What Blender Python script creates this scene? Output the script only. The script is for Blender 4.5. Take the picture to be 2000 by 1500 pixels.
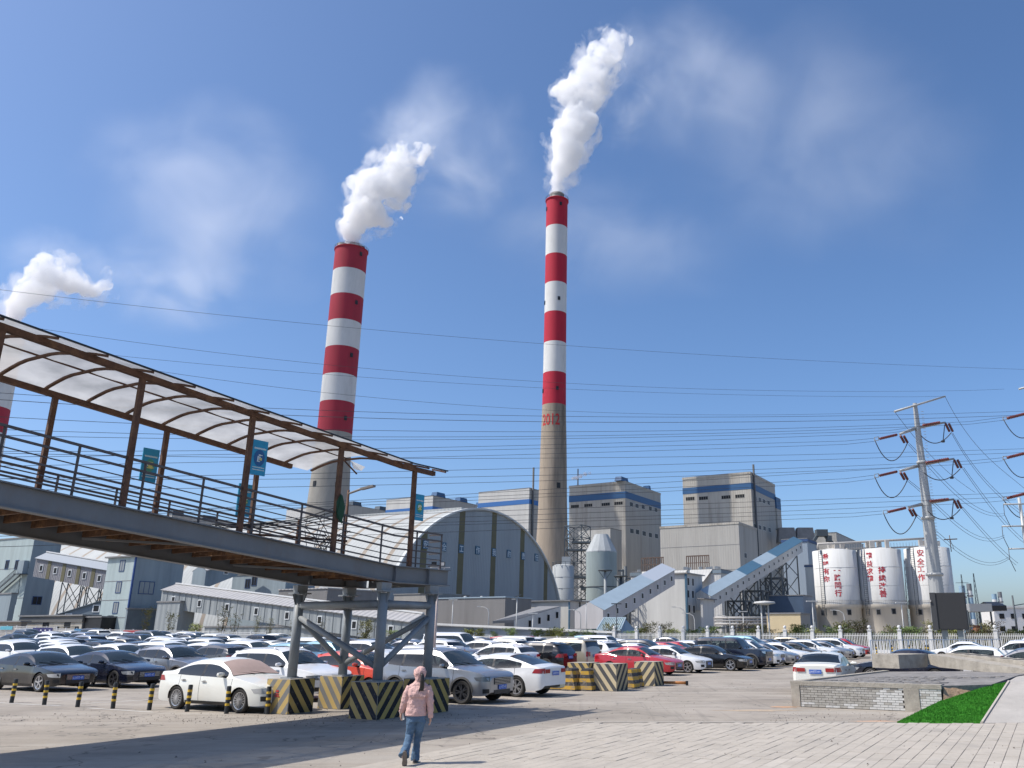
import bpy, bmesh, math, random
import numpy as np
from math import sin, cos, pi, radians, atan2, sqrt, hypot, tan, atan
from mathutils import Vector, Matrix, noise as mnoise

for o in list(bpy.data.objects):
    bpy.data.objects.remove(o)
S = bpy.context.scene

# ------------------------------------------------------------------ camera
CAM_H, FPX, CX, CY = 2.2, 1615.0, 1160.0, 750.0      # lens measured in a 2000 px wide frame
PITCH = atan(483.0 / FPX)
cd = bpy.data.cameras.new('camera')
cam = bpy.data.objects.new('camera', cd)
S.collection.objects.link(cam)
cam.location = (0, 0, CAM_H)
cam.rotation_euler = (pi / 2 + PITCH, 0, 0)
cd.sensor_width = 36.0
cd.lens = FPX / 2000.0 * 36.0
cd.shift_x = (1000.0 - CX) / 2000.0
cd.clip_start = 0.1
cd.clip_end = 20000
S.camera = cam

# ------------------------------------------------------------------ world, sun, exposure
SUN_AZ = radians(12)          # shadows fall towards +x, slightly away
SUN_EL = radians(53.5)
w = bpy.data.worlds.new('World')
S.world = w
w.use_nodes = True
nt = w.node_tree
bg = nt.nodes['Background']
sky = nt.nodes.new('ShaderNodeTexSky')
sky.sky_type = 'NISHITA'
sky.sun_disc = False
sky.sun_elevation = SUN_EL
sky.sun_rotation = atan2(-cos(SUN_AZ), -sin(SUN_AZ))
sky.altitude = 50
sky.air_density = 0.85
sky.dust_density = 1.8
sky.ozone_density = 5.5
hs = nt.nodes.new('ShaderNodeHueSaturation')
hs.inputs['Saturation'].default_value = 1.08
nt.links.new(sky.outputs[0], hs.inputs['Color'])
nt.links.new(hs.outputs[0], bg.inputs[0])
bg.inputs[1].default_value = 0.145
sl = bpy.data.lights.new('sun', 'SUN')
sl.energy = 4.0
sl.angle = radians(0.5)
sl.color = (1.0, 0.94, 0.86)
so = bpy.data.objects.new('sun', sl)
S.collection.objects.link(so)
so.rotation_euler = Vector((-cos(SUN_AZ) * cos(SUN_EL), -sin(SUN_AZ) * cos(SUN_EL), sin(SUN_EL))).to_track_quat('Z', 'Y').to_euler()
so.location = (0, 0, 60)
S.view_settings.view_transform = 'Standard'
S.view_settings.look = 'None'
S.view_settings.gamma = 1
S.view_settings.exposure = 0.32
S.view_settings.use_curve_mapping = False
cy = S.cycles
cy.use_denoising = True
cy.max_bounces = 12
cy.volume_bounces = 10
cy.transparent_max_bounces = 12
cy.volume_step_rate = 1.0
cy.volume_max_steps = 256
cy.use_adaptive_sampling = True
cy.adaptive_threshold = 0.015
cy.sample_clamp_indirect = 6
cy.use_fast_gi = False

rnd = random.Random(7)

# ------------------------------------------------------------------ survey helpers: where a sight line meets a plane
_R = Matrix.Rotation(pi / 2 + PITCH, 3, 'X')
def ray(px, py): return _R @ Vector(((px - CX) / FPX, -(py - CY) / FPX, -1))
def G(px, py, z=0.0):
    d = ray(px, py); t = (z - CAM_H) / d.z
    return Vector((d.x * t, d.y * t, z))
def P(px, py, Y):
    d = ray(px, py); t = Y / d.y
    return Vector((d.x * t, Y, CAM_H + d.z * t))
def proj(p):
    c = _R.transposed() @ (Vector(p) - Vector((0, 0, CAM_H)))
    return (CX - FPX * c.x / c.z, CY + FPX * c.y / c.z)
TH = radians(-28)
U = Vector((cos(TH), sin(TH), 0)); V = Vector((-sin(TH), cos(TH), 0)); Z = Vector((0, 0, 1))
def smooth(a, b, x):
    t = min(1, max(0, (x - a) / (b - a))); return t * t * (3 - 2 * t)
def ground_z(x, y):
    return 0.0145 * max(0.0, -x - 12) * smooth(50, 110, y) * (1 - 0.0 * y)
def solve_px(p, d, px, lo=0.0, hi=400.0):
    f = lambda t: proj(p + d * t)[0] - px
    a, b = lo, hi
    fa = f(a)
    for _ in range(60):
        m = (a + b) / 2
        if (f(m) > 0) == (fa > 0): a = m
        else: b = m
    return (a + b) / 2

_T = ['', 'first', 'second', 'third', 'fourth', 'fifth', 'sixth', 'seventh', 'eighth', 'ninth', 'tenth', 'eleventh', 'twelfth', 'thirteenth', 'fourteenth', 'fifteenth', 'sixteenth', 'seventeenth', 'eighteenth', 'nineteenth']
def ordinal(n):
    if n < 20: return _T[n]
    t = ['', '', 'twent', 'thirt', 'fort', 'fift', 'sixt', 'sevent'][n // 10]
    return t + 'ieth' if n % 10 == 0 else t + 'y-' + _T[n % 10]
# ------------------------------------------------------------------ tagging
COL = S.collection
def tag(o, label=None, cat=None, group=None, kind=None):
    if label: o['label'] = label
    if cat: o['category'] = cat
    if group: o['group'] = group
    if kind: o['kind'] = kind
    return o
def empty(name, loc, label=None, cat=None, group=None, rz=0):
    o = bpy.data.objects.new(name, None); COL.objects.link(o)
    o.empty_display_size = 0.2
    o.location = loc; o.rotation_euler = (0, 0, rz)
    return tag(o, label, cat, group)
def copy_tree(o, parent=None, loc=None, rz=None):
    c = o.copy(); COL.objects.link(c)
    if parent: c.parent = parent
    if loc is not None: c.location = loc
    if rz is not None: c.rotation_euler = (0, 0, rz)
    for ch in o.children: copy_tree(ch, c)
    return c

# ------------------------------------------------------------------ mesh builder
class MB:
    def __init__(s): s.v = []; s.f = []; s.m = []; s.sm = []
    def add(s, vs, fs, m=0, smooth=False):
        n = len(s.v); s.v += [tuple(v) for v in vs]
        for f in fs: s.f.append([n + i for i in f]); s.m.append(m); s.sm.append(smooth)
    def box(s, c, size, m=0, ax=None, top=1.0):
        """box centred on c; ax = (x axis, y axis, z axis); top scales the upper face"""
        X, Y, W = ax if ax else (Vector((1, 0, 0)), Vector((0, 1, 0)), Vector((0, 0, 1)))
        c = Vector(c); vs = []
        for k in (-1, 1):
            q = top if k > 0 else 1
            for (i, j) in ((-1, -1), (1, -1), (1, 1), (-1, 1)):
                vs.append(c + X * (i * size[0] / 2 * q) + Y * (j * size[1] / 2 * q) + W * (k * size[2] / 2))
        s.add(vs, [(3, 2, 1, 0), (4, 5, 6, 7), (0, 1, 5, 4), (1, 2, 6, 5), (2, 3, 7, 6), (3, 0, 4, 7)], m)
    def bar(s, a, b, w, h=None, m=0, up=Z):
        a = Vector(a); b = Vector(b); h = h or w
        W = (b - a); L = W.length
        if L < 1e-6: return
        W = W / L
        X = W.cross(up)
        if X.length < 1e-4: X = W.cross(Vector((0, 1, 0.01)))
        X.normalize(); Y = X.cross(W).normalized()
        s.box((a + b) / 2, (w, h, L), m, (X, Y, W))
    def tube(s, a, b, r0, r1=None, n=10, m=0, smooth=True, cap=True):
        a = Vector(a); b = Vector(b); r1 = r0 if r1 is None else r1
        W = (b - a).normalized(); X = W.orthogonal().normalized(); Y = W.cross(X)
        vs = [a + (X * cos(2 * pi * i / n) + Y * sin(2 * pi * i / n)) * r0 for i in range(n)]
        vs += [b + (X * cos(2 * pi * i / n) + Y * sin(2 * pi * i / n)) * r1 for i in range(n)]
        k = len(s.v)
        s.add(vs, [(i, (i + 1) % n, n + (i + 1) % n, n + i) for i in range(n)], m, smooth)
        if cap: s.add([], [], m); s.f += [[k + i for i in range(n)][::-1], [k + n + i for i in range(n)]]; s.m += [m, m]; s.sm += [False, False]
    def path(s, pts, r, n=6, m=0, smooth=True):
        pts = [Vector(p) for p in pts]; rings = []
        rr = r if isinstance(r, (list, tuple)) else [r] * len(pts)
        X = None
        for i, p in enumerate(pts):
            t = (pts[min(i + 1, len(pts) - 1)] - pts[max(i - 1, 0)])
            t = t.normalized() if t.length > 1e-9 else Z
            if X is None: X = t.orthogonal().normalized()
            X = (X - t * X.dot(t)).normalized(); Y = t.cross(X)
            rings.append([p + (X * cos(2 * pi * k / n) + Y * sin(2 * pi * k / n)) * rr[i] for k in range(n)])
        vs = [v for R in rings for v in R]
        fs = [(i * n + k, i * n + (k + 1) % n, (i + 1) * n + (k + 1) % n, (i + 1) * n + k) for i in range(len(pts) - 1) for k in range(n)]
        fs += [tuple(range(n))[::-1], tuple((len(pts) - 1) * n + k for k in range(n))]
        s.add(vs, fs, m, smooth)
    def lathe(s, prof, c=(0, 0, 0), n=24, m=0, axis='z', smooth=True, a0=0, a1=2 * pi):
        """prof = [(radius, height[, mat])]; axis z or y"""
        c = Vector(c); closed = abs(a1 - a0 - 2 * pi) < 1e-6
        k = n if closed else n + 1; vs = []
        for p in prof:
            for i in range(k):
                a = a0 + (a1 - a0) * i / n
                if axis == 'z': vs.append(c + Vector((p[0] * cos(a), p[0] * sin(a), p[1])))
                else: vs.append(c + Vector((p[0] * cos(a), p[1], p[0] * sin(a))))
        base = len(s.v); s.v += [tuple(v) for v in vs]
        for j in range(len(prof) - 1):
            mm = prof[j][2] if len(prof[j]) > 2 else m
            for i in range(n):
                i2 = (i + 1) % k
                f = [base + j * k + i, base + j * k + i2, base + (j + 1) * k + i2, base + (j + 1) * k + i]
                s.f.append(f if axis == 'z' else f[::-1]); s.m.append(mm); s.sm.append(smooth)
    def quad(s, a, b, c, d, m=0): s.add([a, b, c, d], [(0, 1, 2, 3)], m)
    def prism(s, poly, d, m=0, mc=None):
        """extrude polygon (list of points) by vector d"""
        n = len(poly); d = Vector(d); p = [Vector(q) for q in poly]
        s.add(p + [q + d for q in p], [tuple(range(n))[::-1], tuple(range(n, 2 * n))], m if mc is None else mc)
        k = len(s.v) - 2 * n
        for i in range(n):
            s.f.append([k + i, k + (i + 1) % n, k + n + (i + 1) % n, k + n + i]); s.m.append(m); s.sm.append(False)
    def mesh(s, name, mats, off=(0, 0, 0), angle=None):
        me = bpy.data.meshes.new(name)
        o = Vector(off)
        me.from_pydata([(v[0] - o.x, v[1] - o.y, v[2] - o.z) for v in s.v], [], s.f)
        for m in (mats if isinstance(mats, (list, tuple)) else [mats]): me.materials.append(m)
        me.polygons.foreach_set('material_index', s.m)
        me.polygons.foreach_set('use_smooth', s.sm)
        me.update()
        if angle: me.set_sharp_from_angle(angle=radians(angle))
        return me
    def build(s, name, mats, parent=None, off=None, angle=None, fix=False):
        off = off if off is not None else (parent.location if parent else (0, 0, 0))
        if parent is not None and parent.parent is not None and off is parent.location: off = root_loc(parent)
        me = s.mesh(name, mats, off, angle)
        if fix:
            bm = bmesh.new(); bm.from_mesh(me); bmesh.ops.recalc_face_normals(bm, faces=bm.faces); bm.to_mesh(me); bm.free()
        o = bpy.data.objects.new(name, me); COL.objects.link(o)
        if parent: o.parent = parent
        return o
def root_loc(o):
    l = Vector(o.location); p = o.parent
    while p: l = l + Vector(p.location); p = p.parent
    return l
def put(name, me, parent=None, loc=(0, 0, 0), rot=(0, 0, 0)):
    o = bpy.data.objects.new(name, me); COL.objects.link(o)
    if parent: o.parent = parent
    o.location = loc; o.rotation_euler = rot
    return o

# ------------------------------------------------------------------ materials
MATS = {}
def mat(name, col, rough=0.7, metal=0.0, spec=0.5, var=0.0, scale=3.0, stretch=(1, 1, 1), dirt=None, dirt_amt=0.4, dscale=1.0,
        bump=0.0, bscale=30.0, bstretch=(1, 1, 1), coat=0.0, wave=None):
    """principled surface with procedural variation, dirt patches and relief; coordinates are the object's own"""
    if name in MATS: return MATS[name]
    m = bpy.data.materials.new(name); m.use_nodes = True
    t = m.node_tree; N = t.nodes; L = t.links
    b = N['Principled BSDF']
    b.inputs['Base Color'].default_value = (*col, 1); b.inputs['Roughness'].default_value = rough
    b.inputs['Metallic'].default_value = metal; b.inputs['Specular IOR Level'].default_value = spec
    if coat: b.inputs['Coat Weight'].default_value = coat; b.inputs['Coat Roughness'].default_value = 0.06
    if var or dirt or bump or wave:
        g = N.new('ShaderNodeNewGeometry')
        def mapped(sc, st):
            mp = N.new('ShaderNodeMapping'); mp.vector_type = 'POINT'
            mp.inputs['Scale'].default_value = [sc * q for q in st]
            L.new(g.outputs['Position'], mp.inputs[0]); return mp
        cur = None
        if var:
            nz = N.new('ShaderNodeTexNoise'); nz.inputs['Detail'].default_value = 6; nz.inputs['Scale'].default_value = 1
            nz.inputs['Roughness'].default_value = 0.65
            L.new(mapped(scale, stretch).outputs[0], nz.inputs['Vector'])
            r = N.new('ShaderNodeMapRange'); r.inputs['From Min'].default_value = 0.3; r.inputs['From Max'].default_value = 0.7
            r.inputs['To Min'].default_value = 1 - var; r.inputs['To Max'].default_value = 1 + var
            L.new(nz.outputs['Fac'], r.inputs['Value'])
            mx = N.new('ShaderNodeMix'); mx.data_type = 'RGBA'; mx.blend_type = 'MULTIPLY'; mx.inputs['Factor'].default_value = 1
            mx.inputs[6].default_value = (*col, 1); L.new(r.outputs[0], mx.inputs[7]); cur = mx.outputs[2]
        if dirt:
            nz = N.new('ShaderNodeTexNoise'); nz.inputs['Detail'].default_value = 8; nz.inputs['Scale'].default_value = 1
            nz.inputs['Roughness'].default_value = 0.7
            L.new(mapped(dscale, stretch).outputs[0], nz.inputs['Vector'])
            r = N.new('ShaderNodeMapRange'); r.inputs['From Min'].default_value = 0.5; r.inputs['From Max'].default_value = 0.72
            r.inputs['To Max'].default_value = dirt_amt
            L.new(nz.outputs['Fac'], r.inputs['Value'])
            mx = N.new('ShaderNodeMix'); mx.data_type = 'RGBA'
            L.new(r.outputs[0], mx.inputs['Factor'])
            if cur: L.new(cur, mx.inputs[6])
            else: mx.inputs[6].default_value = (*col, 1)
            mx.inputs[7].default_value = (*dirt, 1); cur = mx.outputs[2]
        if cur: L.new(cur, b.inputs['Base Color'])
        h = None
        if bump:
            nz = N.new('ShaderNodeTexNoise'); nz.inputs['Detail'].default_value = 5; nz.inputs['Scale'].default_value = 1
            L.new(mapped(bscale, bstretch).outputs[0], nz.inputs['Vector'])
            bp = N.new('ShaderNodeBump'); bp.inputs['Strength'].default_value = bump; bp.inputs['Distance'].default_value = 0.02
            L.new(nz.outputs['Fac'], bp.inputs['Height']); h = bp
        if wave:                                   # corrugated sheet: (direction vector, ribs per metre)
            dt = N.new('ShaderNodeVectorMath'); dt.operation = 'DOT_PRODUCT'; dt.inputs[1].default_value = wave[0]
            L.new(g.outputs['Position'], dt.inputs[0])
            ml = N.new('ShaderNodeMath'); ml.operation = 'MULTIPLY'; ml.inputs[1].default_value = wave[1] * 2 * pi
            L.new(dt.outputs['Value'], ml.inputs[0])
            sn = N.new('ShaderNodeMath'); sn.operation = 'SINE'; L.new(ml.outputs[0], sn.inputs[0])
            bp = N.new('ShaderNodeBump'); bp.inputs['Strength'].default_value = wave[2]; bp.inputs['Distance'].default_value = 0.06 / wave[1]
            L.new(sn.outputs[0], bp.inputs['Height'])
            if h: L.new(h.outputs[0], bp.inputs['Normal'])
            h = bp
        if h: L.new(h.outputs[0], b.inputs['Normal'])
    MATS[name] = m
    return m
# ------------------------------------------------------------------ cars
GLASS = mat('car_glass', (0.012, 0.016, 0.017), rough=0.04, spec=0.6)
GLASS2 = mat('windscreen_glass', (0.03, 0.042, 0.042), rough=0.05, spec=0.8)
RUB = mat('tyre_rubber', (0.035, 0.033, 0.03), rough=0.85, var=0.25, scale=9)
BLK = mat('black_trim', (0.012, 0.012, 0.013), rough=0.45)
ALLOY = mat('alloy_rim', (0.55, 0.55, 0.56), rough=0.3, metal=0.75)
ALLOYD = mat('dark_alloy_rim', (0.05, 0.05, 0.055), rough=0.35, metal=0.5)
CHROME = mat('chrome_trim', (0.6, 0.6, 0.6), rough=0.2, metal=0.9)
HEADL = mat('headlight_lens', (0.55, 0.58, 0.6), rough=0.10, metal=0.6, spec=0.8)
HEADLD = mat('dark_headlight_lens', (0.10, 0.11, 0.12), rough=0.1, spec=0.9)
TAILL = mat('taillight_lens', (0.30, 0.010, 0.012), rough=0.15, spec=0.7)
PLATE = mat('blue_number_plate', (0.02, 0.10, 0.45), rough=0.4)
PLATEW = mat('number_plate_characters', (0.75, 0.78, 0.82), rough=0.5)
GREYP = mat('grey_plastic_cladding', (0.07, 0.068, 0.065), rough=0.6)
def paint(name, col, metal=0.0, rough=0.35, dust=0.25):
    d = (0.33, 0.30, 0.26)
    return mat(name, col, rough=rough, metal=metal, coat=0.7, dirt=d if dust else None, dirt_amt=dust * 0.5, dscale=1.3, var=0.03, scale=0.8)
PAINT = {
    'white': paint('white_car_paint', (0.74, 0.745, 0.74), dust=0.12), 'pearl': paint('pearl_white_car_paint', (0.74, 0.735, 0.67), dust=0.15),
    'silver': paint('silver_car_paint', (0.34, 0.34, 0.35), metal=0.75, rough=.3), 'grey': paint('grey_car_paint', (0.16, 0.17, 0.18), metal=0.4),
    'black': paint('black_car_paint', (0.006, 0.006, 0.007), dust=0.0, rough=.18), 'navy': paint('navy_car_paint', (0.008, 0.010, 0.022), dust=0.0, rough=.18),
    'red': paint('red_car_paint', (0.42, 0.012, 0.022), dust=0.05), 'orange': paint('orange red car paint'.replace(' ', '_'), (0.62, 0.075, 0.04), dust=0.05),
    'blue': paint('pale_blue_car_paint', (0.16, 0.30, 0.38), metal=0.3), 'brown': paint('brown_car_paint', (0.10, 0.06, 0.045), metal=0.3),
    'champagne': paint('champagne_car_paint', (0.42, 0.38, 0.30), metal=0.4), 'carbon': paint('dusty_dark_car_paint', (0.05, 0.052, 0.06), dust=0.3),
}
def tinted(name, col, clear, rough=.04):
    m = bpy.data.materials.new(name); m.use_nodes = True; t = m.node_tree; N = t.nodes; L = t.links; b = N['Principled BSDF']
    b.inputs['Base Color'].default_value = (*col, 1); b.inputs['Roughness'].default_value = rough; b.inputs['Specular IOR Level'].default_value = .7
    tp = N.new('ShaderNodeBsdfTransparent'); tp.inputs[0].default_value = (.55, .62, .60, 1)
    fr = N.new('ShaderNodeFresnel'); fr.inputs[0].default_value = 1.45
    mr = N.new('ShaderNodeMapRange'); mr.inputs['From Min'].default_value = .03; mr.inputs['From Max'].default_value = .6; mr.inputs['To Min'].default_value = clear; mr.inputs['To Max'].default_value = 0; L.new(fr.outputs[0], mr.inputs['Value'])
    mx = N.new('ShaderNodeMixShader'); L.new(mr.outputs[0], mx.inputs[0]); L.new(b.outputs[0], mx.inputs[1]); L.new(tp.outputs[0], mx.inputs[2]); L.new(mx.outputs[0], N['Material Output'].inputs['Surface']); return m
GLASS_N = tinted('tinted_side_glass', (.012, .015, .016), .42); GLASS_W = tinted('clear_windscreen_glass', (.02, .028, .028), .62)
SEAT = mat('car_seat_cloth', (.035, .034, .034), rough=.8); SEATL = mat('beige_car_seat', (.20, .15, .11), rough=.8); DASH = mat('dashboard_plastic', (.05, .05, .048), rough=.7)
def cr(xs, ys, x):
    """monotone-ish smooth interpolation"""
    if x <= xs[0]: return ys[0]
    if x >= xs[-1]: return ys[-1]
    i = max(j for j in range(len(xs)) if xs[j] <= x); i = min(i, len(xs) - 2)
    h = xs[i + 1] - xs[i]; t = (x - xs[i]) / h
    def sl(j):
        if j <= 0: return (ys[1] - ys[0]) / (xs[1] - xs[0])
        if j >= len(xs) - 1: return (ys[-1] - ys[-2]) / (xs[-1] - xs[-2])
        a = (ys[j] - ys[j - 1]) / (xs[j] - xs[j - 1]); b = (ys[j + 1] - ys[j]) / (xs[j + 1] - xs[j])
        return 0 if a * b <= 0 else 2 * a * b / (a + b)
    m0, m1 = sl(i) * h, sl(i + 1) * h
    return (2 * t**3 - 3 * t * t + 1) * ys[i] + (t**3 - 2 * t * t + t) * m0 + (-2 * t**3 + 3 * t * t) * ys[i + 1] + (t**3 - t * t) * m1
# distances are measured from the nose towards the tail
SPEC = {
 'sedan': dict(L=4.66, W=1.80, wb=2.70, fo=0.93, R=0.325,
    top=[(0, .66), (.06, .71), (.3, .80), (1.0, .93), (1.28, .985), (1.75, 1.27), (2.15, 1.425), (2.5, 1.46), (3.0, 1.44), (3.4, 1.36), (3.75, 1.20), (4.08, 1.09), (4.4, 1.08), (4.6, 1.05), (4.66, .98)],
    belt=[(0, .62), (.3, .75), (1.0, .875), (1.4, .91), (3.4, .965), (4.2, 1.0), (4.66, .93)],
    cowl=1.30, rf=2.08, rr=3.18, dk=4.02, win=(1.56, 3.72), pil=(2.62,), seams=(1.30, 2.66, 3.55)),
 'fastback': dict(L=4.85, W=1.86, wb=2.85, fo=0.93, R=0.345,
    top=[(0, .66), (.06, .71), (.3, .80), (1.0, .925), (1.32, .975), (1.85, 1.27), (2.25, 1.41), (2.65, 1.45), (3.2, 1.42), (3.7, 1.31), (4.2, 1.15), (4.6, 1.05), (4.8, 1.02), (4.85, .95)],
    belt=[(0, .62), (.3, .75), (1.0, .865), (1.4, .90), (3.6, .955), (4.3, .99), (4.85, .90)],
    cowl=1.34, rf=2.18, rr=3.25, dk=4.45, win=(1.62, 3.95), pil=(2.75,), seams=(1.36, 2.78, 3.70)),
 'suv': dict(L=4.65, W=1.87, wb=2.73, fo=0.92, R=0.36,
    top=[(0, .80), (.06, .86), (.3, .96), (1.0, 1.07), (1.25, 1.12), (1.7, 1.43), (2.05, 1.62), (2.5, 1.68), (3.4, 1.67), (4.0, 1.61), (4.15, 1.56), (4.4, 1.30), (4.55, 1.12), (4.65, .95)],
    belt=[(0, .76), (.3, .91), (1.0, 1.01), (1.4, 1.04), (3.4, 1.10), (4.3, 1.16), (4.65, .92)],
    cowl=1.27, rf=2.0, rr=4.12, dk=4.47, win=(1.52, 4.02), pil=(2.56, 3.42), seams=(1.27, 2.60, 3.50)),
 'crossover': dict(L=4.45, W=1.83, wb=2.65, fo=0.90, R=0.345,
    top=[(0, .76), (.06, .82), (.3, .92), (1.0, 1.03), (1.22, 1.07), (1.7, 1.39), (2.05, 1.55), (2.5, 1.61), (3.2, 1.58), (3.75, 1.50), (3.95, 1.44), (4.2, 1.22), (4.38, 1.06), (4.45, .92)],
    belt=[(0, .72), (.3, .87), (1.0, .965), (1.4, 1.0), (3.2, 1.08), (4.1, 1.17), (4.45, .9)],
    cowl=1.24, rf=2.0, rr=3.90, dk=4.30, win=(1.5, 3.80), pil=(2.5, 3.32), seams=(1.24, 2.54, 3.36)),
 'hatch': dict(L=4.05, W=1.72, wb=2.52, fo=0.80, R=0.30,
    top=[(0, .68), (.06, .75), (.3, .86), (.85, .98), (1.05, 1.02), (1.55, 1.36), (1.9, 1.49), (2.3, 1.52), (3.1, 1.49), (3.5, 1.42), (3.62, 1.37), (3.85, 1.12), (3.98, 1.0), (4.05, .86)],
    belt=[(0, .65), (.3, .81), (.9, .91), (1.3, .95), (3.0, 1.02), (3.8, 1.06), (4.05, .84)],
    cowl=1.07, rf=1.85, rr=3.56, dk=3.88, win=(1.32, 3.46), pil=(2.30,), seams=(1.08, 2.34, 3.12)),
 'offroad': dict(L=4.80, W=1.93, wb=2.78, fo=0.90, R=0.40,
    top=[(0, 1.0), (.05, 1.08), (.2, 1.13), (1.0, 1.19), (1.3, 1.21), (1.6, 1.55), (1.85, 1.80), (2.1, 1.85), (3.6, 1.86), (4.3, 1.84), (4.5, 1.80), (4.62, 1.4), (4.68, 1.15), (4.74, .95)],
    belt=[(0, .96), (.2, 1.08), (1.0, 1.13), (1.4, 1.15), (3.4, 1.17), (4.5, 1.18), (4.74, .92)],
    cowl=1.33, rf=1.82, rr=4.50, dk=4.62, win=(1.44, 4.38), pil=(2.50, 3.45), seams=(1.30, 2.54, 3.55)),
 'minivan': dict(L=4.9, W=1.90, wb=2.85, fo=0.95, R=0.34,
    top=[(0, .80), (.06, .88), (.3, 1.0), (.8, 1.13), (1.0, 1.2), (1.5, 1.55), (1.9, 1.76), (2.4, 1.82), (3.9, 1.82), (4.5, 1.78), (4.65, 1.68), (4.8, 1.3), (4.86, 1.1), (4.9, .9)],
    belt=[(0, .76), (.3, .94), (.9, 1.06), (1.4, 1.08), (3.4, 1.10), (4.6, 1.12), (4.9, .88)],
    cowl=1.02, rf=1.88, rr=4.60, dk=4.82, win=(1.28, 4.50), pil=(2.42, 3.5), seams=(1.15, 2.46, 3.55)),
 'van': dict(L=5.1, W=1.88, wb=3.0, fo=0.85, R=0.34,
    top=[(0, .95), (.05, 1.05), (.25, 1.2), (.55, 1.32), (.62, 1.35), (1.1, 1.85), (1.4, 2.08), (1.9, 2.14), (4.2, 2.14), (4.8, 2.10), (4.98, 1.98), (5.05, 1.4), (5.08, 1.1), (5.1, .9)],
    belt=[(0, .9), (.25, 1.12), (.6, 1.24), (1.4, 1.25), (4.8, 1.25), (5.1, .88)],
    cowl=.64, rf=1.36, rr=4.95, dk=5.06, win=(.85, 4.85), pil=(1.95, 3.3), seams=(.75, 1.98, 3.4)),
}
NL, NG, NT = 7, 4, 4
class Shape:
    """body surface of one car type; x forward, origin under the middle"""
    def __init__(s, t):
        s.k = SPEC[t]; s.t = t; k = s.k
        s.L, s.W = k['L'], k['W']; s.tx = [a for a, b in k['top']]; s.tz = [b for a, b in k['top']]
        s.bx = [a for a, b in k['belt']]; s.bz = [b for a, b in k['belt']]
        s.ax = (k['fo'], k['fo'] + k['wb']); s.R = k['R']; s.Ra = k['R'] + 0.05
        s.boxy = 1.0 if t in ('offroad', 'van', 'minivan') else 0.0
    def plan(s, d):
        e = s.L - d
        f = cr([0, .03, .1, .22, .45, .9, 1.6], [.66, .76, .87, .94, .98, 1, 1], d) if not s.boxy else cr([0, .03, .1, .22, .45, .9], [.80, .87, .94, .975, .995, 1], d)
        r = cr([0, .03, .1, .22, .45, .9, 1.6], [.74, .82, .90, .95, .975, .99, 1], e) if not s.boxy else cr([0, .03, .1, .25, .6], [.86, .91, .96, .985, 1], e)
        return s.W / 2 * f * r
    def bottom(s, d):
        zb = cr([0, .08, .3, s.L - .35, s.L - .08, s.L], [.30, .22, .20, .22, .28, .40], d)
        if s.t in ('suv', 'crossover', 'offroad'): zb += .05
        for a in s.ax:
            q = s.Ra**2 - (d - a)**2
            if q > 0: zb = max(zb, s.R + sqrt(q) - 0.01)
        return zb
    def z(s, d): return cr(s.tx, s.tz, d), cr(s.bx, s.bz, d)
    def side(s, d, z):
        """half width of the body side at height z below the beltline"""
        zt, zs = s.z(d); w = s.plan(d)
        f = cr([.15, .30, .50, .66, .80, .95, 1.2], [.925, .972, .997, 1.0, .985, .968, .94], z * (0.95 / max(.9, zs)) if zs > .9 else z)
        bulge = 0
        for a in s.ax: bulge = max(bulge, 0.022 * smooth(.75, .35, abs(d - a)))
        return w * (f + bulge * smooth(.95, .6, z))
    def section(s, d):
        zt, zs = s.z(d); zs = min(zs, zt - 0.015); zb = min(s.bottom(d), zs - .04); pts = []
        for i in range(NL + 1):
            q = i / NL; z = zb + (zs - zb) * q
            pts.append((s.side(d, z), z))
        ys = pts[-1][0]
        crown = 0.035 + 0.035 * smooth(.1, .4, zt - zs); zr = max(zs + .006, zt - crown)
        hg = zr - zs; tum = (.14 if s.boxy else .33)
        inset = min(.035, .2 * hg + .004)
        for i in range(1, NG + 1):
            q = i / NG
            y = ys - inset - hg * tum * (q ** 1.15) - (.05 * smooth(.75, 1, q) * smooth(.05, .3, hg))
            pts.append((y, zs + hg * q))
        yr = pts[-1][0]
        for i in range(1, NT + 1):
            q = i / NT
            pts.append((yr * (1 - q), zr + (zt - zr) * (1 - (1 - q)**2.2)))
        return pts
def car_stations(sh):
    k = sh.k; xs = {0, .012, .035, .07, .12, .2, .3, .45, .6, sh.L - .012, sh.L - .04, sh.L - .09, sh.L - .16, sh.L - .28, sh.L - .4, k['cowl'], k['cowl'] + .04, k['rf'], k['rf'] - .05, k['rr'], k['rr'] + .06, k['dk'], k['dk'] - .05,
                    k['win'][0], k['win'][1]}
    for a in sh.ax:
        for q in range(0, 13): xs.add(a + (sh.Ra) * cos(pi * q / 12))
        xs |= {a + sh.Ra + .012, a - sh.Ra - .012}
    for p in k['pil']: xs |= {p - .045, p + .045}
    for p in k['seams']: xs |= {p - .008, p + .008}
    x = 0
    while x < sh.L: xs.add(x); x += .16
    v = sorted(round(q, 4) for q in xs if 0 <= q <= sh.L); out = []
    keep = {round(q, 4) for p in k['seams'] for q in (p - .008, p + .008)} | {round(k['cowl'], 4), round(k['rf'], 4), 0, round(sh.L, 4)}
    for q in v:
        if out and q - out[-1] < .010 and q not in keep: continue
        out.append(q)
    return out
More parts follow.
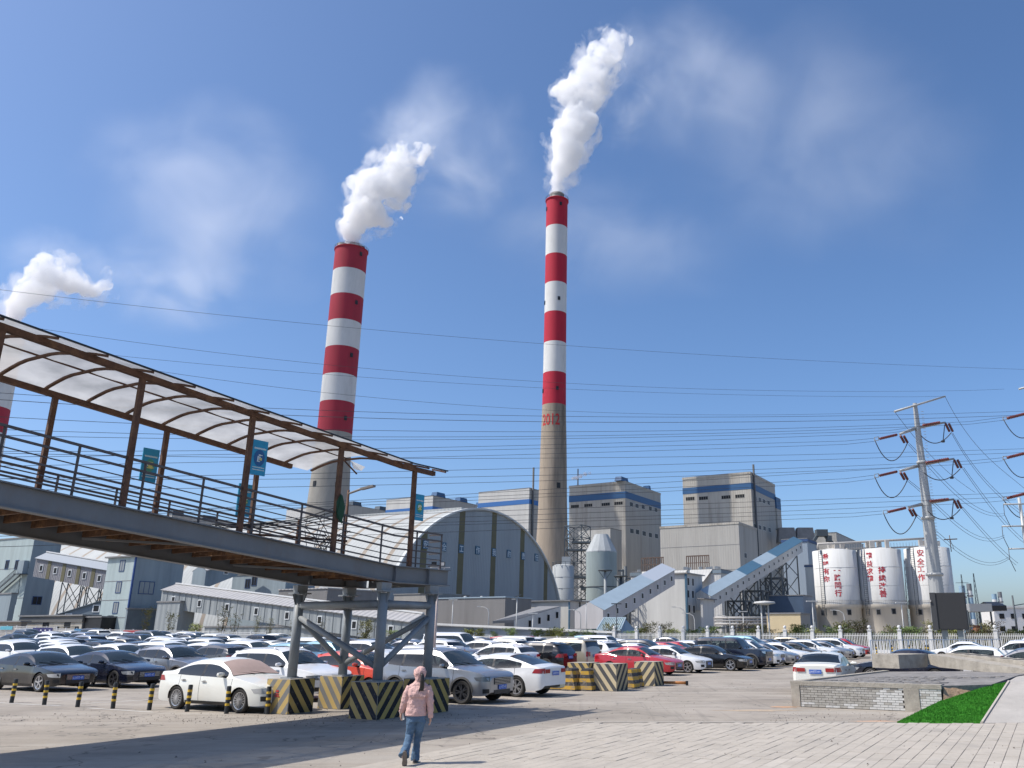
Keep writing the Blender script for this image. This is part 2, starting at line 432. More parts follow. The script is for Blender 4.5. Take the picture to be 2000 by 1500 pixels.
def car_body(t, low=False):
    """returns meshes: body (0 paint, 1 black), windscreen, rear window, side windows"""
    sh = Shape(t); k = sh.k; st = car_stations(sh)
    if low: st = [q for i, q in enumerate(st) if i % 2 == 0 or q in (0, sh.L, k['cowl'], k['rf'])]; st = sorted(set(st + [0, sh.L]))
    secs = [sh.section(d) for d in st]; NP = NL + NG + NT + 1
    grid = {}; V_ = []
    for i, (d, sc) in enumerate(zip(st, secs)):
        for j, (y, z) in enumerate(sc):
            for sg in (1, -1):
                if j == NP - 1 and sg < 0: grid[i, j, -1] = grid[i, j, 1]; continue
                seam = any(abs(abs(d - p) - .008) < .001 for p in k['seams'])
                grid[i, j, sg] = len(V_); V_.append((sh.L / 2 - d, sg * y, z))
    zones = {'body': [], 'wind': [], 'rear': [], 'sideL0': [], 'sideL1': [], 'sideL2': [], 'sideR0': [], 'sideR1': [], 'sideR2': []}
    for i in range(len(st) - 1):
        d0, d1 = st[i], st[i + 1]; dm = (d0 + d1) / 2
        zt, zs = sh.z(dm)
        for j in range(NP - 1):
            for sg in (1, -1):
                q = [grid[i, j, sg], grid[i + 1, j, sg], grid[i + 1, j + 1, sg], grid[i, j + 1, sg]]
                if sg > 0: q = q[::-1]
                q = [a for n_, a in enumerate(q) if a not in q[:n_]]
                if len(q) < 3: continue
                z = 'body'; mi = 0
                if j >= NL + NG:
                    if k['cowl'] + .03 < dm < k['rf'] - .03: z = 'wind'
                    elif k['rr'] + .05 < dm < k['dk'] - .04: z = 'rear'
                elif NL <= j < NL + NG - 1 and k['win'][0] < dm < k['win'][1] and zt - zs > .12:
                    w_ = 0
                    inp = False
                    for p in k['pil']:
                        if abs(dm - p) < .044: inp = True
                        if dm > p: w_ += 1
                    if not inp: z = 'side' + ('L' if sg > 0 else 'R') + str(min(w_, 2))
                    else: mi = 1
                if z == 'body' and j < NL and any(abs(dm - p) < .008 for p in k['seams']) and not low: mi = 1
                zones[z].append((q, mi, j))
    def sub(fs, name, mats, caps=()):
        idx = {}; v = []; f = []; ms = []
        for q, mi, j in list(fs) + list(caps):
            g = []
            for a in q:
                if a not in idx: idx[a] = len(v); v.append(V_[a])
                g.append(idx[a])
            f.append(g); ms.append(mi)
        me = bpy.data.meshes.new(name); me.from_pydata(v, [], f)
        for m in mats: me.materials.append(m)
        me.polygons.foreach_set('material_index', ms); me.polygons.foreach_set('use_smooth', [True] * len(f))
        me.update(); me.set_sharp_from_angle(angle=radians(38)); return me
    caps = []
    for i, rev in ((0, False), (len(st) - 1, True)):
        for j in range(NP - 1):
            q = [grid[i, j, 1], grid[i, j + 1, 1], grid[i, j + 1, -1], grid[i, j, -1]]
            q = [a for n_, a in enumerate(q) if a not in q[:n_]]
            if len(q) >= 3: caps.append((q[::-1] if rev else q, 0, j))
    out = {'body': sub(zones['body'], t + '_body', [PAINT['white'], BLK], caps)}
    out['windscreen'] = sub(zones['wind'], t + '_windscreen', [GLASS2])
    out['rear_window'] = sub(zones['rear'], t + '_rear_window', [GLASS])
    out['sides'] = [sub(zones[z], t + '_' + z, [GLASS]) for z in zones if z.startswith('side') and zones[z]]
    # dark underbody and wheel wells
    b = MB(); zc = .26 + (.05 if t in ('suv', 'crossover', 'offroad') else 0)
    b.box((0, 0, zc + .12), (sh.L - .5, sh.W * .80, .2))
    for a in sh.ax: b.box((sh.L / 2 - a, 0, sh.R + .12), (sh.Ra * 2.0, sh.W * .72, .5))
    out['underbody'] = b.mesh(t + '_underbody', [BLK]); out['sh'] = sh
    return out
def patch(sh, d0, d1, z0, z1, side, off=.006, n=6, m=3, slant0=0., slant1=0., taper=0.):
    """a piece lying on the body side between distances d0,d1 and heights z0,z1"""
    b = MB(); vs = []
    for i in range(n + 1):
        for j in range(m + 1):
            v = j / m; u = i / n
            a0 = d0 + slant0 * (v - .5); a1 = d1 + slant1 * (v - .5); d = a0 + (a1 - a0) * u
            zz = z0 + (z1 - z0) * v; zm = (z0 + z1) / 2; zz = zm + (zz - zm) * (1 - taper * u)
            d = max(.0, min(sh.L, d)); y = sh.side(d, zz) + off
            vs.append((sh.L / 2 - d + (off if d < .05 else 0) - (off if d > sh.L - .05 else 0), side * y, zz))
    fs = [(i * (m + 1) + j, i * (m + 1) + j + 1, (i + 1) * (m + 1) + j + 1, (i + 1) * (m + 1) + j) for i in range(n) for j in range(m)]
    b.add(vs, fs if side < 0 else [f[::-1] for f in fs], 0, True)
    return b
def wheel_meshes(R, spokes, style):
    t = MB(); w = .20
    rr = R * .70
    prof = [(rr, -w / 2 + .02), (R * .90, -w / 2), (R * .985, -w / 2 + .025), (R, -w / 4), (R, w / 4), (R * .985, w / 2 - .025), (R * .90, w / 2), (rr, w / 2 - .02)]
    t.lathe(prof, n=28, axis='y'); tyre = t.mesh('tyre', [RUB], angle=40)
    r = MB()
    r.lathe([(rr + .004, w / 2 - .015), (rr * .93, w / 2 - .02), (rr * .90, w / 2 - .05), (rr * .88, w / 2 - .10)], n=28, axis='y', m=0)
    r.lathe([(rr * .88, w / 2 - .10), (.001, w / 2 - .095)], n=28, axis='y', m=1)
    hub = w / 2 - .03
    for i in range(spokes):
        a = 2 * pi * i / spokes; ca, sa = cos(a), sin(a); W_ = (.050 if spokes < 8 else .022) * R / .33
        for dx in ((-.28, .28) if style == 'y' else ((.0,) if style != 's' else (.18,))):
            tip = a + dx * (.7 if style == 'y' else 1); p0 = Vector((ca * .03, hub, sa * .03)); p1 = Vector((cos(tip) * rr * .90, hub + .004, sin(tip) * rr * .90))
            r.bar(p0, p1, W_ * (.7 if style == 'y' else 1), .02, 0, up=Vector((0, 1, 0)))
    r.tube((0, hub - .02, 0), (0, hub + .02, 0), .055, n=12)
    return tyre, r
CAR = {}
def car_parts(t):
    if t in CAR: return CAR[t]
    c = car_body(t); sh = c['sh']; k = sh.k; L = sh.L; W = sh.W
    z0 = cr(sh.bx, sh.bz, .15)
    c['head'] = [patch(sh, .015, .42 if not sh.boxy else .16, z0 - .17, z0 - .015, s_, taper=.35, slant1=.1).mesh(t + '_headlight', [HEADL]) for s_ in (1, -1)]
    ze = .86 if t in ('sedan', 'fastback') else (1.0 if not sh.boxy else 1.02)
    if t == 'sedan' or t == 'fastback': c['tail'] = [patch(sh, L - .38, L - .012, .80, .94, s_, taper=-.2, slant0=.1).mesh(t + '_taillight', [TAILL]) for s_ in (1, -1)]
    elif sh.boxy: c['tail'] = [patch(sh, L - .10, L - .012, .85, 1.12, s_).mesh(t + '_taillight', [TAILL]) for s_ in (1, -1)]
    else: c['tail'] = [patch(sh, L - .36, L - .012, .88, 1.05, s_, taper=-.2, slant0=.14).mesh(t + '_taillight', [TAILL]) for s_ in (1, -1)]
    # tail faces: reddish lens wrapping onto the flat back
    yb = sh.side(L, ze - .05); c['tailf'] = []
    for s_ in (1, -1):
        b = MB(); b.box((-L / 2 - .004, s_ * (yb - .14), ze - (.0 if not sh.boxy else .04)), (.012, .30 if not sh.boxy else .19, .13 if not sh.boxy else .24))
        c['tailf'].append(b.mesh(t + '_rear_reflector', [TAILL]))
    zf = z0; yf = sh.side(0, .5)
    b = MB(); gh = .20 if not sh.boxy else .26
    b.box((L / 2 + .004, 0, zf - .06 - gh / 2), (.022, yf * 1.5, gh), 0)
    for q in range(4): b.box((L / 2 + .018, 0, zf - .09 - q * gh / 4.4), (.012, yf * 1.42, .012), 1)
    c['grille'] = b.mesh(t + '_grille', [BLK, CHROME])
    b = MB(); b.box((L / 2 + .002, 0, .36), (.03, yf * 1.45, .12), 0)
    for s_ in (1, -1): b.add(*(lambda p: (p.v, p.f))(patch(sh, .02, .16, .33, .46, s_, off=.004)), 0)
    c['intake'] = b.mesh(t + '_lower_intake', [BLK])
    b = MB(); b.box((L / 2 + .022, 0, .50 if not sh.boxy else .55), (.014, .44, .14), 0)
    rr_ = random.Random(5)
    def chars(b, x, z, sgn):
        for i in range(7):
            yy = -.17 + i * .054 + (.02 if i > 1 else 0)
            b.box((x, yy * sgn, z), (.004, .007, .08), 1); b.box((x, (yy + .018) * sgn, z + rr_.choice((-.035, 0, .035))), (.004, .03, .010), 1)
            if rr_.random() < .6: b.box((x, (yy + .032) * sgn, z), (.004, .007, .06), 1)
    chars(b, L / 2 + .030, .50 if not sh.boxy else .55, -1)
    c['plate'] = b.mesh(t + '_number_plate', [PLATE, PLATEW])
    zpr = {'sedan': .80, 'fastback': .78}.get(t, .88)
    b = MB(); b.box((-L / 2 - .012, 0, zpr), (.014, .44, .14), 0); chars(b, -L / 2 - .020, zpr, 1)
    c['rplate'] = b.mesh(t + '_rear_number_plate', [PLATE, PLATEW])
    c['mirror'] = []; c['handle'] = []
    zb = cr(sh.bx, sh.bz, k['win'][0] + .1)
    for s_ in (1, -1):
        b = MB(); x = L / 2 - k['win'][0] - .12; y = sh.side(k['win'][0] + .1, zb - .02)
        b.lathe([(.001, -.045), (.06, -.04), (.078, 0), (.06, .05), (.001, .062)], n=10, axis='y')
        b.v = [(v[0] * .75, v[1] * 2.3, v[2] * .85) for v in b.v]
        b.v = [(v[0] + x, v[1] + s_ * (y + .12), v[2] + zb + .09) for v in b.v]
        n0 = len(b.f); b.box((x, s_ * (y + .02), zb + .03), (.05, .16, .03), 1)
        c['mirror'].append(b.mesh(t + '_mirror', [PAINT['white'], BLK], angle=60))
    hs = [p - .28 for p in k['seams'][1:]]
    for d in hs:
        for s_ in (1, -1):
            z = cr(sh.bx, sh.bz, d) - .14; y = sh.side(d, z); b = MB()
            b.box((L / 2 - d - .08, s_ * (y + .022), z), (.18, .022, .026), 0); b.box((L / 2 - d - .08, s_ * (y + .008), z), (.10, .022, .05), 1)
            c['handle'].append(b.mesh(t + '_door_handle', [CHROME, BLK]))
    # chrome or dark strip under the side windows, door sills
    c['sill'] = []
    for s_ in (1, -1):
        b = patch(sh, sh.ax[0] + sh.Ra + .03, sh.ax[1] - sh.Ra - .03, sh.bottom(2.2) - .02, sh.bottom(2.2) + (.07 if t not in ('suv', 'crossover', 'offroad') else .13), s_, off=.008)
        c['sill'].append(b.mesh(t + '_sill', [BLK]))
    c['arch'] = []
    if t in ('suv', 'crossover', 'offroad'):
        for a in sh.ax:
            for s_ in (1, -1):
                b = MB(); n = 14; vs = []; Rw = sh.Ra + (.075 if t == 'offroad' else .05)
                for i in range(n + 1):
                    an = pi * i / n
                    for q, R_ in ((0, sh.Ra - .012), (1, Rw)):
                        d = a + R_ * cos(an); zz = sh.R + R_ * sin(an) * (1 if an else 1); zz = max(zz, sh.R - .02)
                        vs.append((L / 2 - d, s_ * (sh.side(max(0, min(L, d)), zz) + .014), zz))
                    vs.append((L / 2 - (a + (sh.Ra - .012) * cos(an)), s_ * (sh.W / 2 * .86), sh.R + (sh.Ra - .012) * sin(an)))
                fs = []
                for i in range(n): fs += [(3 * i, 3 * i + 1, 3 * i + 4, 3 * i + 3), (3 * i, 3 * i + 3, 3 * i + 5, 3 * i + 2)]
                b.add(vs, fs, 0, True); c['arch'].append(b.mesh(t + '_arch', [GREYP], angle=50))
    b = MB()
    if t in ('suv', 'crossover', 'minivan'):
        for s_ in (1, -1):
            pts = []
            for q in range(9):
                d = k['rf'] + .15 + (k['rr'] - k['rf'] - .3) * q / 8; sc = sh.section(d); y, z = sc[NL + NG]
                pts.append((L / 2 - d, s_ * (y - .03), z + (.05 if 0 < q < 8 else .012)))
            b.path(pts, .016, n=6)
        c['rails'] = b.mesh(t + '_roof_rail', [CHROME])
    else: c['rails'] = None
    b = MB(); zt = sh.z(k['rr'] - .1)[0]
    b.prism([(L / 2 - k['rr'] + .1, -.012, zt - .01), (L / 2 - k['rr'] + .22, -.012, zt - .01), (L / 2 - k['rr'] + .10, -.012, zt + .06)], (0, .024, 0))
    c['fin'] = b.mesh(t + '_antenna', [BLK])
    if not (t in ('sedan', 'fastback')):       # spoiler above the rear window
        b = MB(); d = k['rr']; zt = sh.z(d)[0]; sc = sh.section(d); y = sc[NL + NG][0]
        b.prism([(L / 2 - d + .1, -y, zt - .012), (L / 2 - d - .10, -y * .96, zt - .035), (L / 2 - d - .10, -y * .96, zt - .075), (L / 2 - d + .02, -y, zt - .075)], (0, 2 * y, 0))
        c['spoiler'] = b.mesh(t + '_spoiler', [PAINT['white']])
    else: c['spoiler'] = None
    # dashboard-dark wiper strip at the foot of the windscreen
    b = MB(); d = k['cowl'] + .02; zt = sh.z(d)[0]; yy = sh.section(d)[NL + 1][0] * .9
    for s_, o_ in ((-.1, .0), (.42, .02)): b.bar((L / 2 - d + .02, s_ * yy, zt + .012), (L / 2 - d - .16, (s_ - .75) * yy, zt + .075 + o_), .016, .012)
    c['wiper'] = b.mesh(t + '_wiper', [BLK])
    b = MB(); zs_ = cr(sh.bx, sh.bz, 2.0)
    b.box((L / 2 - k['cowl'] - .32, 0, zs_ - .10), (.55, W * .80, .22)); c['dash'] = b.mesh(t + '_dashboard', [DASH])
    b = MB(); b.box((0, 0, .30), (.5, .50, .16)); b.box((-.24, 0, .62), (.16, .48, .62), top=.8); b.box((-.27, 0, 1.0), (.10, .24, .16), top=.8)
    b.v = [(x, y, z * (zs_ / .95)) for x, y, z in b.v]; c['seat'] = b.mesh(t + '_seat', [SEAT]); c['seatx'] = [L / 2 - k['cowl'] - 1.18, L / 2 - k['cowl'] - 2.08]
    b = MB(); b.box((L / 2 - (k['cowl'] + k['rr']) / 2, 0, zs_ * .52), (k['rr'] - k['cowl'] - .1, W * .84, .04)); c['floor'] = b.mesh(t + '_cabin_floor', [BLK])
    b = MB(); n = 20; b.path([(0 + .03 * 0, .17 * cos(2 * pi * i / n), .17 * sin(2 * pi * i / n)) for i in range(n + 1)], .014, 5); c['wheel'] = b.mesh(t + '_steering_wheel', [BLK])
    sty = {'sedan': (10, 'x'), 'fastback': (5, 'y'), 'suv': (5, 'y'), 'crossover': (5, 's'), 'hatch': (7, 'x'), 'offroad': (6, 'x'), 'minivan': (8, 'x'), 'van': (6, 'x')}[t]
    c['wheels'] = {}
    for st_, sp in (('a', sty), ('b', (16, 'x')), ('c', (5, 's'))):
        ty, r = wheel_meshes(sh.R, *sp); c['wheels'][st_] = (ty, r.mesh('rim', [ALLOY, BLK], angle=40), r.mesh('rim_dark', [ALLOYD, BLK], angle=40))
    # simple version for the far rows: the whole shell as few meshes
    CAR[t] = c
    return c
def set_paint(o, p):
    s_ = o.material_slots[0]; s_.link = 'OBJECT'; s_.material = p
def make_car(t, color, loc, heading, label, group, cat='car', wheel='a', dark=False, full=True, roofcol=None, headd=False, name=None):
    c = car_parts(t); sh = c['sh']; p = PAINT[color]
    nm = {'sedan': 'parked_sedan', 'fastback': 'parked_sedan', 'suv': 'parked_suv', 'crossover': 'parked_crossover', 'hatch': 'parked_hatchback', 'offroad': 'parked_offroader', 'minivan': 'parked_minivan', 'van': 'parked_van'}[t]
    r = empty(name or nm, loc, label, cat, group, heading)
    def a(n, me, par=r, pt=False, loc=(0, 0, 0), rot=(0, 0, 0)):
        if me is None or len(me.vertices) == 0: return None
        o = put(n, me, par, loc, rot)
        if pt: set_paint(o, p)
        return o
    bd = a('body', c['body'], pt=True)
    gl = [(a('windscreen', c['windscreen']), GLASS_W), (a('rear_window', c['rear_window']), GLASS_N)] + [(a('side_window', m), GLASS_N) for m in c['sides']]
    if full and loc[1] < 66:
        for o, g in gl: s_ = o.material_slots[0]; s_.link = 'OBJECT'; s_.material = g
        a('dashboard', c['dash']); a('cabin_floor', c['floor']); a('steering_wheel', c['wheel'], loc=(c['seatx'][0] + .62, sh.W * .21, cr(sh.bx, sh.bz, 2.0) + .02), rot=(0, radians(-25), 0))
        for sx in c['seatx']:
            for s_ in (1, -1):
                o = a('seat', c['seat'], loc=(sx, s_ * sh.W * .21, .10))
                if color in ('red', 'champagne', 'brown', 'white') and int(loc[0] * 7) % 2: q_ = o.material_slots[0]; q_.link = 'OBJECT'; q_.material = SEATL
    for m in c['tail']: a('taillight', m)
    for m in c['head']:
        o = a('headlight', m)
        if headd: s_ = o.material_slots[0]; s_.link = 'OBJECT'; s_.material = HEADLD
    a('underbody', c['underbody'])
    ty, rim, rimd = c['wheels'][wheel]
    for ax in sh.ax:
        for s_ in (1, -1):
            q = (sh.L / 2 - ax, s_ * (sh.W / 2 - .105), sh.R); rot = (0, 0, 0 if s_ > 0 else pi)
            wl = a('wheel', ty, loc=q, rot=rot)
            if full or True: a('rim', rimd if dark else rim, wl)
    a('grille', c['grille'])
    if c['spoiler']: a('spoiler', c['spoiler'], pt=True)
    a('number_plate', c['plate']); a('number_plate', c['rplate'])
    for m in c['mirror']: a('mirror', m, pt=True)
    if full:
        for m in c['handle']: a('door_handle', m)
        for m in c['sill']: a('sill', m)
        for m in c['arch']: a('wheel_arch_trim', m)
        for m in c['tailf']: a('rear_reflector', m)
        a('lower_intake', c['intake']); a('wiper', c['wiper']); a('antenna', c['fin'])
        if c['rails']: a('roof_rail', c['rails'])
    return r
# ------------------------------------------------------------------ ground
def ground_material():
    m = bpy.data.materials.new('worn_concrete_yard'); m.use_nodes = True; t = m.node_tree; N = t.nodes; L = t.links; b = N['Principled BSDF']
    b.inputs['Roughness'].default_value = 0.88; b.inputs['Specular IOR Level'].default_value = 0.3
    g = N.new('ShaderNodeNewGeometry')
    def mp(sc, rot=0, loc=(0, 0, 0)):
        q = N.new('ShaderNodeMapping'); q.inputs['Scale'].default_value = sc; q.inputs['Rotation'].default_value = (0, 0, rot); q.inputs['Location'].default_value = loc
        L.new(g.outputs['Position'], q.inputs[0]); return q.outputs[0]
    def nz(v, d=6, r=.6):
        q = N.new('ShaderNodeTexNoise'); q.inputs['Scale'].default_value = 1; q.inputs['Detail'].default_value = d; q.inputs['Roughness'].default_value = r
        L.new(v, q.inputs['Vector']); return q.outputs['Fac']
    def ramp(f, stops):
        q = N.new('ShaderNodeValToRGB'); e = q.color_ramp.elements
        while len(e) < len(stops): e.new(0.5)
        for el, (p, c) in zip(e, stops): el.position = p; el.color = (*c, 1)
        L.new(f, q.inputs[0]); return q.outputs[0]
    def mix(f, a, c, mode='MIX'):
        q = N.new('ShaderNodeMix'); q.data_type = 'RGBA'; q.blend_type = mode
        if isinstance(f, float): q.inputs['Factor'].default_value = f
        else: L.new(f, q.inputs['Factor'])
        for i, v in ((6, a), (7, c)):
            if isinstance(v, tuple): q.inputs[i].default_value = (*v, 1)
            else: L.new(v, q.inputs[i])
        return q.outputs[2]
    def rng(f, a, c, lo=0, hi=1):
        q = N.new('ShaderNodeMapRange'); q.inputs['From Min'].default_value = a; q.inputs['From Max'].default_value = c
        q.inputs['To Min'].default_value = lo; q.inputs['To Max'].default_value = hi; L.new(f, q.inputs['Value']); return q.outputs[0]
    base = ramp(nz(mp((.22, .22, .22)), 8, .62), [(.3, (.235, .205, .170)), (.48, (.31, .275, .230)), (.62, (.365, .325, .275)), (.75, (.28, .25, .215))])
    base = mix(rng(nz(mp((.5, 1.6, 1), radians(-62)), 7, .7), .5, .68, 0, .55), base, (.17, .155, .14))
    base = mix(rng(nz(mp((3.5, 3.5, 3.5)), 5, .7), .58, .75, 0, .35), base, (.40, .375, .335))
    base = mix(rng(nz(mp((.12, .4, 1), radians(-50), (3, 8, 0)), 4, .6), .55, .7, 0, .5), base, (.41, .38, .335))
    # tyre marks, oil drips and stains
    base = mix(rng(nz(mp((.9, .9, .9), 0, (11, 4, 0)), 3, .55), .66, .70, 0, .5), base, (.105, .095, .085))
    base = mix(rng(nz(mp((3.2, .10, 1), radians(28)), 4, .55), .60, .67, 0, .22), base, (.13, .12, .11))
    base = mix(rng(nz(mp((.05, 1.3, 1), radians(8)), 5, .6), .55, .66, 0, .35), base, (.43, .395, .345))
    base = mix(rng(nz(mp((.10, 5.0, 1), radians(-33)), 3, .5), .60, .68, 0, .28), base, (.12, .11, .10))
    # cracks between cast slabs, broken by noise
    vo = N.new('ShaderNodeTexVoronoi'); vo.feature = 'DISTANCE_TO_EDGE'; vo.inputs['Scale'].default_value = 1
    q = N.new('ShaderNodeVectorMath'); q.operation = 'ADD'
    n3 = N.new('ShaderNodeTexNoise'); n3.inputs['Scale'].default_value = 1.3; n3.inputs['Detail'].default_value = 4; L.new(g.outputs['Position'], n3.inputs['Vector'])
    L.new(mp((.16, .22, .16), radians(25)), q.inputs[0])
    sc_ = N.new('ShaderNodeVectorMath'); sc_.operation = 'SCALE'; sc_.inputs['Scale'].default_value = .22; L.new(n3.outputs['Color'], sc_.inputs[0]); L.new(sc_.outputs[0], q.inputs[1])
    L.new(q.outputs[0], vo.inputs['Vector'])
    cr_ = rng(vo.outputs['Distance'], .0, .006, .75, 0)
    base = mix(cr_, base, (.09, .08, .07))
    L.new(base, b.inputs['Base Color'])
    bp = N.new('ShaderNodeBump'); bp.inputs['Strength'].default_value = .7; bp.inputs['Distance'].default_value = .02
    L.new(nz(mp((9, 9, 9)), 8, .8), bp.inputs['Height']); L.new(bp.outputs[0], b.inputs['Normal'])
    return m
GROUND = ground_material()
def build_ground():
    b = MB()
    xs = [-9000, -3000, -900, -400, -250, -200] + [-180 + 6 * i for i in range(46)] + [110, 160, 300, 900, 3000, 9000]
    ys = [-200, -40, 0, 8, 12, 16, 20, 24, 28, 32, 38, 44, 50] + [56 + 6 * i for i in range(24)] + [220, 300, 420, 700, 2000, 5000, 12000]
    vs = [(x, y, ground_z(x, min(y, 200)) * (1 if y < 400 else max(0, 1 - (y - 400) / 1500)) * (1 if x > -250 else 0)) for y in ys for x in xs]
    n = len(xs)
    b.add(vs, [(j * n + i, j * n + i + 1, (j + 1) * n + i + 1, (j + 1) * n + i) for j in range(len(ys) - 1) for i in range(n - 1)], 0, True)
    tag(b.build('ground', GROUND), kind='structure', label='worn pale concrete yard and car park ground')
build_ground()
# ------------------------------------------------------------------ painted bay lines on the left
LINE = mat('worn_white_line_paint', (.52, .50, .46), rough=.85, var=.3, scale=3, dirt=(.30, .275, .24), dirt_amt=.9, dscale=2.5)
def flat_line(p, q, w=.10, z=.004):
    b = MB(); p = Vector(p); q = Vector(q); d = (q - p).normalized(); s_ = Vector((-d.y, d.x, 0)) * w / 2
    b.quad(p - s_, q - s_, q + s_, p + s_)
    b.v = [(x, y, z + ground_z(x, y)) for x, y, _ in b.v]
    return b
for pts in (((-30, 1371), (118, 1379)), ((172, 1383), (298, 1391)), ((150, 1375), (372, 1362)), ((880, 1378), (1000, 1374))):
    tag(flat_line(G(*pts[0]), G(*pts[1])).build('bay_line', LINE), kind='structure', label='worn white painted bay line on the yard')
# ------------------------------------------------------------------ paved strip in the foreground
PAVE = mat('grey_concrete_paver', (.415, .375, .32), rough=.9, spec=.25, var=.10, scale=1.2, dirt=(.27, .25, .225), dirt_amt=.55, dscale=.7, bump=.5, bscale=30)
PAVE2 = mat('pale_concrete_paver', (.445, .405, .35), rough=.9, spec=.25, var=.12, scale=1.1, dirt=(.30, .28, .25), dirt_amt=.5, dscale=.8, bump=.5, bscale=30)
JOINT = mat('sand_in_paver_joints', (.22, .20, .175), rough=.95, var=.3, scale=2, dirt=(.33, .30, .26), dirt_amt=.9, dscale=1.2)
def build_paving():
    yb = 22.35
    b = MB(); zb = .004
    b.quad((4.0, 6, zb), (40, 6, zb), (40, yb, zb), (4.0, yb, zb)); root = b.build('paving', PAVE)
    tag(root, kind='structure', label='grey block paved strip in the foreground')
    e = MB(); e.box((5.9, yb + .06, .008), (12.4, .10, .016)); e.build('kerb_edge', PAVE2, root, off=(0, 0, 0))
    cells = []; wu, lv = .24, .48
    for i in range(-60, 90):
        for j in range(10, 90):
            a = i * wu; c = j * lv + (i % 2) * lv / 2
            p = U * a + V * c
            if -.1 - .53 * (22.4 - p.y) < p.x < 13.5 and 13.2 < p.y < yb - .26 and proj(p)[0] < 2080 and proj(p)[1] < 1560: cells.append((p.y, p, i, j))
    cells.sort(key=lambda q: q[0]); r = random.Random(3)
    def slab(b, p):
        dz = r.uniform(.016, .026)
        b.box((p.x, p.y, dz / 2 + .001), (wu - .009, lv - .009, dz * .6), 0, (U, V, Z), top=.985); b.box((p.x, p.y, .0056), (wu, lv, .002), 1, (U, V, Z))
    ms = []
    for k in range(8):
        b = MB(); b.box((0, 0, .009), (wu - .009, lv - .009, .009 + .0012 * k), 0, (U, V, Z), top=.985); b.box((0, 0, .0056), (wu, lv, .002), 1, (U, V, Z)); ms.append(b.mesh('paver_%d' % k, [PAVE if k % 2 else PAVE2, JOINT]))
    JL = mat('light_sand_joint', (.30, .275, .24), rough=.95); JLL = mat('dusty_joint', (.38, .35, .31), rough=.95); ms2 = []
    for k in range(4):
        b = MB(); b.box((0, 0, .009), (wu - .007, lv - .007, .009 + .0006 * k), 0, (U, V, Z), top=.99); b.box((0, 0, .0056), (wu, lv, .002), 1, (U, V, Z)); ms2.append(b.mesh('paver_b%d' % k, [PAVE if k % 2 else PAVE2, JL]))
    b = MB(); b.box((0, 0, .009), (wu - .004, lv - .004, .009), 0, (U, V, Z), top=.99); b.box((0, 0, .0056), (wu, lv, .002), 1, (U, V, Z)); ms3 = b.mesh('paver_c', [PAVE, JLL])
    for n_, (q, p, i, j) in enumerate(cells):
        if n_ < 300: put('paver', (ms[r.randrange(8)] if p.x > 5.5 + r.uniform(-1, 1) else (ms2[r.randrange(4)] if p.x > 2.6 + r.uniform(-1, 1) else ms3)), root, (p.x, p.y, 0))
    b = MB(); rest = cells[300:]; cells = cells[:300]
    for q, p, i, j in rest:
        if p.x > 4.2: slab(b, p)
    far_ = MB()
    for q, p, i, j in rest:
        if p.x <= 4.2: slab(far_, p)
    if far_.v: tag(far_.build('dusty_paver_field', [PAVE, JL], root, off=(0, 0, 0)), kind='stuff')
    if b.v: tag(b.build('paver_field', [PAVE, JOINT], root, off=(0, 0, 0)), kind='stuff')
build_paving()
def sand_patch(px, py, rx, ry, col, name, lab):
    c = G(px, py); r = random.Random(int(px)); b = MB(); n = 26
    b.add([(c.x + cos(2 * pi * i / n) * rx * r.uniform(.5, 1.1), c.y + sin(2 * pi * i / n) * ry * r.uniform(.5, 1.1), .0045) for i in range(n)], [tuple(range(n))]); tag(b.build(name, mat(name + str(int(px)), col, rough=.95, var=.2, scale=6, dirt=(.34, .30, .25), dirt_amt=.9, dscale=5)), kind='stuff', label=lab)
sand_patch(1530, 1381, .55, .22, (.50, .27, .14), 'sand_patch', 'orange sand spilled at the corner of the brick wall')
sand_patch(1712, 1409, .75, .14, (.50, .27, .15), 'sand_patch', 'orange sand on the lane edge below the brick wall')
sand_patch(1480, 1388, 1.3, .3, (.40, .31, .22), 'sand_patch', 'thin brown sand film left of the brick wall')

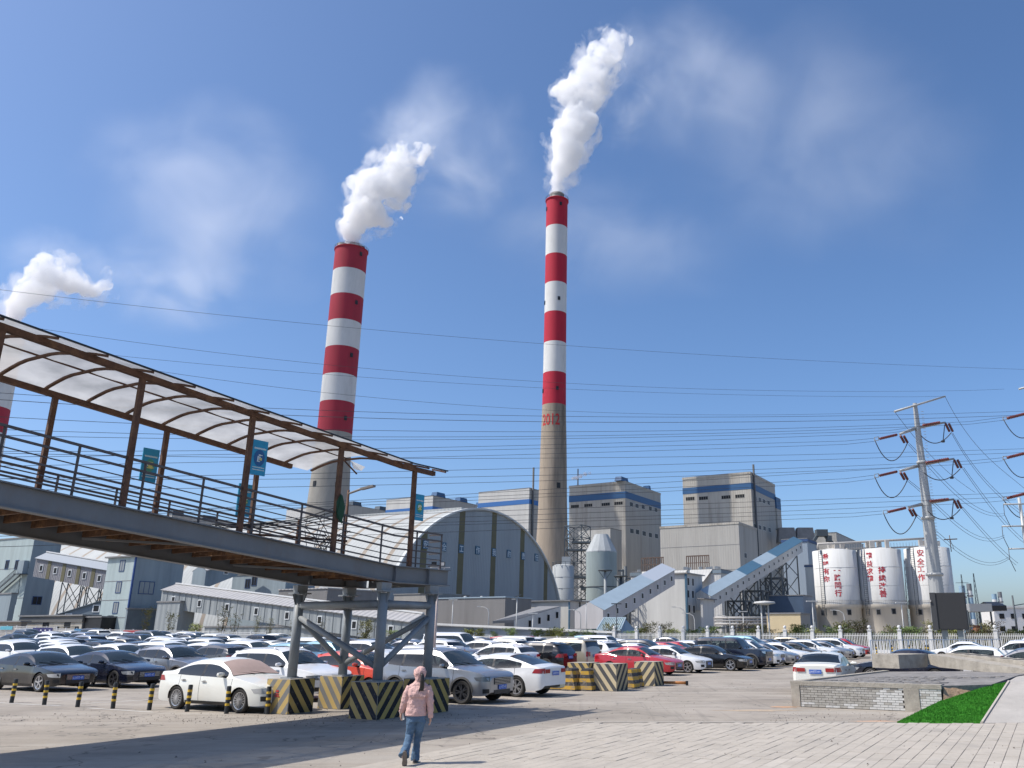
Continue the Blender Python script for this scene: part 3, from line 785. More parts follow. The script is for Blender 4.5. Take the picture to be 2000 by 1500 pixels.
# ------------------------------------------------------------------ footbridge
RUST = mat('rusty_brown_steel', (.095, .048, .030), rough=.85, var=.35, scale=5, dirt=(.20, .11, .055), dirt_amt=.7, dscale=3.5, bump=.4, bscale=40)
RUST2 = mat('rusty_deck_steel', (.11, .056, .030), rough=.85, var=.4, scale=4, dirt=(.32, .17, .07), dirt_amt=.95, dscale=2.0, bump=.4, bscale=30)
GIRD = mat('grey_painted_girder', (.155, .165, .175), rough=.55, var=.12, scale=1.2, dirt=(.15, .10, .07), dirt_amt=.35, dscale=2.0, stretch=(1, 1, .5))
TUBE = mat('grey_painted_tube', (.225, .245, .255), rough=.5, var=.1, scale=2, dirt=(.17, .11, .075), dirt_amt=.45, dscale=2.5)
RAIL = mat('dark_grey_rail', (.085, .075, .075), rough=.6, var=.3, scale=8)
def panel_material():
    m = bpy.data.materials.new('milky_canopy_sheet'); m.use_nodes = True; t = m.node_tree; N = t.nodes; L = t.links
    b = N['Principled BSDF']; b.inputs['Roughness'].default_value = .35
    g = N.new('ShaderNodeNewGeometry'); n_ = N.new('ShaderNodeTexNoise'); n_.inputs['Scale'].default_value = 1.1; n_.inputs['Detail'].default_value = 7; L.new(g.outputs['Position'], n_.inputs['Vector'])
    r = N.new('ShaderNodeValToRGB'); r.color_ramp.elements[0].position = .32; r.color_ramp.elements[0].color = (.40, .40, .385, 1); r.color_ramp.elements[1].position = .62; r.color_ramp.elements[1].color = (.66, .66, .64, 1)
    L.new(n_.outputs['Fac'], r.inputs[0]); L.new(r.outputs[0], b.inputs['Base Color'])
    tr = N.new('ShaderNodeBsdfTranslucent'); L.new(r.outputs[0], tr.inputs[0])
    tp = N.new('ShaderNodeBsdfTransparent'); tp.inputs[0].default_value = (.9, .93, .95, 1)
    m1 = N.new('ShaderNodeMixShader'); m1.inputs[0].default_value = .50; L.new(b.outputs[0], m1.inputs[1]); L.new(tr.outputs[0], m1.inputs[2])
    m2 = N.new('ShaderNodeMixShader'); m2.inputs[0].default_value = .10; L.new(m1.outputs[0], m2.inputs[1]); L.new(tp.outputs[0], m2.inputs[2])
    bp = N.new('ShaderNodeBump'); bp.inputs['Strength'].default_value = .4; bp.inputs['Distance'].default_value = .05
    n2 = N.new('ShaderNodeTexNoise'); n2.inputs['Scale'].default_value = 2.0; n2.inputs['Detail'].default_value = 3; L.new(g.outputs['Position'], n2.inputs['Vector']); L.new(n2.outputs['Fac'], bp.inputs['Height']); L.new(bp.outputs[0], b.inputs['Normal'])
    L.new(m2.outputs[0], N['Material Output'].inputs['Surface']); return m
SHEET = panel_material()
BA = radians(57.5); BD = Vector((cos(BA), sin(BA), 0)); BN = Vector((-BD.y, BD.x, 0)); B0 = Vector((-5.8, 23.5, 0)); BW = 3.2
TK, TE, T0, GD = .3, 2.55, -19.0, .47
def deck_z(t): return 3.97 + .09 * max(0, TK - t)
def bp_(t, o, dz=0): return B0 + BD * (t - .08 * o) + BN * o + Z * (deck_z(t) + dz)
def build_bridge():
    root = empty('footbridge', (B0.x, B0.y, 0), 'covered steel footbridge with rusty canopy posts crossing above the yard', 'footbridge')
    seg = [T0, TK, TE]
    # girders: I sections with stiffeners
    for o in (0, BW):
        b = MB()
        for a, c in ((T0, TK), (TK, TE)):
            for (dz, w_, h_) in ((-.012, .24, .024), (-GD + .012, .24, .024)):
                b.bar(bp_(a, o, dz), bp_(c, o, dz), w_, h_, up=Z)
            b.bar(bp_(a, o, -GD / 2), bp_(c, o, -GD / 2), .014, GD - .05, up=Z)
        for t in (TK + .02, 1.65):
            b.box(bp_(t, o, -GD / 2), (.014, .22, GD - .05), 0, (BD, BN, Z))
        b.build('girder', GIRD, root)
    # cross members below the deck, one part each
    t = T0 + .3; r = random.Random(2)
    while t < TE - .1:
        b = MB(); dz = -.17
        b.bar(bp_(t, .13, dz), bp_(t, BW - .13, dz), .07, .20)
        b.build('cross_beam', RUST2, root); t += .56
    # deck plates, ribbed, rusty
    t = T0
    while t < TE - .05:
        t2 = min(t + 1.52, TE); b = MB(); n = 14
        for i in range(n):
            a = .30 + (BW - .43) * i / n; c = .30 + (BW - .43) * (i + .55) / n
            b.bar((bp_(t + .01, (a + c) / 2, -.055)), bp_(t2 - .01, (a + c) / 2, -.055), (c - a), .03)
        b.bar(bp_(t + .01, BW / 2 + .085, -.028), bp_(t2 - .01, BW / 2 + .085, -.028), BW - .43, .016, up=Z); b.bar(bp_(t + .45, .215, -.028), bp_(t2 - .25, .215, -.028), .17, .016, up=Z)
        b.build('deck_plate', RUST2, root); t = t2
    b = MB(); b.bar(bp_(TE - .04, .13, -GD / 2), bp_(TE - .04, BW - .13, -GD / 2), .014, GD, up=Z); b.build('end_plate', GIRD, root)
    # diagonal under-deck stay
    for a, c in ((-6.4, -4.4), (-2.4, -.4)):
        b = MB(); b.bar(bp_(a, BW - .15, -.30), bp_(c, .15, -.30), .07, .05); b.build('wind_brace', GIRD, root)
    # handrails
    for o in (.02, BW - .02):
        for h, th in ((1.06, .05), (.86, .045), (.66, .022), (.50, .04), (.30, .022), (.14, .035)):
            b = MB(); tt = TE - .3
            if o > 1: tt = 1.1 if h in (.86, .30) else .75
            for a, c in ((T0, TK), (TK, tt)): b.bar(bp_(a, o, h - .02), bp_(c, o, h - .02), th, th)
            if o < 1 and h > .1:
                b.bar(bp_(tt, o, h - .02), bp_(tt, .5, h - .02), th * .8, th * .8)
            b.build('rail', RAIL, root)
        t = TE - .32
        while t > T0:
            if o < 1 or t < .9:
                b = MB(); b.bar(bp_(t, o, 0), bp_(t, o, 1.05), .045, .03); b.build('rail_post', RAIL, root)
            t -= 1.38 if t < 1.2 else 1.05
    # canopy
    H = 2.85
    posts = [.9 - 2.79 * i for i in range(7)]
    for i, t in enumerate(posts):
        b = MB(); b.bar(bp_(t, 0, -.02), bp_(t, 0, H), .11, .11, up=BD); b.build('canopy_post', RUST, root)
        if i > 0:
            b = MB(); b.bar(bp_(t, BW, -.02), bp_(t, BW, H), .11, .11, up=BD); b.build('canopy_post', RUST, root)
    b = MB(); b.bar(bp_(.9 - 1.22, BW, -.02), bp_(.9 - 1.22, BW, H - 1.5) + BD * .05, .06, .06); b.build('canopy_post', RUST, root)
    b = MB(); b.bar(bp_(T0, 0, H), bp_(TK + .05, 0, H), .12, .13, up=Z); b.bar(bp_(TK, 0, H), bp_(1.72, 0, H - .02), .12, .13, up=Z); b.build('canopy_beam', RUST, root)
    b = MB(); b.bar(bp_(T0, BW, H), bp_(-.75, BW, H), .12, .13, up=Z); b.build('canopy_beam', RUST, root)
    O0, O1 = -.52, BW + .42
    def arch(t, s):              # s 0..1 across, near to far
        o = O0 + (O1 - O0) * s; q = (s - .5) * 2
        return bp_(t, o, cr([-.52, 0, .6, 1.6, 2.4, 3.2, 3.62], [2.82, 2.95, 3.05, 3.19, 3.19, 3.06, 2.93], o))
    ribs = [.2 - .975 * i for i in range(20)]
    for i, t in enumerate(ribs + [.9, 1.62]):
        s1 = 1.0 if i < 20 and t < .0 else (.96 if t < .5 else (.40 if t < 1 else .12))
        b = MB(); n = 14
        pts = [arch(t, s1 * k / n) for k in range(n + 1)]
        for p, q in zip(pts, pts[1:]): b.bar(p, q, .05, .07, up=BD)
        b.build('canopy_rib', RUST, root)
    for s in (0, .36, .62, 1):
        b = MB(); e = 1.72 if s == 0 else (.9 if s == .36 else (.35 if s == .62 else -.4))
        tt = [T0] + [TK] + ([e] if e > TK else [])
        if e < TK: tt = [T0, e]
        for a, c in zip(tt, tt[1:]): b.bar(arch(a, s) + Z * .05, arch(c, s) + Z * .05, .035, .035)
        b.build('purlin', RUST if s else BLK, root)
    r = random.Random(9)
    rl = ribs[::-1] + [1.0]
    for i in range(len(rl) - 1):
        for (s0, s1) in ((0, .36), (.36, .62), (.62, 1)):
            if rl[i] > .1 and s0 > .3: continue
            b = MB(); n, m = 7, 3; vs = []
            for a in range(m + 1):
                for c in range(n + 1):
                    t = rl[i] + (rl[i + 1] - rl[i]) * a / m; s = s0 + (s1 - s0) * c / n
                    sag = -.03 * sin(pi * a / m) * r.uniform(.3, 1.2)
                    vs.append(arch(t, s) + Z * (.075 + sag))
            b.add(vs, [(a * (n + 1) + c, a * (n + 1) + c + 1, (a + 1) * (n + 1) + c + 1, (a + 1) * (n + 1) + c) for a in range(m) for c in range(n)], 0, True)
            b.build('canopy_panel', SHEET, root)
    # torn strip hanging at the broken end
    b = MB(); p = arch(.35, .62)
    b.bar(arch(.2, .64), arch(.2, .64) + BD * .55 + Z * -.34, .035, .035); b.build('bent_purlin', RUST, root)
    b = MB(); q = arch(.3, .60); b.add([q, q + BD * .6 + Z * -.10, q + BD * .55 + BN * .1 + Z * -.22, q + BD * .15 + Z * -.24], [(0, 1, 2, 3)], 0); b.build('torn_panel', SHEET, root)
    # trestle: four columns, ring tubes, diagonals, bearing heads
    CC = {'C': (0, 0), 'D': (1.9, 0), 'A': (.0, BW - .02), 'B': (1.85, BW - .02)}
    base = {k: B0 + BD * (t - .08 * o) + BN * o for k, (t, o) in CC.items()}
    for k, p in base.items():
        b = MB(); b.tube(p + Z * .9, p + Z * 3.22, .135, .135, 18)
        b.box(p + Z * 3.26, (.46, .46, .04), 0, (BD, BN, Z)); b.box(p + Z * 3.385, (.34, .2, .21), 0, (BD, BN, Z), top=1.1); b.box(p + Z * .93, (.44, .44, .03), 0, (BD, BN, Z))
        for q in range(4):
            d = (BD, BN, -BD, -BN)[q]; b.prism([p + d * .13 + Z * 3.24, p + d * .26 + Z * 3.24, p + d * .13 + Z * 2.92], (BN if q % 2 == 0 else BD) * .014, 0)
        b.build('column', TUBE, root, fix=True)
    for a, c in (('A', 'C'), ('C', 'D'), ('A', 'B'), ('B', 'D')):
        b = MB(); b.tube(base[a] + Z * 2.92, base[c] + Z * 2.92, .105, n=14); b.build('ring_tube', TUBE, root)
    for a, c in (('A', 'C'), ('D', 'C'), ('A', 'B'), ('D', 'B')):
        b = MB(); b.tube(base[a] + Z * 2.62, base[c] + Z * 1.25, .082, n=14); b.build('diagonal_brace', TUBE, root)
    return base
BASES = build_bridge()
# loose scrap lying on the deck
def scrap():
    b = MB(); b.tube(bp_(-4.3, BW - .5, .30), bp_(-1.1, .35, .45), .03, .03, 8); tag(b.build('rusty_pipe', RUST), 'long rusty pipe lying on the deck of the footbridge', 'pipe')
    b = MB(); r = random.Random(4)
    for i in range(14):
        p = bp_(-1.55 + r.uniform(-.2, .3), 1.0 + r.uniform(-.5, .5), .02); q = p + Vector((r.uniform(-.5, .9), r.uniform(-.5, .5), r.uniform(.1, 1.3)))
        m = (p + q) / 2 + Vector((r.uniform(-.3, .3), r.uniform(-.3, .3), r.uniform(0, .4)))
        b.path([p, (p + m) / 2 + Z * .1, m, q], .010, 5)
    for i in range(5):
        b.path([bp_(-1.75, .25, 1.2 - .1 * i), bp_(-2.6, .5, .75 - .05 * i), bp_(-3.6 - .2 * i, .9, .45 - .06 * i), bp_(-4.5, 1.2, .3)], .012, 5)
    tag(b.build('tangled_wire', BLK, fix=False), 'tangled heap of dark wire and rods caught on the third canopy post', 'scrap', kind='thing')
    b = MB(); b.add([bp_(-1.85, -.08, 1.55), bp_(-1.72, -.1, 1.3), bp_(-1.75, -.1, .75), bp_(-1.93, -.08, .9), bp_(-1.98, -.08, 1.3)], [(0, 1, 2, 3, 4)], 0)
    b.prism([bp_(-1.86, -.10, 1.5), bp_(-1.76, -.12, 1.2), bp_(-1.82, -.12, .8), bp_(-1.94, -.1, 1.0)], BD * .05)
    tag(b.build('green_netting', mat('dark_green_netting', (.012, .06, .03), rough=.8), fix=True), 'scrap of dark green netting tied to a canopy post', 'netting')
scrap()
# banners on the posts
BLUE = mat('blue_banner_print', (.012, .25, .42), rough=.5, var=.12, scale=6); BWHT = mat('white_banner_print', (.62, .68, .66), rough=.5); BYEL = mat('yellow_banner_print', (.60, .52, .16), rough=.5); BDRK = mat('dark_blue_banner_print', (.01, .09, .24), rough=.5); BGRN = mat('green_banner_print', (.05, .25, .17), rough=.5)
def banner(t, o, z0, z1, w_, pic, label):
    root_p = bp_(t, o, 0); r = empty('post_banner', (root_p.x, root_p.y, root_p.z), label, 'banner', 'blue banners on the footbridge posts')
    D = BD; f = -BN
    c = root_p + D * (w_ / 2 + .07) + f * .02
    b = MB(); b.box(c + Z * ((z0 + z1) / 2), (w_, .03, z1 - z0), 0, (D, BN, Z)); b.build('board', BLUE, r)
    h = z1 - z0
    def flat(u0, u1, v0, v1, m, name, lift=.019):
        b = MB(); b.box(c + D * ((u0 + u1) / 2 - .5) * w_ + Z * (z0 + h * (v0 + v1) / 2) + f * lift, ((u1 - u0) * w_, .006, (v1 - v0) * h), 0, (D, BN, Z)); return b.build(name, m, r)
    # heading and foot lines made of short strokes, as unreadable as in the picture
    rr = random.Random(int(t * 10))
    for (v, hh, n_, nm) in ((.76, .05, 9, 'heading'), (.215, .03, 14, 'footline'), (.145, .03, 13, 'footline')):
        b = MB()
        for i in range(n_):
            u = .1 + .8 * (i + .5) / n_
            b.box(c + D * (u - .5) * w_ + Z * (z0 + h * v) + f * .019, (w_ * .8 / n_ * .72, .006, hh * h * rr.uniform(.7, 1)), 0, (D, BN, Z))
        tag(b.build(nm, BWHT, r), kind='stuff')
    b = MB(); n = 20; rad = w_ * (.36 if pic == 0 else .30); pc = c + Z * (z0 + h * .49) + f * .020
    b.add([pc + D * cos(2 * pi * i / n) * rad + Z * sin(2 * pi * i / n) * rad * 1.35 for i in range(n)], [tuple(range(n))]); b.build('emblem_ground', BDRK if pic == 0 else BGRN, r)
    if pic == 0:
        for (du, dv, ru, rv, m) in ((0, .34, .16, .14, BWHT), (-.26, -.1, .10, .52, BWHT), (.05, -.02, .12, .32, BWHT), (.22, -.12, .24, .26, BYEL), (.30, .35, .2, .08, BWHT), (-.12, -.42, .3, .07, BWHT)):
            b = MB(); b.box(pc + D * du * rad + Z * dv * rad * 1.35 + f * .004, (ru * rad * 2, .006, rv * rad * 1.6), 0, (D, BN, Z)); b.build('emblem_piece', m, r)
    else:
        for (du, dv, ru, rv, m) in ((.12, .05, .42, .85, BYEL), (-.12, .35, .42, .22, BWHT), (-.5, .1, .14, .3, BWHT), (-.45, -.35, .2, .14, BYEL), (.62, .25, .1, .18, BWHT), (.7, -.3, .12, .12, BYEL)):
            b = MB(); b.box(pc + D * du * rad + Z * dv * rad * 1.35 + f * .004, (ru * rad * 2, .006, rv * rad * 1.6), 0, (D, BN, Z)); b.build('emblem_piece', m, r)
banner(.9 - 5.58, 0, 1.40, 2.25, .42, 0, 'blue banner with a round white emblem on the second tall rusty post')
banner(.9, 0, 1.35, 2.12, .36, 1, 'blue banner with a yellow picture on the rightmost canopy post')
banner(.9 - 5.58 - .62, BW, 1.35, 2.2, .42, 1, 'pale blue banner with yellow print on the far side post at left')
banner(.9 - 2.79 - .60, BW, 1.05, 1.95, .42, 1, 'pale blue banner half hidden behind the wire tangle on the far side')

# ------------------------------------------------------------------ striped concrete blocks
YEL = (.46, .33, .12); CHAR = (.055, .057, .06)
def stripe_mat(name, yel, dark, period, slope_sign, axis):
    """diagonal hazard stripes; axis = horizontal direction of the face"""
    m = bpy.data.materials.new(name); m.use_nodes = True; t = m.node_tree; N = t.nodes; L = t.links; b = N['Principled BSDF']; b.inputs['Roughness'].default_value = .8
    tc = N.new('ShaderNodeTexCoord'); d = N.new('ShaderNodeVectorMath'); d.operation = 'DOT_PRODUCT'; L.new(tc.outputs['Object'], d.inputs[0])
    d.inputs[1].default_value = (axis[0] * slope_sign / period, axis[1] * slope_sign / period, .78 / period)
    fr = N.new('ShaderNodeMath'); fr.operation = 'FRACT'; L.new(d.outputs['Value'], fr.inputs[0])
    st = N.new('ShaderNodeMath'); st.operation = 'GREATER_THAN'; st.inputs[1].default_value = .5; L.new(fr.outputs[0], st.inputs[0])
    mx = N.new('ShaderNodeMix'); mx.data_type = 'RGBA'; mx.inputs[6].default_value = (*dark, 1); mx.inputs[7].default_value = (*yel, 1); L.new(st.outputs[0], mx.inputs['Factor'])
    g = N.new('ShaderNodeNewGeometry'); nz = N.new('ShaderNodeTexNoise'); nz.inputs['Scale'].default_value = 7; nz.inputs['Detail'].default_value = 8; nz.inputs['Roughness'].default_value = .75; L.new(g.outputs['Position'], nz.inputs['Vector'])
    r = N.new('ShaderNodeMapRange'); r.inputs['From Min'].default_value = .56; r.inputs['From Max'].default_value = .70; r.inputs['To Max'].default_value = .55; L.new(nz.outputs['Fac'], r.inputs['Value'])
    m2 = N.new('ShaderNodeMix'); m2.data_type = 'RGBA'; L.new(r.outputs[0], m2.inputs['Factor']); L.new(mx.outputs[2], m2.inputs[6]); m2.inputs[7].default_value = (.26, .235, .2, 1)
    L.new(m2.outputs[2], b.inputs['Base Color'])
    bp = N.new('ShaderNodeBump'); bp.inputs['Strength'].default_value = .5; bp.inputs['Distance'].default_value = .01; L.new(nz.outputs['Fac'], bp.inputs['Height']); L.new(bp.outputs[0], b.inputs['Normal'])
    return m
CONC = mat('weathered_concrete', (.35, .32, .27), rough=.9, spec=.25, var=.2, scale=2.5, dirt=(.16, .145, .125), dirt_amt=.6, dscale=3, bump=.6, bscale=25)
GREYS = (.17, .17, .165)
def cone_block(loc, w_, h, label, sL, sR, dark=CHAR, dark2=(.012, .012, .014), rz=TH, yel2=(.47, .32, .09), YEL=(.46, .33, .12)):
    """square block; sL / sR: which way the stripes lean on the two visible faces"""
    r = empty('concrete_block', loc, label, 'concrete block', 'striped concrete blocks', rz)
    cs = [(-w_ / 2, -w_ / 2), (w_ / 2, -w_ / 2), (w_ / 2, w_ / 2), (-w_ / 2, w_ / 2)]
    b = MB(); e = .02
    b.box((0, 0, h / 2), (w_ - .008, w_ - .008, h - .004), 0)
    me = b.mesh('block_core', CONC); me_o = put('concrete_core', me, r)
    # painted skins, 4 mm proud: -y face looks left of the camera, +x face right
    b = MB(); b.box((0, -w_ / 2 + .002, h / 2), (w_ - .03, .008, h - .03)); put('painted_face', b.mesh('skin', stripe_mat('stripes', YEL, dark, .37, sL, (1, 0))), r)
    b = MB(); b.box((w_ / 2 - .002, 0, h / 2), (.008, w_ - .03, h - .03)); put('painted_face', b.mesh('skin', stripe_mat('stripes', yel2, dark2, .37, sR, (0, 1))), r)
    b = MB(); b.box((-w_ / 2 + .002, 0, h / 2), (.008, w_ - .03, h - .03)); put('painted_face', b.mesh('skin', stripe_mat('stripes', YEL, dark, .30, sL, (0, 1))), r)
    return r
cone_block((BASES['A'].x, BASES['A'].y, 0), .92, .92, 'striped concrete block at the bridge foot beside the leftmost column', -1, 1, GREYS)
REDP = mat('red_stencil_paint', (.45, .03, .03), rough=.8)
b = MB()
_a = BASES['A'] - V * .472
for (du, dz, w_, h_) in ((.0, .60, .10, .05), (0, .53, .13, .025), (-.01, .49, .17, .018), (.01, .455, .19, .018)): b.box(_a + U * du + Z * dz, (w_, .004, h_), 0, (U, V, Z))
tag(b.build('stencil', REDP), 'small red stencil mark painted on the leftmost striped block', 'stencil')
cone_block((BASES['B'].x, BASES['B'].y, 0), .92, .92, 'striped concrete block under the farthest column of the bridge', 1, -1, GREYS)
cone_block((BASES['C'].x, BASES['C'].y, 0), .96, .93, 'nearest striped block, in bridge shadow with stripes meeting in a V', 1, -1, (.012, .014, .025))
cone_block((BASES['D'].x, BASES['D'].y, 0), .92, .92, 'striped concrete block behind the walking person', -1, 1, (.012, .012, .02))
cone_block((.66, 34.2, 0), 1.0, 1.0, 'wide striped block right of the small barriers with grey and cream stripes', 1, -1, (.07, .07, .07), (.03, .032, .035), YEL=(.52, .43, .27), yel2=(.42, .34, .20))
cone_block((2.35, 37.3, 0), .95, .97, 'striped block in front of the red sedan with stripes rising to the right', -1, 1, (.07, .07, .07), (.03, .032, .035), YEL=(.52, .42, .24), yel2=(.46, .36, .18))
cone_block((-.42, 36.2, 0), 1.0, .97, 'farthest striped block behind the red and white boom', 1, -1, (.05, .052, .055))
# tapered barriers
def band_mat(name, c1, c2):
    m = bpy.data.materials.new(name); m.use_nodes = True; t = m.node_tree; N = t.nodes; L = t.links; b = N['Principled BSDF']; b.inputs['Roughness'].default_value = .85
    g = N.new('ShaderNodeNewGeometry'); sp = N.new('ShaderNodeSeparateXYZ'); L.new(g.outputs['Position'], sp.inputs[0])
    q = N.new('ShaderNodeMath'); q.operation = 'MULTIPLY_ADD'; q.inputs[1].default_value = 1 / .27; q.inputs[2].default_value = .3; L.new(sp.outputs[2], q.inputs[0])
    f = N.new('ShaderNodeMath'); f.operation = 'FRACT'; L.new(q.outputs[0], f.inputs[0]); s_ = N.new('ShaderNodeMath'); s_.operation = 'GREATER_THAN'; s_.inputs[1].default_value = .5; L.new(f.outputs[0], s_.inputs[0])
    mx = N.new('ShaderNodeMix'); mx.data_type = 'RGBA'; mx.inputs[6].default_value = (*c1, 1); mx.inputs[7].default_value = (*c2, 1); L.new(s_.outputs[0], mx.inputs['Factor'])
    nz = N.new('ShaderNodeTexNoise'); nz.inputs['Scale'].default_value = 6; nz.inputs['Detail'].default_value = 8; nz.inputs['Roughness'].default_value = .75; L.new(g.outputs['Position'], nz.inputs['Vector'])
    r = N.new('ShaderNodeMapRange'); r.inputs['From Min'].default_value = .50; r.inputs['From Max'].default_value = .60; r.inputs['To Max'].default_value = .8; L.new(nz.outputs['Fac'], r.inputs['Value'])
    m2 = N.new('ShaderNodeMix'); m2.data_type = 'RGBA'; L.new(r.outputs[0], m2.inputs['Factor']); L.new(mx.outputs[2], m2.inputs[6]); m2.inputs[7].default_value = (.22, .195, .165, 1)
    L.new(m2.outputs[2], b.inputs['Base Color']); return m
BAND = band_mat('worn_yellow_black_bands', (.05, .05, .052), (.50, .30, .04))
def jersey(loc, label, rz=0, s=1.0):
    r = empty('barrier', loc, label, 'concrete barrier', 'small tapered barriers', rz)
    pr = [(.30, 0), (.30, .14), (.23, .42), (.15, .78), (.10, .82), (-.10, .82), (-.15, .78), (-.23, .42), (-.30, .14), (-.30, 0)]
    b = MB(); b.prism([Vector((x * s, -.26, z * s)) for x, z in pr], (0, .52, 0)); put('barrier_body', b.mesh('barrier_body', BAND), r)
    for q in (.62, .30):
        b = MB(); b.tube((0, -.235, q * s), (0, -.222, q * s), .028, n=10); put('lifting_hole', b.mesh('hole', BLK), r)
    return r
jersey((-1.42, 34.5, 0), 'leftmost small yellow and black barrier, beside the bumper of the white sedan', radians(-20))
jersey((-.86, 34.1, 0), 'chipped yellow and black barrier second from the left in the short row', radians(-32), 1.02)
jersey((-.24, 34.0, 0), 'brightest yellow and black barrier, touching the wide striped block', radians(-26), 1.0)
jersey((1.5, 35.4, 0), 'dark yellow and black barrier between the two wide striped blocks', radians(-30), .92)
jersey((1.72, 36.2, 0), 'shadowed barrier tucked beside the striped block near the red sedan', radians(20), .9)
BOOM = mat('faded_white_boom', (.62, .56, .50), rough=.6)
b = MB(); b.tube((-1.75, 36.8, .66), (1.35, 37.0, .68), .035, n=10); r = b.build('barrier_boom', BOOM)
tag(r, 'faded white pole with red tips lying across the small barriers', 'pole')
for x in (-1.4, -.3, .8):
    b = MB(); b.tube((x, 36.8 + (x + 1.75) * .065, .664), (x + .3, 36.82 + (x + 1.75) * .065, .666), .037, n=10); b.build('red_band', REDP, r, off=(0, 0, 0))
b = MB(); b.tube((3.0, 37.6, .10), (3.9, 37.3, .10), .06, n=10); b.box((3.95, 37.3, .09), (.1, .18, .18), 1); tag(b.build('wheel_stop', [mat('orange_tube', (.5, .2, .06)), BLK]), 'orange bar end lying on the ground right of the striped block', 'wheel stop')
# ------------------------------------------------------------------ bollards
BY = mat('yellow_reflective_band', (.66, .42, .03), rough=.45, dirt=(.2, .16, .08), dirt_amt=.5, dscale=12); BB = mat('black_bollard_rubber', (.022, .024, .024), rough=.55, var=.3, scale=12)
def bollard_proto():
    r = empty('bollard', (0, 0, 0), None, 'bollard', 'black and yellow bollards along the lane')
    b = MB(); b.lathe([(.062, 0), (.062, .70), (.054, .725), (.001, .73)], n=18); put('bollard_post', b.mesh('bollard_post', BB, angle=40), r)
    for z in (.24, .40, .56):
        b = MB(); b.lathe([(.0621, z - .032), (.0655, z - .030), (.0655, z + .030), (.0621, z + .032)], n=18); put('yellow_band', b.mesh('yellow_band', BY, angle=40), r)
    return r
bol = bollard_proto()
BL = [(22, 1373, 'leftmost bollard, in front of the rear wheel of the black sedan'), (86, 1377, 'bollard in front of the front wheel of the black sedan'), (151, 1381, 'third bollard from the left, below the number plate of the black sedan'),
      (220, 1384, 'bollard in front of the wheel of the second dark sedan'), (291, 1387, 'bollard standing just left of the white sedan rear bumper'), (365, 1390, 'bollard overlapping the rear door of the white sedan'),
      (442, 1394, 'bollard touching the front wheel of the white sedan'), (522, 1395, 'last bollard, against the striped block at the bridge foot')]
for i, (px, py, lb) in enumerate(BL):
    p = G(px, py); o = bol if i == 0 else copy_tree(bol)
    o.location = (p.x, p.y, 0); o['label'] = lb; o.rotation_euler = (radians(rnd.uniform(-2, 2)), radians(rnd.uniform(-1.5, 1.5)), rnd.uniform(0, 6))

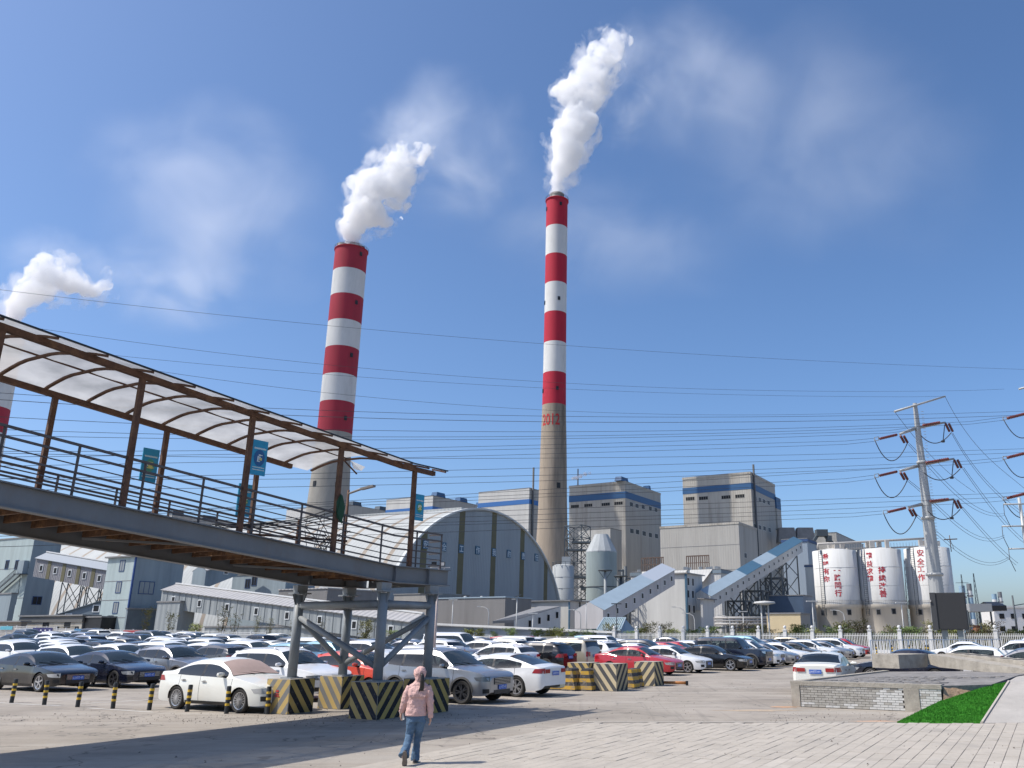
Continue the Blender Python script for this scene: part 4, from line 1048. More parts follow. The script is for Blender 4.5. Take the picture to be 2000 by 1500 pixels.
# ------------------------------------------------------------------ brick retaining wall with the paved platform and ramp at right
BRK = [mat('pale_grey_brick_%d' % i, c, rough=.9, spec=.2, var=.12, scale=9, dirt=(.66, .65, .62), dirt_amt=.4 + .5 * (i == 2), dscale=2.3, bump=.5, bscale=40) for i, c in enumerate([(.38, .36, .32), (.33, .31, .275), (.56, .55, .52), (.29, .27, .24)])]
MORT = mat('dark_mortar', (.07, .064, .056), rough=.95)
def build_wall():
    W0 = Vector((6.06, 27.0, 0)); Lw = 4.30; H = .74
    r = empty('retaining_wall', W0, 'low grey brick retaining wall with whitewashed patches in front of the white sedan', 'wall')
    nrm = -V
    b = MB(); b.box(W0 + U * Lw / 2 + V * .12 + Z * (H / 2 - .05), (Lw - .02, .22, H - .10), 0, (U, V, Z)); b.build('wall_core', MORT, r)
    b = MB(); b.box(W0 + U * Lw / 2 + V * .12 + Z * (H - .06), (Lw + .03, .30, .12), 0, (U, V, Z)); b.build('coping', CONC, r)
    for u0, w_ in ((0, .26), (3.28, .42)):
        b = MB(); b.box(W0 + U * (u0 + w_ / 2) + V * .10 + Z * (H - .12) / 2, (w_, .27, H - .124), 0, (U, V, Z)); b.build('concrete_pier', CONC, r)
    bl, bh = .212, .0665; rr = random.Random(11); meshes = {}
    for k in range(9):
        z = .012 + k * (bh + .002) + bh / 2
        u = .27 + (0 if k % 2 else -bl / 2)
        while u < Lw:
            a, c = max(u, .27), min(u + bl, Lw)
            if a < 3.28 < c: c = 3.28
            if a < 3.70 < c: a = 3.70
            mid = (a + c) / 2
            if c - a > .05 and not (3.28 <= mid <= 3.70):
                white = (u > 2.3 and rr.random() < .75 and not (k > 6 and u < 2.6)) or (k < 2 and rr.random() < .5) or u > 3.6 and rr.random() < .8
                mi = 2 if white else rr.choice((0, 0, 1, 3, 0))
                key = (round(c - a, 2), mi)
                if key not in meshes:
                    q = MB(); q.box((0, 0, 0), (c - a - .010, .05, bh - .008), 0, (U, V, Z)); meshes[key] = q.mesh('brick', BRK[mi])
                p = W0 + U * mid + V * (.012 + rr.uniform(-.004, .004)) + Z * z
                put('brick', meshes[key], r, p - W0)
            u += bl
    # left flank kerb
    b = MB(); F1_ = Vector((11.2, 33.5, 0)); b.bar(W0 + V * .25 + U * .12 + Z * .67, F1_ + Z * .70, .22, .14); b.bar(W0 + V * .25 + U * .14 + Z * .30, F1_ + Z * .32, .12, .60); b.build('flank_kerb', CONC, r)
    # sloping paved top as a platform
    t = MB(); q = [W0 + V * .26 + U * .12, W0 + V * .26 + U * 4.33, G(1936, 1337, .72) * 1, G(1990, 1319, .82) * 1, F1_ + U * 5.5, F1_]; q = [Vector((p.x, p.y, 0)) for p in q]
    pl = mat('rough_paved_top', (.225, .215, .205), rough=.95, spec=.2, var=.25, scale=2.2, dirt=(.12, .112, .104), dirt_amt=.7, dscale=2.5, bump=1.0, bscale=14)
    q2 = [p + Z * h_ for p, h_ in zip(q, (.70, .70, .72, .83, .86, .72))]; t.prism([p - Z * .4 for p in q2], Z * .40); plat = t.build('paved_platform', pl); tag(plat, kind='structure', label='rough grey paved top behind the brick wall')
    r2 = random.Random(8); sm = []
    for s_ in range(5):
        qq = MB(); n_ = 5 + s_ % 3; ang = sorted(r2.uniform(0, 2 * pi) for _ in range(n_)); 
        pts = [Vector((cos(2 * pi * i / n_ + .3 * s_) * r2.uniform(.20, .27), sin(2 * pi * i / n_ + .3 * s_) * r2.uniform(.20, .27), 0)) for i in range(n_)]
        qq.prism(pts, Z * .03); sm.append(qq.mesh('setting_stone', pl))
    for i in range(20):
        for j in range(9):
            u = .45 + i * .46 + (j % 2) * .22; v = .55 + j * .46
            pt_ = proj(W0 + U * u + V * v + Z * .7)
            if u < .45 + .24 * v or v > 4.4 or (pt_[0] > 1838 and (pt_[0] - 1838) * .03 + 1327 < pt_[1]) or (pt_[0] > 1930 and pt_[1] > 1334 - (pt_[0] - 1930) * .3): continue
            put('paving_stone', r2.choice(sm), plat, W0 + U * (u + r2.uniform(-.03, .03)) + V * v + Z * (.688 + .16 * max(0, (u - 2) / 6) * v / 4 + r2.uniform(-.006, .008)), (0, 0, r2.uniform(0, 6)))
    # raised parapet block and the long broken wedge beside it
    c0 = G(1757, 1306, .84); c1 = G(1814, 1303, .85)
    dirp = (c1 - c0).normalized(); back = Vector((-dirp.y, dirp.x, 0))
    b = MB(); b.prism([c0, c1 - dirp * .12, c1 + Z * .14, c1 + Z * .50, c0 + Z * .50], back * 1.2); r3 = b.build('concrete_upstand', CONC, fix=True); tag(r3, 'raised concrete block at the broken end of the ramp parapet', 'concrete block')
    c2 = G(1997, 1316, .82)
    b = MB(); d2 = (c2 - c1).normalized(); bk = Vector((-d2.y, d2.x, 0)); c1 = c1 + d2 * .03
    b.prism([c1 + Z * .12, c1 + d2 * .6 + Z * .02, c2 + Z * -.06, c2 + d2 * 2.5, c2 + d2 * 2.5 + Z * .10, c2 + Z * .16, c1 + Z * .49], bk * .8); r4 = b.build('parapet_wedge', CONC, fix=True); tag(r4, 'cracked concrete parapet wedge sloping down to the right', 'parapet')
    # capping with dark slots behind
    s_ = MB(); p0 = c1 + bk * .85; L2 = (c2 - c1).length + 3
    s_.prism([p0 + Z * .30, p0 + d2 * L2 + Z * .05, p0 + d2 * L2 + Z * .22, p0 + Z * .53], bk * .9); r5 = s_.build('capping_slab', CONC, fix=True); tag(r5, 'concrete capping slab with dark drainage slots behind the parapet wedge', 'slab')
    for i in range(6):
        t_ = .35 + i * .62; zz = .53 - .31 * t_ / L2 * 1.0
        q = MB(); q.box(p0 + d2 * t_ + bk * .45 + Z * zz, (.16, .62, .03), 0, (d2, bk, Z)); q.build('drain_slot', BLK, r5, off=(0, 0, 0))
    # bare earth gap and artificial grass on the slope
    A = G(1838, 1393); Bt = G(1838, 1334, .70); Ct = G(1936, 1337, .70)
    SOIL = mat('bare_stony_soil', (.36, .25, .165), rough=1, spec=.1, var=.3, scale=8, dirt=(.50, .38, .27), dirt_amt=.8, dscale=12, bump=1.0, bscale=25)
    gA, gB, gC, gD = G(1752, 1413.0, 0), G(1914, 1413.5, 0), G(1969, 1334, .74), G(1838, 1371, .28)
    b = MB(); n = 22; vs = []
    e0 = W0 + U * 4.34 - V * .5 + Z * .0; rs = random.Random(5)
    for j in range(n + 1):
        for i in range(n + 1):
            u, v = i / n, j / n
            lo = e0.lerp(G(1945, 1345, .60), u); hi = (W0 + U * 4.35 + V * .22 + Z * .66).lerp(G(1938, 1338, .69), u)
            p = lo.lerp(hi, v); p.z += .05 * mnoise.noise(p * 3) + .025 * mnoise.noise(p * 11); vs.append(p)
    b.add(vs, [(j * (n + 1) + i, j * (n + 1) + i + 1, (j + 1) * (n + 1) + i + 1, (j + 1) * (n + 1) + i) for j in range(n) for i in range(n)], 0, True); tag(b.build('earth_bank', SOIL), kind='stuff', label='bare stony earth between the brick wall and the turf')
    TURF = mat('artificial_turf', (.042, .20, .020), rough=.8, spec=.15, var=.25, scale=5, dirt=(.075, .29, .03), dirt_amt=.8, dscale=14, bump=.6, bscale=70)
    gE = G(1800, 1392, .10)
    b = MB(); top = [gA, gB, gC, G(1937, 1339, .68), gD, gE]
    def tz(p): return p
    b.add([p + Z * .02 for p in top] + [p - Z * .25 for p in top], [(0, 1, 2, 3), (0, 3, 4, 5)] + [(i, i + 6, (i + 1) % 6 + 6, (i + 1) % 6) for i in range(6)]); turf = b.build('turf_mat', TURF, fix=False); tag(turf, kind='structure', label='bright green artificial turf mat on the slope')
    # blades
    b = MB(); rg = random.Random(6)
    tris = [(top[0], top[1], top[2]), (top[0], top[2], top[3]), (top[0], top[3], top[4])]
    for k in range(16000):
        T = rg.choices(tris, weights=[((t[1] - t[0]).cross(t[2] - t[0])).length for t in tris])[0]
        a, c = rg.random(), rg.random()
        if a + c > 1: a, c = 1 - a, 1 - c
        p = T[0] + (T[1] - T[0]) * a + (T[2] - T[0]) * c + Z * .018; an = rg.uniform(0, 6.28); d = Vector((cos(an), sin(an), 0)) * .012
        b.add([p - d, p + d, p + Vector((rg.uniform(-.02, .02), rg.uniform(-.02, .02), rg.uniform(.025, .045)))], [(0, 1, 2)])
    tag(b.build('turf_blades', TURF), kind='stuff', label='short green blades of the artificial turf')
    # concrete ramp right of the turf
    RC = mat('pale_ramp_concrete', (.40, .375, .34), rough=.9, spec=.25, var=.1, scale=1.2, dirt=(.30, .28, .25), dirt_amt=.5, dscale=2, bump=.4, bscale=30)
    q0, q1 = gB + Z * .02, gC + Z * .04; ex = Vector((6.5, .2, 0))
    b = MB(); far = G(1992, 1318, .80); b.add([q0, q0 + ex, q1 + ex * .9 + Z * .05, q1, far, far + ex, q0 - Z * .1, q0 + ex - Z * .1], [(0, 1, 2, 3), (3, 2, 5, 4), (6, 7, 1, 0)]); ro = b.build('ramp', RC, fix=False); tag(ro, kind='structure', label='pale concrete ramp rising at the right edge')
    for u_ in (0,):
        k = MB(); k.bar(q0 + Vector((.06, 0, .02)), q1 + Vector((.03, 0, .02)), .05, .03); k.build('ramp_edge', PAVE2, ro, off=(0, 0, 0))
build_wall()

# grit and small stones lying on the yard
def grit():
    r = random.Random(44); b = MB()
    for k in range(2600):
        if k % 3 == 0: x, y = r.gauss(-9, 4.5), r.gauss(23.4, .9)
        elif k % 3 == 1: x, y = r.uniform(-9, 12), r.uniform(15, 40)
        elif k % 4: continue
        else: q = G(r.uniform(1500, 1860), r.uniform(1392, 1412)); x, y = q.x, q.y
        s_ = r.uniform(.008, .028) * (1.6 if r.random() < .05 else 1); z = ground_z(x, y) + (.014 if (y < 22.4 and x > 0) else .002)
        p = [Vector((x + r.uniform(-1, 1) * s_, y + r.uniform(-1, 1) * s_, z)) for _ in range(3)] + [Vector((x, y, z + s_ * r.uniform(.5, 1)))]
        b.add(p, [(0, 1, 3), (1, 2, 3), (2, 0, 3)])
    tag(b.build('loose_grit', mat('grit_stone', (.16, .14, .12), rough=.95, var=.4, scale=3)), kind='stuff', label='loose grit and small stones scattered over the yard')
grit()
# ------------------------------------------------------------------ walking person
def remeshed(name, b, m, parent, voxel=.010, smooth=3, disp=0.0, dscale=.12, off=(0, 0, 0)):
    me = b.mesh(name + '_src', [m]); o = bpy.data.objects.new(name + '_src', me); COL.objects.link(o)
    r = o.modifiers.new('r', 'REMESH'); r.mode = 'VOXEL'; r.voxel_size = voxel; r.use_smooth_shade = True
    if smooth: s_ = o.modifiers.new('s', 'SMOOTH'); s_.factor = .5; s_.iterations = smooth
    if disp:
        tx = bpy.data.textures.new(name, 'CLOUDS'); tx.noise_scale = dscale; tx.noise_depth = 3
        d = o.modifiers.new('d', 'DISPLACE'); d.texture = tx; d.strength = disp; d.mid_level = .5; d.texture_coords = 'LOCAL'
    dg = bpy.context.evaluated_depsgraph_get(); ev = o.evaluated_get(dg)
    nm = bpy.data.meshes.new_from_object(ev); nm.name = name; bpy.data.objects.remove(o)
    if not nm.materials: nm.materials.append(m)
    nm.polygons.foreach_set('use_smooth', [True] * len(nm.polygons))
    return put(name, nm, parent, off)
def loft(b, rings, n=20):
    """rings = [(cx, cy, z, rx, ry)]"""
    vs = [(cx + rx * cos(2 * pi * i / n), cy + ry * sin(2 * pi * i / n), z) for cx, cy, z, rx, ry in rings for i in range(n)]
    k = len(rings)
    fs = [(j * n + i, j * n + (i + 1) % n, (j + 1) * n + (i + 1) % n, (j + 1) * n + i) for j in range(k - 1) for i in range(n)]
    fs += [tuple(range(n))[::-1], tuple((k - 1) * n + i for i in range(n))]
    b.add(vs, fs, 0, True)
def ball(b, c, r, sx=1, sy=1, sz=1, n=12):
    pr = [(max(.0005, r * sin(pi * j / n)), -r * cos(pi * j / n)) for j in range(n + 1)]
    q = MB(); q.lathe(pr, n=n * 2); b.add([(v[0] * sx + c[0], v[1] * sy + c[1], v[2] * sz + c[2]) for v in q.v], q.f, 0, True)
def person(SC=.965):
    p = G(812, 1494)
    root = empty('person', (p.x - .03, p.y, .012), 'person in pink hooded jacket and flared blue jeans walking away, dark ponytail', 'person', rz=radians(4))
    SKIN = mat('skin', (.50, .29, .20), rough=.5); PINK = mat('pink_jacket_cloth', (.58, .37, .335), rough=.85, var=.08, scale=9, bump=.25, bscale=26)
    JEAN = mat('blue_denim', (.075, .135, .215), rough=.9, var=.22, scale=6, dirt=(.20, .30, .40), dirt_amt=.55, dscale=7, stretch=(1, 1, .6), bump=.35, bscale=60)
    HAIR = mat('dark_hair', (.010, .008, .008), rough=.45); SOLE = mat('brown_shoe_sole', (.16, .135, .115), rough=.85, var=.2, scale=30); SHOE = mat('dark_shoe', (.03, .035, .05), rough=.7)
    # body: head, neck, trunk, arms, legs in one surface
    b = MB()
    ball(b, (.02, .01, 1.52), .098, .80, .98, 1.15); b.tube((.02, .0, 1.32), (.02, .0, 1.46), .055, .05, 12)
    ball(b, (.02, .105, 1.50), .018, .8, 1.1, 1.4); ball(b, (-.055, .015, 1.51), .022, .5, .9, 1.4); ball(b, (.095, .015, 1.51), .022, .5, .9, 1.4)
    loft(b, [(-.02, 0, .84, .14, .10), (-.02, 0, 1.0, .12, .085), (-.01, 0, 1.2, .15, .10), (0, 0, 1.30, .155, .09), (.01, 0, 1.36, .07, .06)])
    for pts, r in (([(-.15, 0, 1.30), (-.225, .0, 1.06), (-.285, .07, .87), (-.297, .09, .84)], (.045, .038, .026, .024)), ([(.17, 0, 1.30), (.225, -.03, 1.04), (.243, .01, .79), (.245, .02, .76)], (.045, .038, .026, .024))): b.path(pts, list(r), 12)
    b.path([(-.09, 0, .84), (-.115, .03, .47), (-.15, -.24, .17), (-.155, -.25, .13)], [.085, .06, .04, .04], 12); b.path([(.07, 0, .84), (.03, .10, .46), (.0, .13, .08)], [.085, .06, .04], 12)
    # hands: palm, four fingers, thumb
    for s_, (hx, hy, hz) in ((-1, (-.298, .092, .80)), (1, (.245, .022, .725))):
        ball(b, (hx, hy, hz), .036, .55, .95, 1.15)
        for i, L_ in enumerate((.058, .068, .064, .050)):
            y = hy + .027 - i * .018; x = hx
            b.path([(x, y, hz - .025), (x - s_ * .004, y, hz - .025 - L_ * .5), (x - s_ * .018, y - .003, hz - .02 - L_ * .88), (x - s_ * .03, y - .004, hz - .018 - L_ * .95)], [.0095, .009, .0085, .007], 8)
        b.path([(hx, hy + .025, hz + .015), (hx - s_ * .015, hy + .045, hz - .012), (hx - s_ * .022, hy + .05, hz - .038)], [.011, .010, .008], 8)
    remeshed('body', b, SKIN, root, .0055, 2)
    # jacket
    b = MB()
    loft(b, [(-.02, -.0, .81, .175, .125), (-.02, 0, .84, .192, .14), (-.02, 0, .95, .180, .135), (-.012, 0, 1.08, .178, .13), (0, -.005, 1.20, .188, .13), (.004, -.005, 1.28, .190, .115), (.006, 0, 1.33, .165, .10), (.01, 0, 1.37, .10, .085), (.015, 0, 1.40, .07, .075)])
    b.path([(-.145, 0, 1.30), (-.19, -.01, 1.20), (-.235, -.005, 1.06), (-.27, .05, .93), (-.288, .078, .86)], [.068, .070, .060, .052, .046], 16)
    b.path([(.165, 0, 1.30), (.205, -.015, 1.20), (.230, -.03, 1.05), (.243, -.012, .88), (.246, .01, .765)], [.068, .068, .060, .052, .046], 16)
    # back flap with ruffle
    loft(b, [(-.01, -.045, 1.16, .17, .115), (-.005, -.035, 1.24, .182, .112), (0, -.02, 1.30, .165, .10)])
    loft(b, [(.015, .0, 1.36, .080, .085), (.018, .0, 1.42, .075, .080)])
    remeshed('jacket', b, PINK, root, .008, 2, .034, .06)
    b = MB()
    for k in range(9):
        x = -.15 + k * .034; b.bar((x, -.135 - .004 * (k % 2), 1.145), (x + .03, -.150 + .012 * (k % 2), 1.155), .012, .05)
    remeshed('ruffle', b, PINK, root, .008, 3)
    b = MB(); loft(b, [(-.02, 0, .805, .187, .137), (-.02, 0, .815, .192, .142), (-.02, 0, .838, .192, .142), (-.02, 0, .846, .186, .136)]); remeshed('jacket_hem', b, PINK, root, .008, 1)
    # hood
    b = MB(); ball(b, (.02, .0, 1.535), .112, .95, 1.0, 1.05); ball(b, (.015, -.01, 1.45), .085, .9, 1.0, 1.2); b.tube((.015, 0, 1.36), (.015, 0, 1.45), .082, .078, 14); ball(b, (-.052, .045, 1.53), .07, .8, 1, 1.25)
    remeshed('hood', b, PINK, root, .008, 2, .032, .04)
    # ponytail
    b = MB(); b.path([(.055, -.095, 1.53), (.075, -.135, 1.50), (.085, -.145, 1.42), (.085, -.140, 1.33), (.075, -.15, 1.25)], [.018, .034, .040, .036, .010], 10)
    rr = random.Random(1)
    for i in range(16):
        a = rr.uniform(-.035, .035); b.path([(.08 + a, -.14, 1.40), (.083 + a, -.165 + abs(a), 1.32), (.07 + a * 1.4, -.15, 1.24 - rr.uniform(0, .04))], [.010, .009, .003], 6)
    remeshed('ponytail', b, HAIR, root, .007, 1)
    # jeans
    b = MB()
    loft(b, [(-.01, 0, .70, .165, .115), (-.01, 0, .78, .175, .125), (-.012, 0, .86, .165, .115)])
    b.path([(-.085, -.0, .74), (-.10, .02, .60), (-.115, .03, .47), (-.13, -.08, .34), (-.148, -.20, .225), (-.155, -.245, .165)], [.098, .085, .068, .066, .080, .098], 18)
    b.path([(.075, .0, .74), (.055, .05, .60), (.03, .10, .46), (.012, .12, .30), (.0, .125, .15), (-.003, .125, .045)], [.096, .082, .066, .064, .072, .080], 18)
    remeshed('jeans', b, JEAN, root, .008, 2, .030, .06)
    # shoes: rear one stands on its toe with the sole showing
    sole = [(.0, -.14), (.035, -.12), (.042, -.04), (.036, .04), (.046, .10), (.035, .145), (0, .16), (-.035, .14), (-.045, .09), (-.035, .03), (-.034, -.05), (-.03, -.12)]
    def shoe(o, ax, n1, n2):
        X, Y, W = ax; b = MB()
        b.prism([Vector(o) + X * x + Y * y for x, y in sole], W * -.022); put(n2, b.mesh(n2, SOLE), root)
        q = MB()
        for k in range(6):
            pass
        q.prism([Vector(o) + X * x * .95 + Y * y * .97 for x, y in sole], W * .05); ball(q, Vector(o) + Y * -.05 + W * .05, .045, 1, 1.4, 1); remeshed(n1, q, SHOE, root, .009, 3)
    shoe((-.003, .17, .022), (Vector((1, 0, 0)), Vector((0, 1, 0)), Z), 'shoe', 'shoe_sole')
    a = radians(-66); Y = Vector((0, cos(a), sin(a))); W = Vector((0, -sin(a), cos(a)))
    shoe((-.135, -.265, .135), (Vector((1, 0, 0)), Y, W), 'shoe', 'shoe_sole')
    root.scale = (SC, SC, SC)
    ph = MB(); ph.box((0, 0, 0), (.012, .075, .15)); o = ph.build('held_phone', mat('pale_phone_case', (.55, .55, .52), rough=.3)); q = Matrix.Rotation(radians(4), 3, 'Z') @ Vector((-.275, .085, .80))
    o.location = (p.x - .03 + q.x * SC, p.y + q.y * SC, .012 + q.z * SC); o.rotation_euler = (radians(-25), 0, radians(60)); tag(o, 'pale phone held in the left hand of the walking person', 'phone')
person()
# ------------------------------------------------------------------ buildings of the plant
def wallmat(name, col, dirt, amt=.5, sc=.25, wave=None, var=.10):
    return mat(name, col, rough=.8, spec=.3, var=var, scale=sc * 1.7, stretch=(1, 1, .09), dirt=dirt, dirt_amt=amt, dscale=sc, wave=wave)
WIN_G = mat('dark_window_glass', (.018, .020, .022), rough=.5, spec=.2); WIN_F = mat('white_window_frame', (.60, .62, .62), rough=.5); WIN_B = mat('blue_window_trim', (.03, .07, .17), rough=.6); ROOFM = mat('grey_roof_membrane', (.20, .20, .20), rough=.9, var=.15, scale=.5)
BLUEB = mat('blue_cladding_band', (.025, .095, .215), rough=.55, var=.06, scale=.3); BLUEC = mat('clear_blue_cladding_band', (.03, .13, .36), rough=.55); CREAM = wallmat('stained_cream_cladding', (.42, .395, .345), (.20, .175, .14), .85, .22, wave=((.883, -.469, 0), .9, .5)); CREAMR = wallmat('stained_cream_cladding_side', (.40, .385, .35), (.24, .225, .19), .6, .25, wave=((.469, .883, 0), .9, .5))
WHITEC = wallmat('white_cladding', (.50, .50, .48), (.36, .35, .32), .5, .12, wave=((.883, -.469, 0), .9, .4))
class Block:
    """box building on the plant grid: near vertical edge, lit left face (normal -V), right face (normal U)"""
    def __init__(s, name, near, Y, lpx, rpx, label, cat, mats, base=0.0, top=None, group=None, roof=True, lw=None, rw=None, over=0, parapet=True):
        p = P(*near, Y); s.top = p.z if top is None else top; s.p = Vector((p.x, p.y, 0)); s.base = base
        q = Vector((p.x, p.y, s.top))
        s.lw = solve_px(q, -U, lpx) if lw is None else lw; s.rw = solve_px(q, V, rpx) if rw is None else rw
        s.root = empty(name, (p.x, p.y, base), label, cat, group)
        ml, mr = mats
        a, c, d = s.p, s.p - U * s.lw, s.p + V * s.rw; e = c + V * s.rw; h = Z * s.top; z0 = Z * base
        b = MB(); b.add([a + z0, c + z0, c + h, a + h], [(0, 3, 2, 1)]); s.lwall = b.build('wall', ml, s.root)
        b = MB(); b.add([e + z0, d + z0, d + h, e + h], [(0, 3, 2, 1)]); b.build('wall', ml, s.root)
        b = MB(); b.add([a + z0, d + z0, d + h, a + h], [(0, 1, 2, 3)]); b.build('wall', mr, s.root)
        b = MB(); b.add([c + z0, e + z0, e + h, c + h], [(0, 3, 2, 1)]); b.build('wall', mr, s.root)
        b = MB()
        if roof:
            ov = over; b.box((a + e) / 2 + Z * (s.top + .12), (s.lw + .3 + ov * 2, s.rw + .3 + ov * 2, .24), 0, (U, V, Z)); b.build('roof', ROOFM if roof is True else roof, s.root)
        s.fl = (s.p, -U, -V); s.fr = (s.p, V, U)
    def hit(s, face, px, py):
        o, d, n = face; r = ray(px, py); t = (o - Vector((0, 0, CAM_H))).dot(n) / r.dot(n)
        q = Vector((0, 0, CAM_H)) + r * t; return (q - o).dot(d), q.z
    def band(s, z0, z1, m, name='band', proud=.12, faces='lr'):
        for f, w_ in ((s.fl, s.lw), (s.fr, s.rw)):
            if f is s.fl and 'l' not in faces or f is s.fr and 'r' not in faces: continue
            o, d, n = f; b = MB(); c = o + d * w_ / 2 + n * proud / 2 + Z * (z0 + z1) / 2
            b.box(c, (w_ + (proud * 2 - .006 if f is s.fl else 0), proud, z1 - z0), 0, (d, n, Z)); b.build(name, m, s.root, fix=True)
    def window(s, face, px, py, w_, h, fm=WIN_F, bars=1, proud=.08, tz=None, name='window', gm=None):
        t, z = s.hit(face, px, py) if tz is None else tz
        o, d, n = face; c = o + d * t + Z * z
        b = MB(); fw = min(.12, w_ * .09)
        for u, ww, v, hh in ((-w_ / 2 + fw / 2, fw, 0, h), (w_ / 2 - fw / 2, fw, 0, h), (0, w_ - 2 * fw, h / 2 - fw / 2, fw), (0, w_ - 2 * fw, -h / 2 + fw / 2, fw)):
            b.box(c + d * u + Z * v + n * proud / 2, (ww, proud, hh), 0, (d, n, Z))
        for k in range(bars): b.box(c + d * (w_ * ((k + 1) / (bars + 1) - .5)) + n * proud * .4, (fw * .7, proud * .7, h - 2 * fw), 0, (d, n, Z))
        o_ = b.build(name, fm, s.root, fix=True)
        g = MB(); g.box(c + n * .02, (w_ - 2 * fw, .04, h - 2 * fw), 0, (d, n, Z)); g.build('pane', gm or WIN_G, o_, off=s.root.location, fix=True)
        return o_
# boiler house at right
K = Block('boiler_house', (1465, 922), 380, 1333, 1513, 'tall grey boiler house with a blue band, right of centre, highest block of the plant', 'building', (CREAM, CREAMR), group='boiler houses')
zt = lambda blk, f, px, py: blk.hit(f, px, py)[1]
K.band(zt(K, K.fl, 1400, 960), zt(K, K.fl, 1400, 948) , BLUEB, 'blue_band'); K.band(K.top - .9, K.top + .1, CREAM, 'parapet', .2)
for x, y in ((1348, 974), (1374, 973), (1418, 971), (1445, 969)): K.window(K.fl, x, y, 4.6, 1.8, CREAM, 3)
for x, y in ((1475, 973), (1484, 976), (1492, 979), (1501, 982)): K.window(K.fr, x, y, 4.2, 2.2, WIN_F, 2)
for x, y in ((1475, 1028), (1484, 1030), (1493, 1032), (1503, 1035)): K.window(K.fr, x, y, 4.2, 2.2, WIN_F, 2)
for x, y in ((1478, 1085), (1487, 1086), (1497, 1087)): K.window(K.fr, x, y, 4, 2.2, WIN_F, 2)
b = MB(); o, d, n = K.fr; t_, z_ = K.hit(K.fr, 1469, 950); b.tube(o + d * 3 + n * .8, o + d * 3 + n * .8 + Z * (K.top + 4), .5, n=8); b.build('downpipe', mat('dark_pipe', (.06, .065, .07), rough=.6), K.root)
# set back stair bay with balconies at its right end
KB = Block('stair_tower', (1514, 950), 414, 1512, 1524, 'narrow stair tower with small landings on the right side of the tall boiler house', 'building', (CREAM, CREAMR), top=K.top - 6.5)
KB.band(KB.top - 5.5, KB.top + 0, BLUEB, 'blue_band')
for i in range(5):
    b = MB(); b.box(KB.p + U * .2 - U * 2 - V * .9 + Z * (KB.top - 16 - i * 9.5), (7, 1.8, .5), 0, (U, V, Z)); b.build('landing', ROOFM, KB.root)
A1 = Block('turbine_annex', (1442, 1020), 352, 1289, 1478, 'wide lower annex with panelled wall in front of the tall boiler house', 'building', (wallmat('panelled_grey_wall', (.40, .385, .35), (.28, .26, .23), .6, .14, wave=((.883, -.469, 0), .9, .35)), CREAMR))
A1.band(A1.top - .7, A1.top + .15, CREAM, 'parapet', .2)
for z in (A1.top * .35, A1.top * .58, A1.top * .8): A1.band(z, z + .18, ROOFM, 'panel_joint', .05, 'l')
A1.window(A1.fr, 1456, 1085, 3.2, 2.2, WIN_F, 2)
# middle boiler house
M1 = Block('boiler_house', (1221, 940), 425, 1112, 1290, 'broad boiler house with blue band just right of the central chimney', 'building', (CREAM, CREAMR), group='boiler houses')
M1.band(zt(M1, M1.fl, 1215, 973), zt(M1, M1.fl, 1215, 960), BLUEB, 'blue_band'); M1.band(M1.top - .9, M1.top + .1, CREAM, 'parapet', .2)
M1.lwall  # stripes continue on both faces
for x, y in ((1123, 989), (1149, 987), (1183, 985), (1208, 983)): M1.window(M1.fl, x, y, 5, 1.8, CREAM, 3)
for x, y in ((1233, 985), (1244, 988), (1256, 990), (1270, 993), (1281, 996)): M1.window(M1.fr, x, y, 4, 2.4, WIN_F, 2)
for x, y in ((1234, 1037), (1245, 1039), (1258, 1042), (1270, 1045), (1282, 1047)): M1.window(M1.fr, x, y, 4.4, 2.6, WIN_F, 2)
for (u, v, w_, h) in ((3, 2, 9, 2.2), (9, 26, 9, 2.2), (4, 36, 2.5, 3)):
    b = MB(); b.box(M1.p - U * u + V * v + Z * (M1.top + h / 2 + .25), (4, w_, h), 0, (U, V, Z), top=.85); b.build('roof_vent', BLUEB, M1.root)
b = MB(); b.tube(M1.p - U * 28 + Z * M1.top, M1.p - U * 28 + Z * (M1.top + 9), .35, n=6); b.build('vent_pipe', ROOFM, M1.root)
M2 = Block('annex_building', (1192, 1032), 395, 1130, 1202, 'pale low annex in front of the broad boiler house behind the steel tower', 'building', (wallmat('pale_annex_wall', (.46, .455, .43), (.33, .32, .29), .5, .2), CREAMR), rw=12)
# boiler house behind the chimney
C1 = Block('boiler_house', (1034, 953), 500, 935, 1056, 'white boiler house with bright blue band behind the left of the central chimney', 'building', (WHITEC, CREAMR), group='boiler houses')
C1.band(zt(C1, C1.fl, 1030, 984), zt(C1, C1.fl, 1030, 975), BLUEC, 'blue_band')
b = MB(); b.tube(C1.p + V * 3 + U * .8, C1.p + V * 3 + U * .8 + Z * (C1.top + 13), .6, n=8); b.build('downpipe', MATS['dark_pipe'], C1.root)
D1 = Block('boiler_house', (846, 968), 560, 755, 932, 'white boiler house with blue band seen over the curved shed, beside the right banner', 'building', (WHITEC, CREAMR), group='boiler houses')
D1.band(zt(D1, D1.fl, 840, 998), zt(D1, D1.fl, 840, 989), BLUEC, 'blue_band')
for u, v, l_ in ((2, 8, 10), (2, 34, 9), (3, 60, 8)):
    b = MB(); b.box(D1.p - U * u + V * v + Z * (D1.top + 1.6), (5, l_, 3), 0, (U, V, Z), top=.85); b.build('roof_vent', BLUEB, D1.root)
E1 = Block('boiler_house', (680, 985), 640, 560, 752, 'long grey boiler house seen low between the rusty posts behind the left chimney', 'building', (WHITEC, CREAMR), group='boiler houses')
